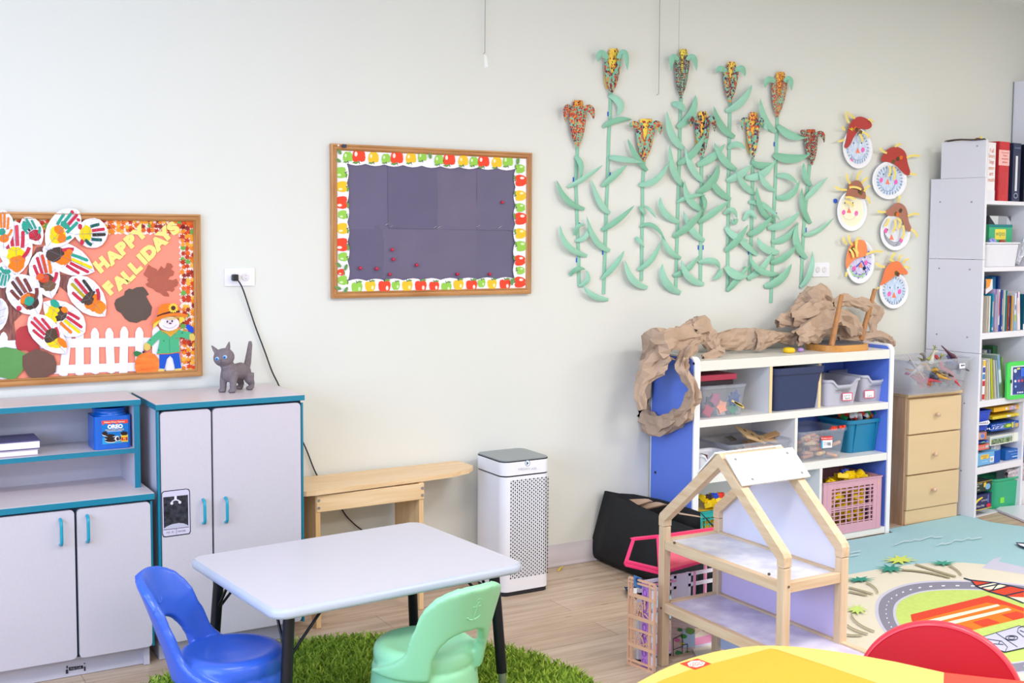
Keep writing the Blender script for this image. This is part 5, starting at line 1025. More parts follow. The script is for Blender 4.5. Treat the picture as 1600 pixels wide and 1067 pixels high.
card(b3, 1324, 620, 0, 0, -.3045, reds('Lot of', 'Sand')); card(b4, 1358.5, 616, 0, 0, -.2775, reds('', 'Cars'))
def prod(P, x, y):
    P.poly([(x-9, y-10), (x+9, y-11), (x+8, y+7), (x-9, y+8.5)], '#eef0f6'); P.poly([(x-9, y-10), (x+9, y-11), (x+9, y-5), (x-9, y-4)], '#d93a35'); P.text('Rubbermaid', x, y-7.5, 3.4, '#ffffff', rot=-3); P.poly([(x-9, y-4), (x-6.5, y-4), (x-6.5, y+8.4), (x-9, y+8.5)], '#3da4d8')
    for k in range(5): P.line([(x+1+k*1.2, y-1), (x+1+k*1.2, y+4)], .5, '#33354a')
    for k in range(3): P.line([(x-5, y-1+k*2), (x-.5, y-1.2+k*2)], .4, '#8a8ca0')
card(b7, 1292, 692, 0, 0, -.3205, prod)
# contents -------------------------------------------------------
def bits(name, cat, grp, items, maker):
    protos = {}
    for i, (loc, rot, key, lab) in enumerate(items):
        o = maker(key); o.location = loc; o.rotation_euler = rot; tag(o, lab, cat, grp)
def brick(key):
    if key not in _BR:
        mb = MB(); mb.box(-.018, .018, -.011, .011, 0, .016)
        for a in (-.009, .009): mb.cyl((a, 0, .016), (a, 0, .0205), .0055, n=10)
        me = mb.build('toy_brick', flat(key, .3), local=True); _BR[key] = me.data; return me
    o = bpy.data.objects.new('toy_brick', _BR[key]); COL.objects.link(o); return o
_BR = {}
CN = {'#e03a2c': 'red', '#2353d6': 'blue', '#f2c522': 'yellow', '#e8e8f0': 'white', '#1f9a5a': 'green', '#f5822a': 'orange'}
r_ = random.Random(11); it = []
x0, x1 = px(1333, -.25), px(1376, -.25)
for k in range(34):
    c = r_.choice(list(CN)); x = r_.uniform(x0, x1); y = r_.uniform(-.25, -.17); z = .572+r_.uniform(0, .028)
    it.append(((x, y, z), (r_.uniform(-.9, .9), r_.uniform(-.9, .9), r_.uniform(0, 6)), c, '%s building brick heaped in the teal tub' % CN[c]))
for g_ in CN.values(): pass
for loc, rot, c, lab in it:
    o = brick(c); o.location = loc; o.rotation_euler = rot; tag(o, lab, 'building brick', '%s bricks in the teal tub' % CN[c])
# bulk under the loose bricks
tag(MB().box(x0+.006, x1-.004, -.238, -.07, Z2+.05, .562).build('brick_fill', dabs('brickfill', '#8a8fa0', list(CN), 1.0, 70)), 'mass of building bricks filling the teal tub below the top ones', 'building bricks', kind='stuff')
# wooden blocks in the clear bin
WB = [wood('block', c1, c2, 'x', .6) for c1, c2 in (('#d9a98a', '#c08c6c'),)]; WB.append(mat('block_pink', '#c98d78', .6)); WB.append(mat('block_tan', '#e0bf97', .6))
xa, xb = px(1256, -.3), px(1317, -.3); me_ = {}
for k in range(44):
    key = k % 3; 
    if key not in me_: o = MB().cyl((-.028, 0, 0), (.028, 0, 0), .0095, n=12).build('wooden_block', WB[key], local=True); me_[key] = o.data
    else: o = bpy.data.objects.new('wooden_block', me_[key]); COL.objects.link(o)
    row = k//8; o.location = (r_.uniform(xa+.03, xb-.03), -.292+.03*(k % 8)*.9+r_.uniform(-.004, .004), Z2+.016+row*.017+r_.uniform(0, .004)); o.rotation_euler = (0, r_.uniform(-.3, .3), r_.uniform(-.7, .7))
    tag(o, 'round wooden block lying among the others in the clear bin', 'wooden block', 'wooden blocks in the clear bin')
for k in range(6):
    o = MB().box(-.02, .02, -.006, .006, 0, .012).build('toy_piece', flat('#e8452c', .4), local=True); o.location = (px(1303+k*3.5, -.3), -.30+.008*(k % 3), .545+.004*(k % 2)); o.rotation_euler = (0, .2*(k % 2), .3*k)
    tag(o, 'orange red plastic piece on top of the wooden blocks', 'toy piece', 'orange red pieces on the blocks')
# puzzle boards in the wide clear bin
for k, (xp, w_, z, ry, rz, c, lab) in enumerate(((1175, .16, .515, .30, .25, '#dcb98a', 'wooden puzzle board with black spots sticking out of the clear bin'), (1205, .20, .498, -.32, -.5, '#d5a878', 'long wooden track plank leaning right in the clear bin'), (1195, .18, .492, .20, -.35, '#e3bd8d', 'pale wooden plank under the others in the clear bin'), (1150, .13, .500, .1, .6, '#6e6a6a', 'dark slab at the back left of the clear bin'), (1215, .17, .47, -.15, -.8, '#cf9f70', 'lower wooden plank at the right of the clear bin'))):
    o = MB().box(-w_/2, w_/2, -.045 if k == 0 else -.016, .045 if k == 0 else .016, 0, .009).build('wooden_board', flat(c, .55), local=True, bevel=.001); o.location = (px(xp, -.2), -.19+.02*k*(.5), z+.022); o.rotation_euler = (.5, ry, rz)
    tag(o, lab, 'wooden board', 'boards in the wide clear bin')
    if k == 0:
        mb = MB()
        for a, b in ((-.03, .02), (.01, .0), (.04, -.025)): mb.cyl((a, b, .009), (a, b, .0098), .009, n=14)
        s = mb.build('black_spot', flat('#2a2426'), o, local=True)
for k in range(14):
    o = MB().box(-.055, .055, -.02, .02, 0, .012).build('wooden_board', flat(['#d9b48c', '#c99a72', '#e0c19a'][k % 3], .6), local=True, bevel=.001); o.location = (px(1160+(k*23) % 62, -.2), -.265+.013*k, Z2+.014+.014*(k % 5)); o.rotation_euler = (.1, .15*(k % 3-1), .8*k); tag(o, 'small wooden piece at the bottom of the wide clear bin', 'wooden piece', 'small pieces in the wide clear bin')
# foam shapes in the small clear bin
for k, (xp, z, c, n_, lab) in enumerate(((1127, .705, '#e0a596', 5, 'salmon foam star in the small clear bin'), (1108, .69, '#c5375a', 4, 'crimson foam piece at the bottom left of the small clear bin'), (1150, .693, '#1d9a6c', 9, 'green foam tree shape in the small clear bin'), (1145, .735, '#35508c', 8, 'dark blue foam shape in the small clear bin'), (1120, .74, '#b95c86', 5, 'pink foam shape in the small clear bin'), (1135, .675, '#e8e8ee', 4, 'white foam scrap in the small clear bin'), (1152, .74, '#2f4f9a', 6, 'blue foam shape against the right of the small clear bin'), (1116, .725, '#40506e', 6, 'slate foam shape at the left of the small clear bin'))):
    c0 = W(xp, 640, -.285); pts = [Vector((c0.x+(.034 if i % 2 else .022)*cos(pi*i/n_+k), -.29+.012*(k % 3)+.02*(k > 4), z+(.034 if i % 2 else .022)*sin(pi*i/n_+k))) for i in range(2*n_)]
    tag(MB().slab(pts, (0, .007, 0)).build('foam_shape', flat(c, .8)), lab, 'foam shape')
for k in range(2): 
    a = W(1143+k*4, 628+k*2, -.289); b = W(1160+k*2, 641+k, -.289); a.z = .73-k*.008; b.z = .70-k*.008; tag(MB().beam(a, b, .004, .009).build('craft_stick', flat('#ecd06e', .6)), ('upper', 'lower')[k]+' yellow craft stick slanting in the small clear bin', 'craft stick')
o = MB().box(3.33, px(1148, -.28), -.29, -.10, .826, .852).build('red_box', mat('crimson_box', '#a62b47', .5), bevel=.002); tag(o, 'flat crimson box on top of the small clear bin', 'box')
o = MB().box(3.33, px(1144, -.28), -.285, -.10, .804, .8255).build('black_box', flat('#2a2028', .5), bevel=.002); tag(o, 'flat black box under the crimson one', 'box')
# crates in the bottom row
def crate(name, x0, x1, y0, y1, z0, z1, m, lab, nx=6, nz=7):
    t = thing(name, ((x0+x1)/2, (y0+y1)/2, z0), lab, 'crate'); W_, H_ = x1-x0, z1-z0; th = .004
    mb = MB(); mb.box(x0, x1, y0, y1, z0, z0+.004); mb.build('floor_plate', m, t)
    def lattice(P, U, V, N):      # a panel of bars
        mb = MB(); kk = [0]
        def bar(u0, u1, v0, v1, d=th):
            kk[0] += 1; c = [P-N*(.00006*kk[0])+U*u+V*v for u, v in ((u0, v0), (u1, v0), (u1, v1), (u0, v1))]; mb.slab(c, N*d)
        for v0, v1, d in ((0, .14, .006), (.86, 1, .008), (.80, .83, .010), (.46, .49, .006), (.14, .17, .008)): bar(0, 1, v0, v1, d)
        bar(0, .14, 0, 1, .0045); bar(.86, 1, 0, 1, .0045)
        for i in range(nx*2-1): u = .14+.72*(i+.5)/(nx*2-1); bar(u-.009, u+.009, .14, .86, .004 if i % 3 else .008)
        for j in range(nz*2-1): v = .16+.70*(j+.5)/(nz*2-1); bar(.14, .86, v-.008, v+.008, .0035)
        for u in (0, .07, .93, 1): bar(max(0, u-.008), min(1, u+.008), 0, 1, .009)
        mb.build('side_lattice', m, t)
    lattice(Vector((x0, y0, z0)), Vector((W_, 0, 0)), Vector((0, 0, H_)), Vector((0, 1, 0)))
    lattice(Vector((x0, y0, z0)), Vector((0, y1-y0, 0)), Vector((0, 0, H_)), Vector((1, 0, 0))); lattice(Vector((x1, y0, z0)), Vector((0, y1-y0, 0)), Vector((0, 0, H_)), Vector((-1, 0, 0)))
    MB().box(x0, x1, y1-th, y1, z0, z1).build('back_side', m, t)
    mb = MB(); 
    for a in ((x0-.004, x1+.004, y0-.004, y0+.004), (x0-.004, x1+.004, y1-.004, y1+.004), (x0-.004, x0+.004, y0, y1), (x1-.004, x1+.004, y0, y1)): mb.box(*a, z1-.006, z1)
    mb.build('rim', m, t); return t
cx0, cx1 = px(1287.5, -.315), px(1378, -.315)
crate('storage_crate', cx0, cx1, -.325, -.05, Z3+.001, .300, mat('pink_crate', '#d3a0b2', 0.45), 'dusty pink lattice crate of yellow bricks in the bottom row', 4, 5)
crate('storage_crate', XI0+.004, px(1143, -.30), -.315, -.10, Z3+.001, .245, mat('teal_crate', '#17a3a3', 0.4), 'turquoise crate behind the doll house in the bottom row', 3, 4)
YB = mat('yellow_brick', '#f0cc14', .35); YB2 = mat('yellow_brick2', '#e3b90f', .35); me2 = None
for k in range(70):
    inner = k < 50
    if me2 is None: o = brick('#f0cc14'); me2 = o.data
    else: o = bpy.data.objects.new('toy_brick', me2); COL.objects.link(o)
    o.scale = (1.45, 1.45, 1.35)
    if k < 62: o.location = (r_.uniform(cx0+.03, cx1-.03), r_.uniform(-.29, -.09) if k > 34 else -.30+r_.uniform(0, .04), r_.uniform(.05, .275) if k > 20 else r_.uniform(.20, .30)); lab, g_ = 'big yellow building brick in the dusty pink crate', 'yellow bricks in the pink crate'
    else: o.location = (px(1108+(k-62)*4.4, -.28), -.28+.02*(k % 3), .245+.014*(k % 3)); lab, g_ = 'big yellow building brick in the turquoise crate', 'yellow bricks in the turquoise crate'
    o.rotation_euler = (r_.uniform(-.8, .8), r_.uniform(-.8, .8), r_.uniform(0, 6)); tag(o, lab, 'building brick', g_)
tag(MB().box(XI0+.02, px(1138, -.28), -.29, -.12, Z3+.01, .243).build('brick_fill', YB2), 'mass of yellow bricks filling the turquoise crate', 'building bricks', kind='stuff')
tag(MB().box(cx0+.03, cx1-.03, -.25, -.09, Z3+.006, .255).build('brick_fill', mat('yb_mix', '#d9b40f', .6, color2='#5f4a10', scale=40)), 'mass of yellow bricks inside the dusty pink crate', 'building bricks', kind='stuff')
for k in range(5):
    o = brick(['#2353d6', '#e03a2c', '#4a4048', '#2353d6', '#e03a2c'][k]); o.location = (px((1120, 1128, 1113, 1325, 1134)[k], -.27), -.26, (.288, .285, .285, .318, .282)[k]); o.rotation_euler = (.3, .2, k); tag(o, ['blue brick on the yellow ones of the turquoise crate', 'red brick beside the blue one over the turquoise crate', 'dark brick left over the turquoise crate', 'blue brick at the back of the pink crate', 'red brick at the right over the turquoise crate'][k], 'building brick')
P = Paint(wallmap(-.3195), eps=.0003); P.ell(1128, 800, 9, 11, '#e38db4'); P.ell(1128, 793, 5, 5, '#232033'); P.poly([(1120, 784), (1128, 778), (1136, 785), (1130, 790)], '#f2cf3c'); P.ell(1127, 822, 6, 8, '#e38db4'); P.build('crate_sticker', bpy.data.objects['storage_crate.001'])
# bits in the little white bin
for k in range(4): tag(MB().box(3.32+.016*k, 3.333+.016*k, -.30, -.26, .47, .49+.006*(k % 2)).build('toy_piece', flat(['#2c2630', '#7a3a34', '#8a6a58', '#5c2c30'][k], .5)), ['black', 'dark red', 'tan', 'maroon'][k]+' piece in the small white bin', 'toy piece')

# ================================================================ kraft paper garland
KP = mat('kraft_paper', '#c0a691', 0.85, var=0.07, scale=14, bump=0.3, bscale=60, spec=.15)
def crumple(mb, path, rad, seed, n=14, sub=5, flatz=.6, amp=.32, up=Vector((0, 0, 1))):
    n = 15; sub = 4
    pts = []; rs = []
    for i in range(len(path)-1):
        p0, p1, p2, p3 = [Vector(path[max(0, min(len(path)-1, i+d))]) for d in (-1, 0, 1, 2)]
        for k in range(sub): u = k/sub; pts.append(0.5*((2*p1)+(p2-p0)*u+(2*p0-5*p1+4*p2-p3)*u*u+(3*p1-p0-3*p2+p3)*u**3)); rs.append(rad[i]*(1-u)+rad[i+1]*u)
    pts.append(Vector(path[-1])); rs.append(rad[-1]); prev = None; rows = []
    for i, p in enumerate(pts):
        t_ = (pts[min(i+1, len(pts)-1)]-pts[max(i-1, 0)]).normalized()
        a = (up-t_*up.dot(t_)) if prev is None else (prev-t_*prev.dot(t_)); a.normalize(); prev = a; b = t_.cross(a); row = []
        for k in range(n):
            th = 2*pi*k/n; c_, s_ = cos(th), sin(th); nz = 1.1*noise.noise(Vector((c_*1.5+seed, s_*1.5, i*.30+seed*3)))+.75*noise.noise(Vector((c_*3.4+seed, s_*3.4, i*.62)))
            fold = .11*(1 if (k+i//3) % 2 else -1); r = rs[i]*(1+amp*2*nz+fold); v_ = p+a*cos(th)*r+b*sin(th)*r*flatz; v_.y = min(v_.y, -.004); row.append(v_)
        rows.append(row)
    mb.grid(rows, 0, False, closed=True)
ky = -.16
t = thing('kraft_paper_garland', (3.9, ky, STZ), 'crumpled brown kraft paper twisted along the shelf top, hanging in a ring', 'paper garland')
mb = MB(); w2 = lambda x, y, Y: W(x, y, Y)
XS = SX0-.035
def vx(x, y, X=XS): return VX(x, y, X)
ring = [w2(1085, 520, -.20), w2(1058, 528, -.24), w2(1030, 538, -.26), vx(1015, 565), vx(1005, 600), vx(995, 632), vx(1003, 650), vx(1030, 661), vx(1055, 656), vx(1075, 635), vx(1084, 612), vx(1072, 585), vx(1066, 565, XS+.0), w2(1075, 545, -.26), w2(1092, 528, -.22)]
crumple(mb, ring, [.050, .050, .052, .046, .038, .035, .038, .042, .042, .038, .036, .038, .038, .038, .036], 1.0, amp=.42, n=18)
crumple(mb, [w2(1005, 640, -.22), w2(1000, 610, -.2), w2(1018, 575, -.22), w2(1032, 550, -.23)], [.018, .03, .055, .05], 4.0)
crumple(mb, [w2(1076, 535, -.2), w2(1084, 515, -.2), w2(1090, 505, -.19), w2(1087, 496, -.19)], [.035, .040, .034, .012], 2.0, flatz=.8)
crumple(mb, [w2(1080, 520, -.22), w2(1098, 515, -.2), w2(1108, 528, -.2), w2(1118, 545, -.22), w2(1132, 548, -.24)], [.04, .046, .044, .030, .012], 6.0, flatz=.8)
crumple(mb, [w2(1098, 560, -.24), w2(1115, 556, -.24), w2(1132, 549, -.22)], [.018, .022, .010], 7.0, flatz=.6)
mb.build('left_bunch', KP, t)
mb = MB()
def band(path, hw, seed, thick=.006, ny=7):
    """broad flat strip of crumpled paper standing on its edge"""
    rows = []; sub = 8; pts = []
    for i in range(len(path)-1):
        for k in range(sub): u = k/sub; pts.append((Vector(path[i][0]).lerp(Vector(path[i+1][0]), u), path[i][1]*(1-u)+path[i+1][1]*u))
    pts.append((Vector(path[-1][0]), path[-1][1]))
    for i, (p, h) in enumerate(pts):
        rows.append([p+Vector((.004*noise.noise(Vector((i*.5, j, seed))), .020*noise.noise(Vector((i*.25, j*.7, seed)))-.016*cos((j/ny-.5)*pi), h*(j/ny-.5)*2+.003*noise.noise(Vector((i*.6, j*.9, seed+5))))) for j in range(ny+1)])
    mb.grid(rows, 0, False); mb.grid([[v+Vector((0, .03+.006*noise.noise(v*40), 0)) for v in r][::-1] for r in rows], 0, False)
b_ = lambda x, yt, yb, Y: ((W(x, (yt+yb)/2, Y)), (W(x, yt, Y).z-W(x, yb, Y).z)/2)
band([b_(1112, 530, 552, -.15), b_(1125, 522, 545, -.14), b_(1150, 514, 548, -.13), b_(1172, 513, 546, -.14), b_(1195, 514, 545, -.14), b_(1215, 518, 534, -.13), b_(1240, 520, 540, -.14)], 0, 3.0)
band([b_(1180, 514, 548, -.165), b_(1190, 516, 548, -.17), b_(1205, 517, 540, -.16), b_(1222, 520, 530, -.15)], 0, 8.0)
mb.build('long_band', KP, t)
mb = MB(); Y_ = -.13
crumple(mb, [w2(1214, 505, Y_), w2(1228, 500, Y_), w2(1245, 492, Y_), w2(1262, 488, Y_)], [.022, .036, .045, .034], 11.0, n=16)
crumple(mb, [w2(1240, 492, Y_+.03), w2(1252, 476, Y_+.03), w2(1270, 462, Y_), w2(1285, 462, Y_), w2(1296, 474, Y_)], [.02, .036, .045, .040, .024], 12.0, n=16, flatz=.8)
crumple(mb, [w2(1236, 500, Y_-.03), w2(1262, 492, Y_-.03), w2(1285, 482, Y_-.03), w2(1300, 482, Y_-.02)], [.03, .045, .040, .022], 13.0, n=16)
crumple(mb, [w2(1243, 528, Y_-.08), w2(1258, 522, Y_-.08), w2(1280, 512, Y_-.05), w2(1305, 498, Y_-.02), w2(1330, 510, Y_), w2(1345, 520, Y_)], [.03, .045, .055, .062, .05, .02], 14.0, n=18, flatz=.75)
crumple(mb, [w2(1300, 475, Y_+.02), w2(1318, 468, Y_+.02), w2(1340, 475, Y_+.02), w2(1360, 478, Y_+.02), w2(1370, 490, Y_+.02), w2(1364, 505, Y_+.02), w2(1366, 520, Y_+.01)], [.03, .026, .024, .028, .034, .030, .022], 15.0, n=14)
crumple(mb, [w2(1310, 530, Y_), w2(1345, 528, Y_+.02), w2(1370, 524, Y_+.02), w2(1390, 535, Y_+.02), w2(1396, 540, Y_+.02)], [.012, .022, .032, .028, .01], 16.0, n=14, flatz=.9)
mb.build('right_heap', KP, t)
# stool upside down on the shelf top
SW_ = wood('stool', '#d79b55', '#c4853f', 'x', .4); SWL = wood('stoolleg', '#bb8350', '#a56f3e', 'z', .45)
sy = -.20; a = W(1262, 540, -.22); b = W(1356, 540, -.22); scx = (a.x+b.x)/2+.01; rx = .145
t = thing('wooden_stool', (scx, sy, STZ), 'small wooden stool lying upside down on the shelf top with its legs in the air', 'stool')
MB().slab([Vector((scx+u, sy+v, STZ+.0005)) for u, v in rrect(-rx, rx, -.115, .115, .085, 8)], (0, 0, .030)).build('seat', SW_, t, bevel=.005, seg=3)
MB().slab([Vector((scx+u, sy+v, STZ+.0306)) for u, v in rrect(-rx+.02, rx-.02, -.095, .095, .07, 8)], (0, 0, .006)).build('seat_underside', mat('dark_underside', '#54545c', .6), t)
for p0, p1, Y0_, Y1_ in (((1299, 545), (1315, 461), -.275, -.255), ((1345, 525), (1367, 452), -.13, -.10), ((1275, 520), (1252, 457), -.13, -.07)):
    a = W(*p0, Y0_); a.z = STZ+.028; b = W(*p1, Y1_); MB().tube([a, b], .012, 16, rs=[.0145, .0105]).build('leg', SWL, t)
c = W(1273, 540, -.20); t = thing('toy_ring', (c.x, -.2, STZ), 'small yellow toy with a purple end peeping out under the kraft paper', 'toy')
mb = MB(); mb.lathe([(.012, 0), (.026, .002), (.03, .012), (.026, .022), (.016, .026), (.001, .026)], (W(1233, 540, -.22).x, -.22, STZ), 20); mb.build('body', flat('#f1c822', .3), t)
mb = MB(); mb.ell((W(1251, 540, -.22).x, -.22, STZ+.011), .018, .014, .011); mb.build('purple_end', flat('#b08fd0', .35), t)
# ================================================================ tall white shelf tower
TWH = mat('tower_white', '#e6e5ee', 0.4)
TA = RAD(6); TO = Vector((5.163, -.330, 0)); tco, tsi = cos(TA), sin(TA)
def TL(u, v, z): return Vector((TO.x+u*tco-v*tsi, TO.y+u*tsi+v*tco, z))     # u along the front, v toward the wall
t = thing('shelf_tower', (TO.x, TO.y, 0), 'tall white open shelf tower of stacked cubes full of books and puzzles', 'shelf tower', rz=TA)
TH = 1.780; TWD = .46
mb = MB(); mb.box(0, .019, 0, .318, 0.0, .868); mb.build('side_panel', TWH, t, local=True, bevel=.001)
MB().box(0.0005, .019, 0, .318, .870, 1.356).build('side_panel', TWH, t, local=True, bevel=.001)
zs = [W(1448, 384.5, -.04).z, W(1446, 486, -.04).z]
mb = MB(); mb.box(0.0005, .019, 0, .318, 1.358, TH); mb.build('side_panel', TWH, t, local=True, bevel=.001)
MB().box(0.002, .019, .004, .262, TH+.001, 1.972).build('side_panel', TWH, t, local=True, bevel=.001)
MB().box(.0, TWD, .262, .268, 0.01, TH).build('back_panel', TWH, t, local=True); MB().box(TWD-.019, TWD, 0.002, .262, 0, TH).build('side_panel', TWH, t, local=True)
EDG = [(313, 319), (417.5, 424.5), (520.5, 530), (626, 636), (729, 739.5)]; SZ_ = []
for a, b in EDG:
    z1 = W(1541, a, -.325).z; z0 = W(1541, b, -.325).z; SZ_.append(z1); MB().box(.019, TWD-.019, .001, .262, z0, z1).build('shelf_board', TWH, t, local=True, bevel=.001)
MB().box(.019, TWD-.019, .012, .262, 0, .004).build('bottom_board', TWH, t, local=True)
for pxx, pyy in ((1467.5, 419.2), (1515.3, 421), (1463.7, 522), (1511.4, 526.8), (1469, 315.5), (1518, 315.5), (1502, 735), (1507, 630), (1527, 228)):
    # cam lock screws on the side
    d = ray(pxx, pyy); n = Vector((tco, tsi, 0)); s_ = (TO-CAM).dot(n)/d.dot(n); p = CAM+d*s_-n*.0005; ax = n*.002
    mb = MB(); mb.cyl(p-ax, p+ax*.3, .0045, n=10); L_ = MB(); L_.v = [tuple(Matrix.Rotation(-TA, 3, 'Z') @ (Vector(v)-TO)) for v in mb.v]; L_.f = mb.f; L_.m = mb.m; L_.sm = mb.sm; L_.build('screw_cap', mat('cap_grey', '#9b9aa6', .5), t, local=True)
def TY(x, inset=0.02): return TO.y+(x-TO.x)*tsi/tco+inset
def bk(name, pxl, pxr, pyt, pyb, color, lab, cat, depth=.16, inset=.02, lean=0, z0=None, grp=None, art=None, rough=.45, pages=True):
    """upright book or box seen from its spine: px extents read on the shelf front"""
    Y = TY(W(pxl, pyb, -.31).x, inset); a = W(pxl, pyb, Y); b = W(pxr, pyt, Y); x0, x1 = a.x, b.x; zb = a.z if z0 is None else z0; zt = b.z
    t = thing(name, ((x0+x1)/2, Y+depth/2, zb), lab, cat, grp); M = Matrix.Translation(Vector((x0, Y, zb))) @ Matrix.Rotation(lean, 4, 'Y') @ Matrix.Rotation(TA, 4, 'Z')
    w, h = x1-x0, zt-zb; mb = MB(); m = color if not isinstance(color, str) else flat(color, rough)
    def bx(a0, a1, b0, b1, c0, c1, k=0): mb.box(a0, a1, b0, b1, c0, c1, k, M=M)
    if pages and w > .006:
        bx(0, .0018, 0, depth, 0, h); bx(w-.0018, w, 0, depth, 0, h); bx(0, w, 0, .002, 0, h); mb.build('cover', m, t)
        mb = MB(); mb.box(.0018, w-.0018, .002, depth-.004, .004, h-.004, 0, M=M); mb.build('pages', flat('#ece8df'), t)
    else: bx(0, w, 0, depth, 0, h); mb.build('body', m, t, bevel=.0008)
    if art:
        P = Paint(lambda u, v, hh: M @ Vector((u*w, -.0004-hh, v*h)), eps=.0002); art(P); P.build('print', t)
    return t, M, w, h
R_ = lambda P, a, b, c, d, m: P.poly([(a, c), (b, c), (b, d), (a, d)], m)
def txt(P, s, x, y, sz, m, ar, rot=0): P.text(s, x, y, sz, m, rot=rot, sx=ar, flip=1)
# --- top row: paper folder and binders
ts = SZ_[0]
def hand(P):
    for k, s in enumerate(('Fall', 'Sensory', 'Songs', 'centers', 'art', 'math')): txt(P, s, .5, .86-.1*k, .10, '#e0996f' if k % 2 else '#d9745c', 4.2 if len(s) < 5 else 2.4)
    R_(P, .0, 1, 0, .18, '#e3e4ee')
bk('paper_folder', 1541, 1558.5, 223, 312, '#eceaf0', 'white folder with red handwriting, first on the top shelf of the tower', 'folder', .22, .012, z0=ts, art=hand)
def redb(P):
    R_(P, .0, .12, 0, 1, '#a81f2a'); R_(P, .04, 1, .60, .86, '#efb9b6'); 
    for k, s in enumerate(('lessons', 'Sept', 'weekly', 'plans')): txt(P, s, .6, .82-.055*k, .045, '#c8444a', 5)
    for k in range(6): P.line([(.3+.1*k, .1), (.2+.12*k, .5)], .02, '#e4626a')
bk('ring_binder', 1557.5, 1581, 222, 311, '#c62f36', 'red ring binder with a pale label on the top shelf of the tower', 'binder', .24, .010, z0=ts, art=redb, rough=.2)
def blub(P):
    R_(P, .35, .62, .18, .78, '#dcdde6'); P.ell(.5, .10, .28, .05, '#8a90a8'); P.ell(.5, .10, .18, .03, '#222741'); R_(P, .1, .9, .9, .93, '#5a6284')
bk('ring_binder', 1580.5, 1598, 224, 311, '#2c3353', 'dark blue ring binder with a thin white spine label', 'binder', .24, .010, z0=ts, art=blub, rough=.2)
bk('ring_binder', 1598.5, 1612, 226, 311, '#1d2033', 'black ring binder cut by the right edge of the photo', 'binder', .24, .010, z0=ts, rough=.3)
# things lying on the very top
p = TL(.0, .13, 1.9725); mb = MB()
pts = [W(x, y, -.17) for x, y in ((1472, 224), (1485, 221.5), (1505, 221), (1525, 220.5), (1538, 220))]
mb.tube([Vector((TL(.01, .12, 0).x-.09+.04*k, TL(0, .16, 0).y, 1.975)) for k in range(2)], .001, 4)
mb = MB(); base = [Vector((TL(-.0, .22-.04*k, 0).x+.004, TL(0, .24-.045*k, 0).y, 1.9725)) for k in range(6)]
mb.grid([[b+Vector((dx, 0, .003+.004*sin(i*1.1)+.006*(1-abs(dx)/.012))) for dx in (-.012, -.006, 0, .006, .012)] for i, b in enumerate(base)]); tag(mb.build('leather_strap', mat('strap_brown', '#4b3330', .5), solid=.003), 'dark brown strap lying on the top edge of the tower', 'strap')
c = TL(.045, .08, 1.9725); tag(MB().ell(c+Vector((0, 0, .008)), .018, .014, .008).build('toy_piece', flat('#7b3f24', .5)), 'rust brown toy lying on top of the folder', 'toy')
c = TL(.072, .08, 1.9725); tag(MB().lathe([(.012, 0), (.016, .008), (.006, .018), (.004, .026), (.001, .028)], c, 12).build('toy_piece', flat('#f1dc6a', .5)), 'small yellow toy peak on top of the folder', 'toy')
# --- second row: patterned fabric bin, white bin with packets
t2 = SZ_[1]
def tri(P):
    cols = ['#5d6270', '#c9ccd6', '#8e939f', '#3f434f', '#e3e5ec', '#a9adb8']
    r_ = random.Random(2)
    for i in range(6):
        for j in range(4):
            x, y = i/6, j/4; P.up(.01); P.poly([(x, y), (x+1/6, y), (x, y+.25)], cols[(i*2+j) % 6], False); P.poly([(x+1/6, y), (x+1/6, y+.25), (x, y+.25)], cols[(i+j*3+1) % 6], False)
bk('fabric_bin', 1543, 1640, 339, 417, '#4a4e5b', 'grey and white triangle patterned fabric bin at the back of the second shelf', 'bin', .10, .13, z0=t2+.0005, art=tri, pages=False)
bk('green_box', 1545, 1588, 351, 378, '#3fae7c', 'green and teal packet with a yellow label standing in the white bin', 'box', .03, .05, z0=W(1541, 380, -.28).z, pages=False, art=lambda P: (R_(P, .25, .72, .2, .75, '#ead95a'), txt(P, 'wipes', .48, .48, .4, '#4c8d62', .45), R_(P, .0, 1, .85, 1, '#2b7f86')))
c = W(1550, 378, -.28); tag(MB().ell(c, .030, .018, .022).build('plastic_packet', mat('blue_packet', '#3c4fc0', .15, var=.5, color2='#b9c2f0', scale=60)), 'crinkled blue packet lying in the white bin', 'packet')
c = W(1566, 378, -.27); tag(MB().ell(c, .022, .014, .012).build('plastic_packet', flat('#b2423f', .3)), 'red packet peeping over the rim of the white bin', 'packet')
xa, xb = W(1542, 400, -.31).x, W(1592, 400, -.29).x
tub('storage_bin', xa-.006, xb, -.312, -.20, t2+.001, W(1541, 378.5, -.312).z, WHB, 'white plastic bin with a wide rim on the second shelf of the tower', 'bin', taper=.012, rim=.008, rimh=.008)
mb = MB(); crumple(mb, [W(1590, 410, -.29), W(1594, 398, -.28), W(1600, 385, -.28), W(1608, 370, -.27)], [.014, .024, .03, .02], 3.0, n=14); tag(mb.build('plastic_bag', mat('clear_bag', '#e4e6f2', .12, alpha=.55)), 'crinkled clear plastic bag right of the white bin', 'plastic bag')
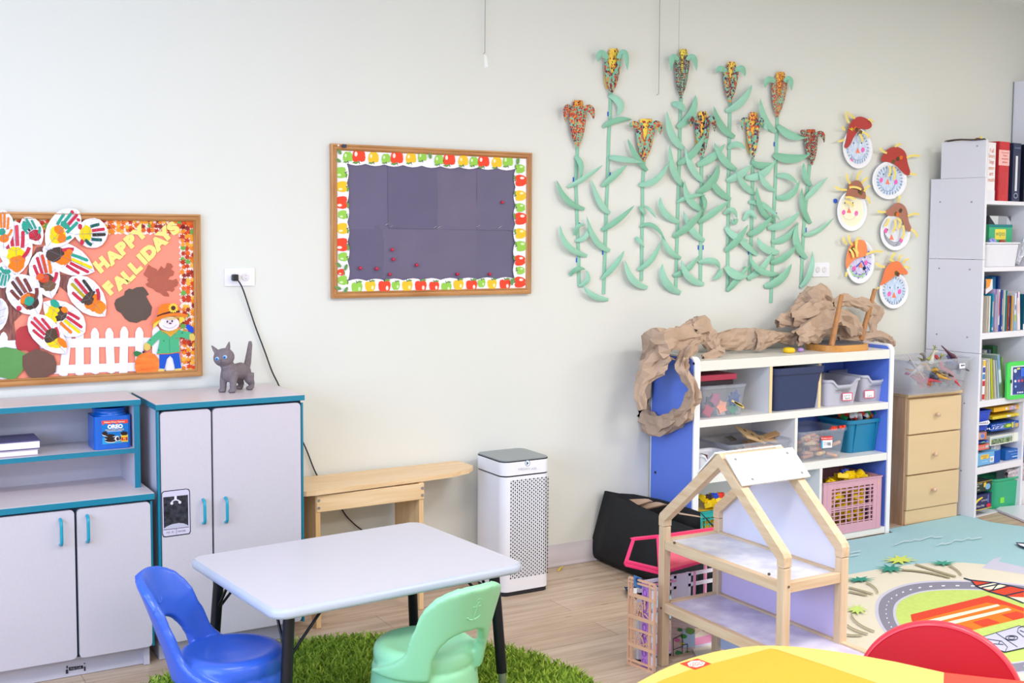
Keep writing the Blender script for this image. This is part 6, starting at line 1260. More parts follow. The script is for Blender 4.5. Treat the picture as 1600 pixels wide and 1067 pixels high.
# --- third row: picture books
z3 = SZ_[2]
B3 = [(1540.5, 1544, 463, 519.5, '#d8cfc4', 'thin cream book'), (1544.3, 1548.5, 462.5, 519.5, '#efe9dd', 'thin ivory book'), (1549, 1553.5, 459, 519.8, '#1593b8', 'turquoise book'), (1554, 1558.5, 452, 519.5, '#b9a9d2', 'lavender book'), (1559, 1563.5, 452, 519.5, '#ece6f2', 'white book with a red spine title'), (1564, 1568, 453, 519.5, '#3f63b5', 'mid blue book'), (1568.3, 1571.5, 453.5, 519.5, '#e9e4d2', 'narrow cream book'), (1571.8, 1574.5, 454, 519.3, '#2f9aa0', 'narrow green blue book'), (1575, 1577.6, 462, 519, '#d85c34', 'narrow orange red book'), (1577.9, 1580, 462, 519, '#2c3f8f', 'narrow navy book'), (1580.3, 1583.3, 462, 519, '#f0b03a', 'yellow orange book'), (1583.8, 1589, 458, 518.5, '#dfe6f3', 'white book with a landscape spine')]
for k, (a, b, c_, d, col, lab) in enumerate(B3):
    art = None
    if k == 4: art = lambda P: (P.poly([(.3, .35), (.85, .4), (.95, .7), (.8, .95), (.35, .93), (.2, .6)], '#cf2f3f'), R_(P, .1, .95, .0, .16, '#4a3fa6'))
    if k == 3: art = lambda P: (R_(P, 0, .6, .88, 1, '#7c4cb0'), R_(P, .2, .8, .03, .1, '#e2a56a'))
    if k == 11: art = lambda P: (R_(P, 0, 1, 0, .25, '#7fb6dc'), R_(P, 0, 1, .25, .42, '#a8c85a'), P.ell(.5, .62, .3, .08, '#5b7fb4'))
    if k in (2, 5, 8): art = lambda P: (R_(P, .2, .8, .05, .12, '#f4f4f4'), R_(P, .3, .7, .4, .8, '#f4e9c8'))
    bk('picture_book', a, b, c_, d, col, lab+' in the upper front book row', 'book', .15, .018+.003*(k % 3), z0=z3+.0005, art=art, pages=(b-a) > 3.3)
bk('picture_book', 1589.5, 1597, 456, 518, '#e8dfe6', 'white and pink book leaning left in the upper book shelf', 'book', .15, .02, lean=-.07, z0=z3+.0005, art=lambda P: (P.ell(.5, .6, .3, .18, '#f0c3c8'), R_(P, .0, .3, .85, 1, '#7c4a9c')))
bk('picture_book', 1598, 1616, 459, 518, '#14607a', 'large dark teal book cut by the right edge', 'book', .15, .02, z0=z3+.0005, art=lambda P: (R_(P, .0, 1, .0, .16, '#e8e8ee'), P.ell(.5, .6, .35, .25, '#1d86a4')))
for a, b, c_, col, lab in ((1548, 1557, 432, '#2f8fc8', 'sky blue book'), (1557.5, 1563, 431, '#3a5fb8', 'dark blue book with a sign'), (1563.5, 1566.5, 430, '#c7bda8', 'beige book'), (1567, 1571.5, 430, '#d9d4cf', 'patterned grey book'), (1572, 1576.5, 431, '#5b6fa5', 'slate blue book'), (1577, 1585, 432, '#b56a50', 'brown book'), (1586, 1610, 434, '#b5b43a', 'olive and white wide book')):
    bk('picture_book', a, b, c_, 500, col, lab+' in the back row of the upper book shelf', 'book', .06, .185, z0=z3+.0005, pages=False)
t_ = thing('paper_roll', W(1543, 455, -.29), 'curled white sheet with an orange picture over the books', 'paper'); mb = MB()
mb.grid([[W(1540+11*u, 436+24*v*(1-.35*u)+4*u*0, -.30+.03*u) for u in (0, .3, .6, .85, 1)] for v in (0, .25, .5, .75, 1)]); mb.build('sheet', flat('#e9e6ee'), t_); P = Paint(wallmap(-.3035)); P.poly([(1541, 436), (1549, 436), (1546.5, 447), (1541, 452)], '#e8953a'); P.build('picture', t_)
# --- fourth row
z4 = SZ_[3]
def col_spine(cols): return lambda P: [R_(P, .1, .9, i/len(cols)+.02, (i+1)/len(cols)-.02, c) for i, c in enumerate(cols)]
B4 = [(1533.5, 1541, 562, 627, '#eeeaf0', 'white book with colourful letters on its spine', 0, ['#c92c3a', '#e9e6f2', '#c92c3a', '#3d8ad0', '#3a4fb0', '#e8c53a']), (1542, 1545.5, 566, 626, '#f0dcb4', 'thin pale orange book', -.05, None), (1546, 1550, 560, 625.5, '#e7e4e6', 'thin white grey book', -.08, None), (1549, 1554.5, 560, 624, '#b3c11f', 'lime green book', -.10, None), (1555, 1559, 562, 624, '#e0d4bb', 'cream book with a round top', -.12, None), (1559.5, 1564, 562, 624, '#b9cfe2', 'pale blue book', -.14, None), (1562, 1570, 553, 624, '#8fa9a4', 'grey green picture book', -.16, ['#5f7f5a', '#c5d7e4', '#7d9fc4']), (1566, 1571.5, 558, 625, '#6d9a4e', 'green picture book beside the tablet', -.10, None)]
for k, (a, b, c_, d, col, lab, ln, sp_) in enumerate(B4): bk('picture_book', a, b, c_, d, col, lab+' standing in the lower book shelf', 'book', .15, .015+.003*(k % 2), lean=ln, z0=z4+.0005, art=col_spine(sp_) if sp_ else None, pages=(b-a) > 3.3)
for a, b, c_, col, lab in ((1536, 1543, 547, '#dcdce4', 'white curled booklet'), (1544, 1549, 546, '#7b86a8', 'grey blue booklet'), (1549.5, 1560, 540, '#3f7a4d', 'dark green book'), (1560.5, 1566, 541, '#58934f', 'mid green book'), (1569, 1574, 546, '#e8c52c', 'bright yellow book'), (1574.5, 1580, 545, '#56698c', 'slate book'), (1580.5, 1584, 546, '#8a93b0', 'pale slate book'), (1585, 1588, 548, '#c23a35', 'red book'), (1588.5, 1593, 547, '#2a2a30', 'black book'), (1593.5, 1598, 546, '#3a8f86', 'sea green book'), (1598.5, 1612, 540, '#b06a86', 'dusty pink book')):
    bk('picture_book', a, b, c_, 600, col, lab+' in the back row of the lower book shelf', 'book', .06, .18, z0=z4+.0005, pages=False)
# tablet
Yt = TY(5.24, .006); f = lambda L: [W(x, y, Yt) for x, y in L]
t_ = thing('tablet', W(1590, 624, Yt), 'tablet in a bright green bumper case leaning on the lower book shelf', 'tablet')
MB().slab(f([(1574, 569), (1578, 566), (1612, 563), (1612, 620), (1578, 624.5), (1573, 622)]), (0, .012, 0)).build('case', mat('green_foam', '#4bd65a', .5), t_, bevel=.003)
P = Paint(wallmap(Yt-.0005)); P.poly([(1580, 572.5), (1612, 569.5), (1612, 614), (1579, 618)], '#d9dbe6'); P.poly([(1583, 574), (1612, 571.5), (1612, 614.5), (1582, 617)], mat('tablet_screen', '#16265f', .1, color2='#2a49a8', scale=14))
P.ell(1586.5, 579.5, 2.4, 3.2, '#cdd9f2'); P.ell(1586.5, 595.5, 1.6, 2, '#e9e9ef'); P.ell(1592, 595, 1.6, 2, '#e27aa0'); P.ell(1597, 594.5, 1.6, 2, '#d84a44'); P.ell(1587, 604, 1.5, 2, '#8fb7ec'); P.poly([(1589, 575), (1594, 574.5), (1594, 577), (1589, 577.5)], '#e6e37a'); P.poly([(1595, 575), (1600, 574.5), (1600, 588), (1595, 588.5)], '#3f6fe0')
for k in range(4): P.ell(1590+k*2.6, 613.3-k*.2, 1, 1.5, '#c9d6f4')
P.ell(1580.2, 596, 1.2, 3, '#1b2a4a'); P.build('screen', t_)
# --- fifth row: puzzle boxes
z5 = SZ_[4]
def pbox(pxl, pxr, pyt, pyb, col, lab, inset, depth, art, name='puzzle_box', cat='puzzle box'):
    return bk(name, pxl, pxr, pyt, pyb, col, lab, cat, depth, inset, art=art, pages=False, rough=.35)
pbox(1526, 1569, 704, 728.8, '#6fb2e6', 'light blue puzzle box, lowest of the left pile on the puzzle shelf', .004, .16, lambda P: (R_(P, .74, 1, 0, 1, '#2358b5'), R_(P, .15, .5, .5, .86, '#f1c74a'), txt(P, 'ALPHABET', .32, .74, .18, '#4a3d6a', .33), txt(P, 'TRAIN', .32, .58, .16, '#4a3d6a', .33), R_(P, .55, .72, .15, .62, '#eef0f6'), [P.line([(.58+.02*k, .25), (.58+.02*k, .5)], .008, '#30303c') for k in range(5)], txt(P, 'Floor Puzzle', .33, .3, .12, '#eaf3fb', .4)))
pbox(1527, 1548.5, 693.5, 704.5, '#df6a58', 'salmon red box in the left pile of the puzzle shelf', .010, .14, lambda P: (txt(P, 'PUZZLE', .35, .5, .5, '#c9ced8', .5), R_(P, .7, .95, .3, .8, '#b8c4d2')))
pbox(1527, 1548, 688, 693.8, '#2b37a0', 'thin indigo box with a green picture in the left pile', .010, .14, lambda P: (P.poly([(.25, .2), (.5, .9), (.7, .3)], '#6ed06a'), R_(P, .8, .95, .2, .8, '#7fa4e6')))
pbox(1527, 1544, 675, 688, mat('dino_box', '#e2b98a', .4, color2='#8c5a9a', scale=70), 'small colourful picture box under the blue bin', .012, .13, lambda P: (P.ell(.55, .5, .2, .3, '#5f7fd0'), R_(P, .8, .95, 0, 1, '#e26a2c')))
tub('storage_bin', W(1528, 660, -.31).x-.01, W(1551, 660, -.31).x, -.315, -.18, W(1528, 674.5, -.315).z, W(1528, 643, -.315).z, mat('blue_bin', '#1c46c0', .35), 'royal blue bin with a white label on the picture box', 'bin', taper=.012, rim=.005, rimh=.008)
P = Paint(wallmap(-.3165)); P.poly([(1529, 660), (1545, 656.5), (1547, 660), (1544, 663.5), (1529, 664.5)], '#e9e9f2'); P.text('MARBLE', 1537, 661, 4, '#3a3d66', rot=-5); P.build('label', [o for o in bpy.data.objects if o.name.startswith('storage_bin') and o.parent is None][-1])
pbox(1549, 1566, 690, 704.5, mat('lilac_pic', '#8a7fc0', .4, color2='#c7d0b0', scale=50), 'lilac flowered packet behind the salmon box', .05, .08, None, 'picture_box', 'box')
pbox(1564, 1575, 702, 718, '#c49a6a', 'small tan wooden piece between the puzzle boxes', .06, .04, None, 'wooden_piece', 'toy')
pbox(1571, 1618, 697.5, 719.5, '#1c62b8', 'blue puzzle box, lowest of the right pile', .03, .15, lambda P: (txt(P, 'Floor Puzzle', .35, .82, .16, '#e9f0fa', .6), R_(P, .2, .5, .5, .53, '#a9c9ee'), R_(P, .25, .5, .2, .3, '#b9d4f2'), P.line([(.6, 0), (.6, 1)], .01, '#d9e6f6')))
pbox(1547, 1618, 674, 697, '#e9ebe2', 'puzzle box with a herd picture under the blue puzzle box', .03, .15, lambda P: (R_(P, .02, .56, .12, .88, mat('herd', '#9cb883', .5, color2='#3f4a44', scale=60)), R_(P, .02, .56, .7, .88, '#b9c9d4'), P.ell(.85, .6, .08, .3, '#c99a7a'), P.line([(.585, 0), (.585, 1)], .008, '#b9bcb9')))
pbox(1549, 1618, 655.5, 674.5, '#1c50b4', 'blue jigsaw box reading PUZZLE in the right pile', .028, .15, lambda P: (txt(P, 'PUZZLE', .19, .45, .5, '#eef0f8', .42), txt(P, '48 Pieces', .19, .85, .2, '#c9d6f2', .5), P.ell(.43, .5, .12, .36, '#5f8f3f'), P.ell(.45, .5, .07, .2, '#c4d45a'), R_(P, .53, .58, .1, .9, '#d9c65a'), R_(P, .62, .7, .1, .7, '#d0b060'), P.line([(.6, 0), (.6, 1)], .008, '#dfe6f4')))
pbox(1551, 1618, 644, 655.8, '#e3cd3a', 'yellow game box with a white price label', .03, .15, lambda P: (R_(P, .38, .48, .15, .85, '#e9e9ee'), txt(P, 'Pirate Treasure', .2, .4, .4, '#a58a2a', .35)))
pbox(1553, 1618, 630.5, 644.3, '#ecb21e', 'amber game box with a purple picture, topmost of the right pile', .034, .15, lambda P: (R_(P, .42, .62, .05, .95, mat('purplepic', '#8a5aa4', .5, color2='#e9d9e4', scale=90)), R_(P, .7, .8, .1, .9, '#7a4a6a'), P.ell(.34, .5, .03, .3, '#d9e6ee')))
# --- bottom row
zb = .005
pbox(1523, 1554, 770, 798.5, '#20275c', 'navy floor puzzle box with a yellow crane, lower one at the tower foot', .004, .14, lambda P: (P.poly([(.0, .55), (.15, .75), (.4, .85), (.48, .78), (.2, .6), (.05, .42)], '#e8d23f'), txt(P, 'FLOOR PUZZLE', .58, .58, .14, '#e8eaf4', .42), txt(P, '2 Feet x 3 Feet', .32, .26, .2, '#f0f1f8', .38), P.ell(.82, .2, .14, .12, '#d2304a'), R_(P, .75, .8, .4, .9, '#6f86d0'), R_(P, 0, 1, 0, .05, '#d9c84a')))
pbox(1523.5, 1554, 750, 770.3, '#20332f', 'dark green construction puzzle box on the navy one', .006, .14, lambda P: (txt(P, 'Floor Puzzle', .22, .82, .16, '#e8eae4', .5), txt(P, 'BIG', .15, .6, .2, '#e8eae4', .5), txt(P, 'site', .2, .25, .2, '#e8eae4', .5), R_(P, .5, .66, .4, .85, '#e8c23f'), P.ell(.75, .4, .16, .3, '#7ab0d6'), R_(P, .0, 1, .94, 1, '#b9953f')))
tub('storage_bin', W(1545, 770, -.24).x, W(1594, 770, -.24).x, -.27, -.13, zb, W(1580, 745, -.26).z, mat('green_clear', '#35b98a', .15, alpha=.75), 'translucent green bin lying behind the puzzle boxes', 'bin', taper=.008, rim=.006, r=.035)
tag(MB().box(W(1560, 780, -.25).x, W(1566, 780, -.25).x, -.262, -.25, .035, .065).build('toy_piece', flat('#7fe04a', .5)), 'lime green toy inside the translucent green bin', 'toy')
tub('storage_basket', W(1595, 780, -.27).x, W(1660, 780, -.27).x, -.27, -.12, zb, W(1595, 752, -.27).z, mat('white_basket', '#e9e9ef', .4), 'white perforated basket at the right end of the tower foot', 'basket', taper=.01, rim=.004)
mb = MB(); crumple(mb, [W(1572, 742, -.25), W(1588, 738, -.25), W(1605, 736, -.25), W(1625, 740, -.25)], [.02, .035, .045, .03], 9.0, n=16); tag(mb.build('plastic_bag', mat('grey_bag', '#d7cfd6', .15, color2='#a58f9c', scale=30)), 'crumpled shiny grey bag stuffed over the basket', 'plastic bag')
t_ = thing('plastic_lid', G(1590, 802), 'white flat plastic lid lying on the floor before the tower', 'lid')  # a loose lid lying flat on the floor
o = [G(*p, .002) for p in ((1556, 798), (1562, 795), (1640, 788), (1660, 812), (1640, 822), (1605, 818))]; MB().slab(o, (0, 0, .012)).build('sheet', mat('lid_white', '#d9dbe6', .3), t_, bevel=.004)
# ---- white wall cabinet beyond the tower
c0 = W(1583.5, 128, 0); t_ = thing('tall_cabinet', (c0.x+.3, -.2, 0), 'white tall cabinet end standing against the wall behind the tower', 'cabinet')
MB().box(c0.x, c0.x+.6, -.42, -.002, 0.0, c0.z).build('body', TWH, t_, bevel=.002)
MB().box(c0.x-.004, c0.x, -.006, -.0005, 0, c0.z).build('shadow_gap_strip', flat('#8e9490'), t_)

# ================================================================ drawer chest and dinosaur bin
CH = wood('chestwood', '#dbb98c', '#cfa977', 'x', .45); CHZ = wood('chestside', '#c9a580', '#b98f68', 'z', .5)
hy = -.262; hx0, hx1 = W(1417, 700, hy).x, W(1502, 700, hy).x; hz = W(1417, 617, hy).z
hx1 = min(hx1, 5.122)
t_ = thing('drawer_chest', ((hx0+hx1)/2, -.13, 0), 'small birch chest of three drawers between the toy shelf and the tower', 'drawer chest')
MB().box(hx0, hx1, hy+.016, -.01, 0, hz-.016).build('carcass', CHZ, t_, bevel=.001)
MB().box(hx0-.004, hx1+.002, hy-.004, -.008, hz-.016, hz).build('top', CH, t_, bevel=.003)
zz = [W(1460, y, hy).z for y in (620, 676, 738, 792)]
FR = mat('drawer_front', '#dec197', .42, var=.05, scale=5, stretch=(.3, 1, 2))
for k in range(3):
    d = MB().box(hx0+.010, hx1-.002, hy, hy+.016, zz[k+1]+.004, zz[k]-.003).build('drawer', FR, t_, bevel=.002)
    kx, kz = W((1467, 1463, 1461)[k], (646, 709, 765)[k], hy-.02).x, W(1463, (648, 710, 765)[k], hy-.02).z
    MB().lathe([(.006, 0), (.005, .008), (.011, .014), (.0125, .02), (.010, .025), (.001, .027)], (kx, hy, kz), 18, M=Matrix.Rotation(RAD(90), 3, 'X')).build('knob', mat('knob_wood', '#d8b598', .3), d)
MB().box(hx0+.010, hx1-.002, hy+.006, hy+.016, 0.004, zz[3]).build('plinth', FR, t_, bevel=.001)
bx0_, bx1_ = W(1405, 600, -.33).x, 5.118; by = -.345
DB = tub('storage_bin', W(1393, 560, -.20).x, 5.12, by, -.04, hz+.001, W(1460, 563, by).z, mat('frosted_bin', '#d2d6e4', .2, alpha=.24), 'clear bin of toy dinosaurs on top of the birch chest', 'bin', taper=.03, rim=.012, r=.03)
P = Paint(wallmap(by+.004), eps=.0004); P.poly([(1499, 568), (1508, 567.5), (1508, 575), (1499, 576)], '#eceaf2'); P.ell(1503, 571, 1.6, 1.4, '#55566a'); P.ell(1506, 570.6, 1.4, 1.2, '#55566a'); P.build('price_sticker', DB)
def dino(key, m, kind):
    """plastic dinosaur: trunk, neck and head, tail, four legs grown into one skin"""
    mb = MB()
    if kind == 0:
        mb.tube([(-.085, 0, .045), (-.055, 0, .04), (-.025, 0, .035), (0, 0, .036), (.02, 0, .042), (.035, 0, .058), (.046, 0, .066), (.062, 0, .062)], .01, 10, rs=[.002, .006, .012, .016, .013, .008, .0095, .004])
        for s in (-1, 1): mb.tube([(-.012, s*.010, .03), (-.004, s*.014, .018), (-.012, s*.014, .008), (0, s*.014, .002)], .005, 8, rs=[.009, .006, .004, .004]); mb.tube([(.018, s*.010, .036), (.026, s*.013, .028), (.032, s*.012, .030)], .003, 6, rs=[.004, .0026, .002])
    elif kind == 1:
        mb.tube([(-.09, 0, .02), (-.05, 0, .032), (-.02, 0, .036), (.015, 0, .034), (.035, 0, .05), (.05, 0, .075), (.062, 0, .082), (.074, 0, .078)], .01, 10, rs=[.002, .007, .017, .016, .009, .006, .0075, .003])
        for x in (-.022, .018):
            for s in (-1, 1): mb.tube([(x, s*.011, .028), (x+.002, s*.014, .012), (x, s*.014, .001)], .005, 8, rs=[.008, .006, .006])
    else:
        mb.tube([(-.07, 0, .02), (-.04, 0, .032), (-.01, 0, .036), (.02, 0, .03), (.04, 0, .028), (.056, 0, .022)], .01, 10, rs=[.002, .008, .017, .014, .012, .004])
        for x in (-.022, .016):
            for s in (-1, 1): mb.tube([(x, s*.011, .026), (x, s*.014, .010), (x, s*.014, .001)], .005, 8, rs=[.008, .006, .006])
        for s in (-1, 1): mb.tube([(.03, s*.008, .038), (.044, s*.010, .052)], .003, 6, rs=[.004, .001])
        mb.tube([(.05, 0, .026), (.06, 0, .036)], .002, 6, rs=[.003, .0008])
    return mb.build('toy_dinosaur', m, local=True)
DC = [('#d8a23a', 'amber'), ('#7c7266', 'grey brown'), ('#c8622f', 'burnt orange'), ('#8c8f6a', 'olive'), ('#e0505c', 'pinkish red'), ('#4a4d5c', 'slate'), ('#bda06a', 'sand'), ('#6f5a4a', 'brown'), ('#9fb39a', 'pale green'), ('#5f6fae', 'blue'), ('#e9e0cc', 'cream'), ('#3f3a3a', 'charcoal')]
pos = [(1420, 592), (1432, 578), (1440, 596), (1425, 583), (1488, 588), (1452, 586), (1412, 588), (1450, 598), (1500, 597), (1482, 575), (1418, 578), (1466, 590), (1436, 588), (1476, 598), (1444, 574), (1462, 577), (1430, 600), (1494, 580)]
where = ['low at the left end', 'against the left wall of the bin', 'at the bottom left of the middle', 'half way up at the left', 'lying at the right front', 'in the middle of the heap', 'in the left corner', 'at the bottom middle', 'low in the right corner', 'high at the right of the heap', 'high in the left corner', 'right of the middle', 'deep in the left half', 'at the bottom right', 'high left of the middle', 'high in the middle', 'lowest of the left ones', 'right upper part of the heap']
r_ = random.Random(4)
for k, (x, y) in enumerate(pos):
    c, nm = DC[k % 12]; o = dino(k, mat('dino'+nm, c, .5, var=.3, scale=60), k % 3); p = W(x, y, -.29+.014*(k % 5)); p.z = max(p.z, hz+.012); p.x = min(p.x, 5.05); p.x = max(p.x, 4.83); p.z = min(p.z, hz+.12)
    o.location = p-Vector((0, 0, .012)); o.rotation_euler = (r_.uniform(-.8, .8), r_.uniform(-.5, .5), r_.uniform(0, 6)); o.scale = (1.1,)*3 if k != 4 else (1.3,)*3
    tag(o, '%s toy dinosaur %s of the clear bin' % (nm, where[k].replace(' of the bin', '').replace(' of the heap', '')), 'toy dinosaur', 'dinosaurs in the clear bin')
YG = mat('dino_yellowgreen', '#b9bf45', .5, color2='#4b4a2a', scale=40); mb = MB(); w3 = lambda x, y, Y=-.24: W(x, y, Y)
mb.tube([w3(1434, 558), w3(1442, 563), w3(1452, 563), w3(1460, 566)], .006, 8, rs=[.001, .006, .009, .007]); mb.tube([w3(1450, 563), w3(1456, 554), w3(1459, 548), w3(1461, 543)], .005, 8, rs=[.008, .005, .0035, .004])
for a, b in (((1461, 543), (1457.5, 539)), ((1461, 543), (1461.5, 538.5)), ((1461, 543), (1465, 543))): mb.tube([w3(*a), w3(*b)], .002, 6, rs=[.003, .001])
mb.tube([w3(1466, 564), w3(1470, 558), w3(1472, 554)], .004, 8, rs=[.006, .004, .004])
for b in ((1470, 551.5), (1474, 552), (1477, 555.5)): mb.tube([w3(1472, 555), w3(*b)], .002, 6, rs=[.003, .001])
tag(mb.build('toy_dinosaur', YG), 'yellow green toy dinosaur on its back with clawed feet above the bin rim', 'toy dinosaur', 'dinosaurs in the clear bin')
mb = MB(); mb.tube([w3(1471, 540), w3(1477, 546), w3(1483, 552), w3(1488, 556), w3(1492, 562), w3(1490, 570)], .01, 12, rs=[.003, .006, .011, .018, .020, .018], flatz=.7); tag(mb.build('toy_dinosaur', mat('dino_maroon', '#6f4350', .5, var=.25, scale=50)), 'maroon horned dinosaur tail rising above the bin rim', 'toy dinosaur', 'dinosaurs in the clear bin')
mb = MB(); mb.tube([w3(1417, 553, -.3), w3(1430, 572, -.3), w3(1445, 592, -.3)], .003, 6, rs=[.002, .004, .003]); tag(mb.build('toy_snake', flat('#c9b7b9', .4)), 'thin pinkish grey tail slanting across the clear bin', 'toy')

# ================================================================ black bag
BAG = mat('black_fabric', '#232427', .7, var=.25, scale=9, bump=.25, bscale=12, spec=.25); t_ = thing('shopping_bag', (3.1, -.25, 0), 'slouching black fabric shopping bag of cardboard leaning by the toy shelf', 'bag')
low = [VX(922, 868, 2.985), VX(930, 878, 2.975), VX(960, 890, 2.975), VX(1000, 905, 2.98), VX(1045, 926, 2.99), VX(1085, 946, 3.0)]
for v in low: v.z = max(v.z, .012)
mid = [VX(926, 840, 2.97), VX(945, 845, 2.955), VX(970, 850, 2.955), VX(1005, 862, 2.96), VX(1045, 876, 2.975), VX(1092, 890, 3.0)]
top = [VX(945, 767, 3.0), VX(958, 775, 3.01), VX(985, 783, 3.02), VX(1020, 799, 3.03), VX(1055, 815, 3.045), VX(1094, 829, 3.06)]
rows = []
for a, b, c in zip(low, mid, top):
    r = quad3(a, b, c, 8); rows.append([Vector(v)+Vector((.006*noise.noise(Vector(v)*9), 0, .004*noise.noise(Vector(v)*14+Vector((3, 0, 0))))) for v in r])
mb = MB(); mb.grid(rows)
far = [VX(945, 766, 3.03), VX(965, 770, 3.10), VX(990, 772, 3.17), VX(1030, 780, 3.24), VX(1065, 790, 3.255), VX(1094, 800, 3.262)]
for i, v in enumerate(far): v.y = min(v.y, -.02)
for r in rows:
    for v in r: v.y = min(v.y, -.012)
fl = [Vector((3.262, v.y, .01)) for v in far]
mb.grid([[f, f.lerp(g, .5)+Vector((.004, 0, 0)), g] for f, g in zip(far, fl)])
mb.grid([[top[-1], Vector((3.16, top[-1].y-.01, .24)), far[-1]], [mid[-1], Vector((3.16, mid[-1].y-.03, .13)), Vector((3.262, mid[-1].y, .13))], [low[-1], Vector((3.16, low[-1].y-.01, .012)), Vector((3.262, low[-1].y, .012))]])
mb.grid([[top[0], far[0]], [mid[0], Vector((3.2, mid[0].y, .13))], [low[0], Vector((3.2, low[0].y, .012))]]); mb.poly([low[0], low[-1], Vector((3.262, low[-1].y, .012)), Vector((3.262, low[0].y, .012))])
mb.build('bag_body', BAG, t_, solid=.003)
KC = mat('cardboard', '#c2a48a', .8, var=.1, scale=10)
for i, (q4_, X_, lab) in enumerate((([(983, 780), (1008, 779), (1015, 783), (997, 789)], 3.10, 'upper cardboard flap in the black bag'), ([(998, 789), (1025, 784), (1038, 788), (1008, 795)], 3.12, 'middle cardboard flap in the black bag'), ([(1056, 800), (1085, 805), (1092, 808), (1062, 803.5)], 3.15, 'lower right cardboard flap in the black bag'))):
    o = [VX(x, y, X_+(.03 if k in (1, 2) else 0)) for k, (x, y) in enumerate(q4_)]; tag(MB().slab(o, (0.02, 0, -.004)).build('cardboard_piece', KC), lab, 'cardboard')
tag(MB().box(3.08, 3.22, low[-1].y+.08, -.06, .02, .2).build('cardboard_box', KC), 'cardboard stuffed deep inside the black bag', 'cardboard')

# ================================================================ wooden doll house
PN = {a: wood('pine', '#dcc5a6', '#cfb18d', a, .5) for a in 'xyz'}
DX0, DX1, DY0, DY1 = 2.430, 2.700, -1.181, -1.785; z1, z2, ze, zp = .222, .440, .512, .784; s = .030
t_ = thing('doll_house', ((DX0+DX1)/2, (DY0+DY1)/2, 0), 'open wooden doll house frame with marble look floors and a white roof board', 'doll house')
ym = (DY0+DY1)/2
def post(x, y, za, zb_, nm='post'): MB().box(x, x+s, y-s if y < ym+.2 and False else y-s/2, y+s/2, za, zb_).build(nm, PN['z'], t_, bevel=.003)
ys = (DY0-s/2, DY1+s/2); xs = (DX0, DX1-s)
for x in xs:
    for y in ys: post(x, y, 0.0, ze-.0265)
    # rafters: mitred bars with a rounded knee
    yc = [ys[0], ym, ys[1]]
    for y0_, sg in ((ys[0], 1), (ys[1], -1)):
        a = Vector((x+s/2, y0_, ze-.004)); b = Vector((x+s/2, ym, zp-.016))
        o = [(y0_+sg*s/2, ze-.025), (y0_+sg*s/2, ze+.006), (y0_+sg*(s/2-.006), ze+.018), (ym+sg*.0, zp), (ym, zp-.045), (y0_-sg*s/2, ze-.004), (y0_-sg*s/2, ze-.025)]
        MB().slab([Vector((x-.0006, u, v)) for u, v in o], (s+.0012, 0, 0)).build('rafter', PN['y'], t_, bevel=.0025)
        MB().cyl((x+s/2, y0_+sg*.001-sg*.02, ze+.026), (x+s/2, y0_+sg*.004-sg*.02, ze+.0285), .005, n=10).build('plug_hole', flat('#5c4433'), t_)
MB().box(DX0+s, DX1-s, ym-.011, ym+.011, zp-.034, zp-.004).build('ridge_beam', PN['x'], t_, bevel=.002)
MARB = mat('marble_print', '#e9e9ef', .3, color2='#cdcdde', scale=16, detail=8); MARB2 = mat('marble_print_lilac', '#e2dff0', .3, color2='#c4bcd8', scale=15, detail=8)
for z, m, yb_ in ((z2, MARB, ys[1]), (z1, MARB2, -1.97)):
    yb2 = yb_
    for x in xs: MB().box(x+.003, x+s-.003, min(yb2, ys[1]) + (s/2 if z == z2 else 0), ys[0]-s/2, z-.032, z).build('side_rail', PN['y'], t_, bevel=.002)
    for y in (ys[0], (ys[1] if z == z2 else yb2)): MB().box(DX0+s, DX1-s, y-.011, y+.011, z-.032, z).build('cross_rail', PN['x'], t_, bevel=.002)
    MB().box(DX0+s-.004, DX1-s+.004, (ys[1] if z == z2 else yb2)+.008, ys[0]-.008, z-.012, z-.006).build('floor_panel', m, t_)
for x in xs: MB().box(x, x+s, -1.985, -1.955, 0, z1).build('post', PN['z'], t_, bevel=.003)
o = [(ys[0], z2), (ys[0], ze), (ym, zp-.03), (ys[1], ze), (ys[1], z2)]
MB().slab([Vector((DX1-.012, u, v)) for u, v in o], (.004, 0, 0)).build('back_panel', mat('panel_white_gloss', '#dedff2', .2), t_, label='white glossy gable back panel')
MB().box(DX1-.012, DX1-.008, ys[1], ys[0], z1, z2-.03).build('back_panel', mat('panel_lilac', '#d2c3ea', .2), t_, label='lilac back panel of the lower room')
MB().box(DX1-.012, DX1-.008, -1.955, ys[0], .02, z1-.03).build('back_panel', mat('panel_bluish', '#c3cfee', .2), t_, label='bluish back panel under the lower floor')
RP = mat('roof_board', '#eeeef2', .35, color2='#dcdcd2', scale=28, detail=4)
for sg in (-1, 1):
    d = Vector((0, sg*(ys[1]-ym), ze-zp)).normalized() if False else Vector((0, sg*1.0*abs(ys[1]-ym), ze-zp)).normalized(); n_ = Vector((0, -d.z*sg, d.y*sg)).normalized()
    if n_.z < 0: n_ = -n_
    a = Vector((DX0+.004, ym+(sg*.012), zp-.002))+n_*.004+d*.01; L_ = .118
    o = [a, a+Vector((DX1-DX0+.016, 0, 0)), a+Vector((DX1-DX0+.016, 0, 0))+d*L_, a+d*L_]; o2 = MB().slab(o, n_*.006).build('roof_board', RP, t_, bevel=.0012)
    for u, v in ((.03, .02), (DX1-DX0-.02, .02), (.05, L_-.018), (DX1-DX0-.01, L_-.018)):
        c = a+Vector((u, 0, 0))+d*v+n_*.006; MB().cyl(c, c+n_*.0012, .0048, n=10).build('screw', flat('#8d8f98', .4), o2)
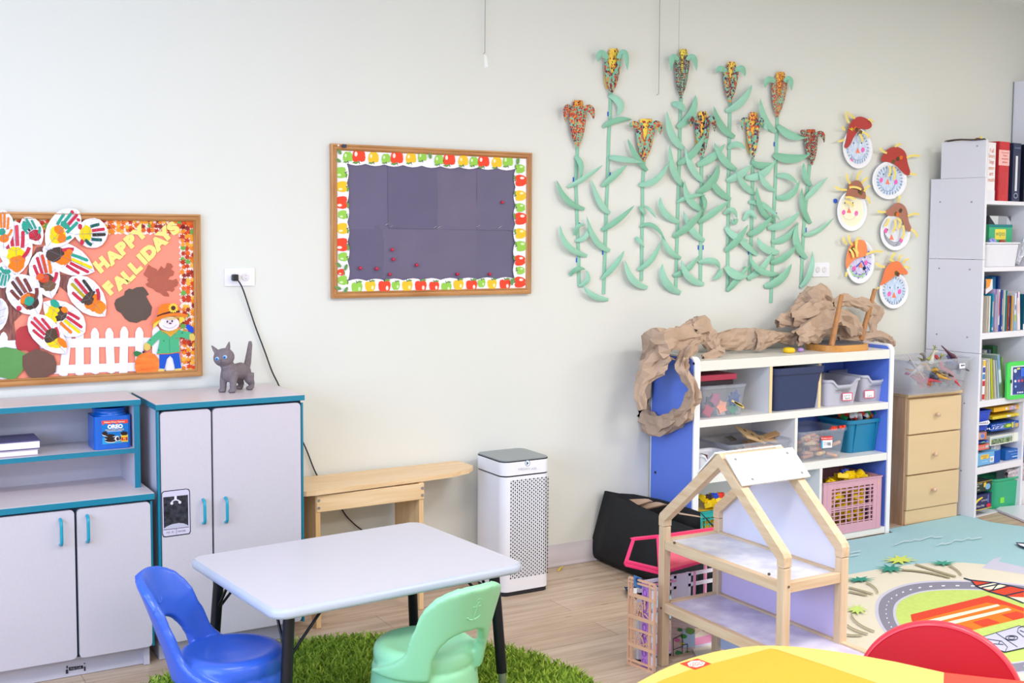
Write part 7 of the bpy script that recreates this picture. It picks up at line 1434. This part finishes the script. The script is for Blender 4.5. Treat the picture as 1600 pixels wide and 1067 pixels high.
for p, X_ in (((1053, 848), DX0), ((1201, 897), DX0), ((1228, 896), None), ((1033, 950), DX0)):
    if X_ is None: c = Vector((DX0+.02, ys[1]-s/2-.001, z2-.01)); MB().cyl(c, c+Vector((0, -.001, 0)), .0042, n=10).build('screw', flat('#6b5a4a'), t_)
    else: c = VX(p[0], p[1], X_); MB().cyl(c-Vector((.001, 0, 0)), c+Vector((.004, 0, 0)), .0042, n=10).build('screw', flat('#6b5a4a'), t_)

# ================================================================ pink plastic doll house behind it
PK = mat('hot_pink', '#f4336f', .3); PK2 = mat('coral_pink', '#fb5f7d', .35); PEA = mat('peach_plastic', '#e3b496', .4); LIL = mat('orchid_plastic', '#c78be0', .35); DW = mat('dollhouse_white', '#e2dff2', .35); ROS = mat('rose_plastic', '#e79ac0', .35)
t_ = thing('plastic_doll_house', (2.6, -1.06, 0), 'pink plastic doll house with an open roof and peach lattice door behind the wooden one', 'doll house')
def bars(name, L_, r, m, par=t_):
    mb = MB()
    for a, b in L_: mb.beam(a, b, r, r)
    return mb.build(name, m, par, bevel=r*.15)
yb0 = -1.135
A_ = W(977, 882, -1.085); B_ = W(1031, 895, -1.155); C_ = W(1028, 838, -1.06); D_ = W(990, 842, -1.02); E_ = W(1128, 824, -.98); F_ = W(1135, 866, -1.12)
bars('roof_frame', [(A_, B_), (B_, C_), (C_, D_), (D_, A_), (A_+Vector((0, 0, .012)), B_+Vector((0, 0, .012)))], .011, PK)
MB().slab([C_, E_, F_, B_+Vector((.01, 0, 0))], (0, .004, -.008)).build('roof', PK2, t_); bars('roof_edge', [(C_, E_), (F_, B_+Vector((.012, -.002, 0)))], .010, PK)
MB().slab([D_, C_, C_+Vector((.0, .02, .0)), D_+Vector((0, .02, 0))], (0, 0, -.004)).build('roof_edge', PK, t_)
hw = .285
for x in (2.385, 2.66, 2.84): pass
X_a, X_b = 2.385, 2.79
mb = MB()
for x in (X_a, 2.535, 2.60, X_b): mb.box(x, x+.012, yb0, yb0+.012, 0, hw)
for z in (.0, .17, .235, hw-.012): mb.box(X_a, X_b, yb0, yb0+.012, z, z+.010)
mb.box(2.545, 2.60, yb0+.001, yb0+.009, 0, hw); mb.build('front_wall', DW, t_)
mb = MB()
for x in (2.47, 2.625): mb.box(x, x+.008, yb0-.002, yb0+.004, .012, hw)
for z in (.165, .262): mb.box(X_a, 2.545, yb0-.002, yb0+.004, z, z+.006)
mb.build('window_trim', ROS, t_)
Pm = Paint(wallmap(yb0-.003), eps=.0003)
x0_, x1_ = 1049, 1086
Pm.poly([(x0_, 962), (x1_, 972), (x1_, 1075), (x0_, 1075)], '#d9c3c0'); 
for k in range(7): Pm.line([(x0_, 970+k*10), (x1_, 975+k*10)], .5, '#b9a2a6')
Pm.poly([(1067, 985), (1086, 984), (1086, 1010), (1068, 1012)], '#b5cbe6')
for x, y, r_1, c in ((1062, 984, 4, '#3f7f4a'), (1068, 994, 5, '#4c9a48'), (1058, 1000, 4, '#d06a9a'), (1060, 1020, 5, '#3f8f55'), (1078, 986, 7, '#6f9a4a'), (1076, 1022, 7, '#7f9f5a'), (1066, 1006, 3, '#e3c23f'), (1056, 1030, 3, '#8a5a3a')): Pm.ell(x, y, r_1, r_1*.8, c, n=9, wob=.5)
for a, b in (((1052, 998), (1066, 992)), ((1066, 992), (1066, 1040)), ((1052, 998), (1052, 1045)), ((1052, 1015), (1066, 1010)), ((1066, 1008), (1074, 1006)), ((1074, 1006), (1074, 1040)), ((1052, 1032), (1074, 1026))): Pm.line([a, b], 1.0, '#2b2a3c')
Pm.build('printed_room', t_, label='printed wall with plants on a black rack')
# hinged lattice door on the left
P0, P1 = Vector((2.350, -1.125, 0)), Vector((2.372, -1.240, 0)); du = (P1-P0); nrm = Vector((-du.y, du.x, 0)).normalized(); dh = .300
def dp(u, v, o=0): return P0+du*u+Vector((0, 0, v*dh+.003))+nrm*o
LB = [((0, 0), (0, 1)), ((1, 0), (1, 1)), ((0, 0), (1, 0)), ((0, 1), (1, 1)), ((.12, 0), (.12, 1)), ((.82, 0), (.82, 1))]+[((0, v), (1, v)) for v in (.05, .22, .24, .42, .55, .57, .80, .82, .96)]
mb = MB()
for (a, b), (c, d) in LB: mb.beam(dp(a, b), dp(c, d), .007, .006)
mb.build('lattice_door', PEA, t_)
r_ = random.Random(8)
for (v0, v1) in ((.24, .42), (.57, .80)):
    mb = MB()
    for k in range(26):
        u = .14+.66*r_.random(); v = v0+(v1-v0)*r_.random(); a = r_.uniform(0, pi); mb.beam(dp(max(.13, u-.09*cos(a)), max(v0, v-.05*sin(a))), dp(min(.81, u+.09*cos(a)), min(v1, v+.05*sin(a))), .003, .0025)
    mb.build('lattice_fill', PEA, t_)
mb = MB(); mb.box(2.376, 2.384, -1.236, -1.222, .0, .295)
for z in (.02, .10, .17, .25): mb.box(2.373, 2.386, -1.238, -1.22, z, z+.03)
mb.build('door_hinge', DW, t_)
mb = MB(); mb.box(2.375, 2.381, -1.20, -1.165, 0, .29); mb.build('orchid_panel', LIL, t_)
mb = MB()
for k in range(9):
    z = .02+.03*k; mb.tube([(2.3735, -1.182+.010*cos(a), z+.011*sin(a)) for a in [2*pi*i/10 for i in range(11)]], .0016, 5)
mb.build('scroll_relief', flat('#9f62c0', .4), t_)
MB().box(2.46, X_b, -1.05, yb0, .0, .006).build('floor_plate', ROS, t_)
mb = MB(); mb.box(X_b-.008, X_b, -1.0, yb0, 0, .04); mb.box(X_b-.008, X_b, -1.0, -1.01, 0, hw); mb.build('side_wall', ROS, t_)
P = Paint(wallmap(-1.165), h0=.0); P.poly([(990, 898), (1003, 903), (1003, 920), (990, 916)], '#4f7fb8'); P.ell(996, 906, 3, 4, '#28487c'); P.build('printed_scene', t_)

# ================================================================ play rug
RB = mat('rug_sea_blue', '#a8d0d9', .95, var=.10, scale=160, bump=.35, bscale=700, spec=.05); RS = mat('rug_sand', '#e6dfcd', .95, var=.05, scale=160, bump=.35, bscale=700, spec=.05); RGn = mat('rug_grass', '#c6dc7a', .95, var=.08, scale=60, bump=.3, bscale=700, spec=.05)
RRoad = mat('rug_road', '#8f8ea0', .95, var=.1, scale=200, spec=.05); RLav = mat('rug_lavender', '#cbc9dc', .95, var=.05, scale=200, spec=.05)
def fr(c): return mat('rug_'+c.lstrip('#'), c, .95, var=.08, scale=200, spec=.05)
bnd = [Vector((3.125, -.297, 0)), Vector((3.27, -.335, 0)), Vector((4.548, -.335, 0)), Vector((4.56, -.275, 0)), G(1516, 803)]+[G(*p) for p in ((1522, 808), (1532, 813), (1548, 817), (1575, 821), (1600, 824), (1700, 842), (1850, 880))]+[Vector((6.2, -2.2, 0)), Vector((5.6, -2.9, 0)), Vector((3.6, -3.0, 0)), Vector((2.95, -2.5, 0)), Vector((2.92, -1.4, 0)), G(1000, 955)]
t_ = thing('play_rug', (4.2, -1.4, 0), 'large play rug printed with sea, palm beach, ring road and red buildings', 'rug')
MB().slab([Vector((v.x, v.y, .0006)) for v in bnd], (0, 0, .005)).build('rug_base', RB, t_)
mb = MB(); mb.tube([Vector((v.x, v.y, .0035)) for v in bnd+[bnd[0]]], .0035, 6); mb.build('bound_edge', mat('rug_binding', '#8d9a92', .9), t_)
P = Paint(lambda u, v, h: G(u, v, .0058+h), eps=.00018); q = zo(1290, 790, 3.852); S = lambda L: [q(*a) for a in L]
def clipy(L): return L
P.poly([G_ for G_ in [(1075, 1000), (1095, 985), (1130, 960), (1200, 930), (1290, 905)]]+S([(150, 412), (300, 385), (450, 360), (600, 346), (830, 342), (950, 352), (1194, 385), (1500, 450), (1900, 620), (2200, 1000), (1500, 1500), (400, 1500)])+[(1240, 1200), (1120, 1090)], RS)
P.poly(S([(940, 375), (1010, 320), (1062, 308), (1040, 335), (1194, 370), (1400, 405), (1400, 450), (1194, 412), (1060, 392)]), RLav)
ringo = [(295, 640), (300, 580), (330, 535), (410, 490), (520, 460), (680, 448), (880, 450), (1100, 462), (1300, 490), (1600, 560), (1800, 700), (1700, 860), (1500, 930), (1194, 1012), (1080, 1010), (900, 1005), (700, 975), (560, 905), (420, 820), (350, 760), (312, 700)]
def sm(L, n=3):
    for _ in range(n): L = [p for i in range(len(L)) for p in ((L[i][0]*.75+L[(i+1) % len(L)][0]*.25, L[i][1]*.75+L[(i+1) % len(L)][1]*.25), (L[i][0]*.25+L[(i+1) % len(L)][0]*.75, L[i][1]*.25+L[(i+1) % len(L)][1]*.75))]
    return L
cx_, cy_ = 1000, 705
def shr(k, ky=None): ky = ky or k; return [(cx_+(x-cx_)*k, cy_+(y-cy_)*ky) for x, y in ringo]
P.poly(S(sm(ringo, 2)), RLav); P.poly(S(sm(shr(.97, .965), 2)), RRoad); P.poly(S(sm(shr(.845, .80), 2)), RLav); P.poly(S(sm(shr(.82, .775), 2)), RGn)
mid_ = sm(shr(.905, .875), 2); P.up()
for k in range(0, len(mid_)):
    if k % 2 == 0:
        a = mid_[k]; b = mid_[(k+1) % len(mid_)]; L_ = math.hypot(b[0]-a[0], b[1]-a[1]); 
        n = max(1, int(L_/34)); 
        for j in range(n):
            f0, f1 = j/n+.1/n, j/n+.6/n; P.line([q(a[0]+(b[0]-a[0])*f0, a[1]+(b[1]-a[1])*f0), q(a[0]+(b[0]-a[0])*f1, a[1]+(b[1]-a[1])*f1)], 1.9, fr('#e9e7ef'), up=False)
P.poly(S([(512, 655), (980, 540), (1194, 615), (1194, 675), (800, 770), (520, 697)]), fr('#ee7f35')); P.poly(S([(512, 655), (980, 540), (1194, 615), (1194, 638), (1090, 600), (970, 583), (530, 697), (518, 690)]), fr('#dc4f3c'))
P.poly(S([(585, 695), (1035, 592), (1050, 603), (615, 712)]), fr('#f1ead2')); P.poly(S([(650, 718), (1095, 615), (1120, 627), (680, 735)]), fr('#f1ead2'))
for A__ in ([(690, 742), (810, 716), (888, 742), (770, 770)], [(885, 700), (975, 678), (1050, 702), (950, 728)], [(1060, 655), (1150, 635), (1194, 650), (1194, 672), (1130, 685)]): P.poly(S(A__), fr('#d9503c'))
NV = fr('#33415a')
P.poly(S([(875, 450), (1000, 458), (1110, 482), (1194, 500), (1194, 580), (1085, 540), (980, 515), (925, 490), (905, 480)]), fr('#d9503c')); P.poly(S([(918, 486), (1000, 464), (1090, 478), (1040, 500), (980, 505)]), fr('#f1ead2')); P.poly(S([(1100, 548), (1194, 552), (1194, 585)]), fr('#f1ead2'))
for L_ in ([(832, 435), (875, 447), (905, 482), (980, 515), (1090, 545), (1194, 586)], [(875, 447), (1010, 462), (1110, 482), (1194, 500)], [(905, 482), (1010, 462)], [(980, 515), (1110, 482)], [(1080, 540), (1194, 515)], [(940, 492), (1050, 470)], [(1000, 510), (1040, 468)]): P.line(S(L_), 1.6, NV)
P.poly(S([(890, 805), (1165, 722), (1260, 750), (1260, 840), (1080, 880)]), fr('#c9c9de'))
for L_ in ([(890, 805), (1165, 722), (1260, 750)], [(905, 818), (1080, 880), (1260, 840)], [(1025, 765), (1155, 850)], [(890, 810), (960, 800), (1060, 815), (1095, 850), (1080, 878)], [(960, 800), (1000, 830), (1070, 835)], [(1040, 835), (1050, 812)], [(1194, 722), (1160, 735), (1155, 760), (1194, 790)], [(1170, 750), (1194, 760)]): P.line(S(L_), 1.1, NV)
for r1 in (1.0,): P.line(S([(1120+37*cos(a), 795+14*sin(a)) for a in [2*pi*i/16 for i in range(17)]]), 1.1, NV); P.line(S([(1120+20*cos(a), 795+8*sin(a)) for a in [2*pi*i/16 for i in range(17)]]), .8, NV)
P.ell(*q(1000, 885), 4, 1.4, fr('#9a83c4'))
TR = fr('#a9a183')
for L_ in ([(460, 385), (600, 398), (750, 432)], [(540, 350), (650, 385), (785, 425)], [(745, 360), (790, 385), (818, 418)], [(140, 490), (200, 505), (285, 530)], [(140, 515), (190, 525), (250, 538)], [(245, 460), (295, 490), (315, 525)], [(155, 648), (195, 705), (295, 755)], [(130, 715), (180, 745), (255, 770)], [(120, 770), (160, 778), (225, 775)]): P.line(S(quad3(*L_, 6)), 2.2, TR)
def palm(x, y, w_, h_, c, n=9, seed=0):
    r2 = random.Random(seed); pts = []
    for k in range(2*n):
        a = 2*pi*k/(2*n)+.1; rr = 1 if k % 2 == 0 else .42; rr *= r2.uniform(.8, 1.1); pts.append(q(x+w_*rr*cos(a), y+h_*rr*sin(a)))
    P.poly(pts, c)
palm(390, 378, 100, 30, fr('#3f9484'), 9, 1); palm(445, 325, 118, 30, fr('#d2e06a'), 10, 2); palm(705, 345, 98, 18, fr('#4a9f88'), 9, 3); palm(205, 443, 115, 20, fr('#3f9484'), 10, 4); palm(190, 622, 75, 35, fr('#c9e27c'), 9, 5)
wv = fr('#cfe2ea')
for L_ in ([(418, 235), (450, 222), (475, 212), (520, 212), (540, 200), (565, 207), (600, 195), (640, 182), (660, 190), (705, 186)], [(670, 240), (700, 225), (720, 230), (755, 222), (780, 205), (830, 208), (860, 192), (880, 200), (940, 190)], [(150, 282), (180, 276), (210, 270)], [(150, 302), (175, 296), (205, 292)]): P.line(S(L_), 1.0, wv)
P.poly(S([(1143, 220), (1194, 222), (1260, 240), (1260, 262), (1194, 252), (1165, 242)]), NV); P.poly(S([(1155, 226), (1194, 230), (1250, 245), (1250, 256), (1194, 246), (1170, 238)]), fr('#e9e9f0'))
P.poly([(975, 917), (1058, 914), (1052, 925), (1030, 934), (983, 930)], NV); P.poly([(980, 919), (1050, 917), (1044, 924), (1028, 931), (985, 926)], fr('#eef0f2'))
P.build('printed_scene', t_)
tag(MB().tube([G(872, 892, .004), G(876, 887, .006), G(879, 885, .004)], .004, 6, flatz=.4).build('yellow_scrap', flat('#f2dc3a')), 'tiny yellow paper scrap on the floor right of the air purifier', 'scrap')

# ================================================================ yellow brick table and red chair
YT = mat('yellow_table_fabric', '#e2b02c', .55, bump=.5, bscale=900); YB_ = mat('yellow_table_border', '#e3c36a', .5); RT = mat('red_table_border', '#e8452f', .5)
ZT = .40
pxo = [(960, 1110), (978, 1085), (995, 1067), (1030, 1048), (1055, 1037), (1080, 1028), (1115, 1018.5), (1150, 1012.5), (1180, 1009), (1208, 1008.5), (1240, 1010), (1280, 1014), (1340, 1023), (1400, 1034), (1475, 1050.5)]
yl_ = [G(*p, ZT) for p in pxo]; rd = [G(*p, ZT) for p in ((1475, 1050.5), (1540, 1058), (1600, 1064), (1680, 1078), (1760, 1110))]
t_ = thing('play_table', (2.1, -2.5, 0), 'yellow play table top with a red and white brick logo at the bottom edge', 'table')
out_ = yl_+rd[1:]; cen = Vector((1.95, -2.72, ZT)); back_ = [cen+Vector((.30, -.22, 0)), cen+Vector((0, -.36, 0)), cen+Vector((-.3, -.1, 0))]
full = out_+back_
MB().slab([Vector((v.x, v.y, ZT-.035)) for v in full], (0, 0, .034)).build('tabletop_edge', YB_, t_, bevel=.006)
P = Paint(lambda u, v, h: G(u, v, ZT+h), eps=.0002)
def strip_(a, b, m):
    P.up(.05)
    for i in range(len(a)-1): P.poly([a[i], a[i+1], b[i+1], b[i]], m, False)
P.poly(pxo+[(1472, 1120), (960, 1130)], YB_); P.poly([(1475, 1050.5), (1540, 1058), (1600, 1064), (1680, 1078), (1690, 1120), (1472, 1120)], RT)
P.poly([(990, 1110), (1000, 1080), (1035, 1062), (1085, 1044), (1150, 1027), (1203, 1013), (1215, 1015), (1280, 1036), (1350, 1060), (1420, 1085), (1440, 1115)], YT)
st = fr('#cfa62a')
for k in range(60): x = 1206+k*3.2; y = 1013.5+(x-1206)*.325; P.line([(x, y), (x+1.5, y+.5)], .55, st, up=False)
P.poly([(1062, 1036.5), (1090, 1028.8), (1112, 1037), (1086, 1046.5)], '#e2452c'); P.poly([(1074, 1036.5), (1080, 1032.6), (1093, 1031.8), (1102, 1035), (1099, 1039.5), (1088, 1042.5), (1077, 1041)], '#f3efe9'); P.text('LEGO', 1088, 1037.2, 8.2, '#d9958a', rot=-10, bold=.05)
P.build('printed_top', t_)
for x, y in ((1.78, -2.35), (2.35, -2.6), (1.95, -2.95)): MB().cyl((x, y, 0), (x, y, ZT-.036), .03, n=20).build('leg', YB_, t_)
RC = mat('red_chair_plastic', '#c8102a', .3); RC2 = mat('red_chair_rim', '#e23a4c', .3)
cc = W(1465, 1062, -2.17); d = (CAM-cc); d.z = 0; d.normalize(); d = (d+Vector((-.12, 0, 0))).normalized(); sx_ = Vector((-d.y, d.x, 0)); up_ = (Vector((0, 0, 1))-d*.10).normalized(); R0 = 108/F_PX*(CAM-cc).length*1.02
cc = W(1466, 1094, -2.17); 
t_ = thing('red_chair', (cc.x, cc.y, 0), 'round backed red kids chair tucked behind the yellow table', 'chair')
def disc(r, o): return [cc+sx_*r*cos(a)*1.04+up_*r*sin(a)+d*o for a in [2*pi*i/72 for i in range(72)]]
mb = MB(); rows = [disc(R0*k, o) for k, o in ((1.0, -.012), (1.0, .006), (.985, .012), (.96, .013))]; mb.grid(rows, 0, True, closed=True); mb.poly(rows[0][::-1]); mb.build('backrest_rim', RC2, t_)
mb = MB(); rows = [disc(R0*k, o) for k, o in ((.962, .0132), (.95, .0125))]; mb.grid(rows, 0, True, closed=True); mb.poly(rows[-1]); mb.build('backrest', RC, t_)
sc_ = cc-d*.0+Vector((0, 0, 0)); sz_ = .20; sc_ = Vector((cc.x, cc.y, sz_))+Vector((-.10, -.13, 0))
MB().lathe([(.001, 0), (.13, 0), (.14, .012), (.13, .024), (.001, .024)], sc_, 36).build('seat', RC, t_)
for k in range(4): a = pi/4+k*pi/2; MB().cyl(sc_+Vector((.10*cos(a), .10*sin(a), 0)), Vector((sc_.x+.125*cos(a), sc_.y+.125*sin(a), 0.006)), .012, n=12).build('leg', RC, t_)
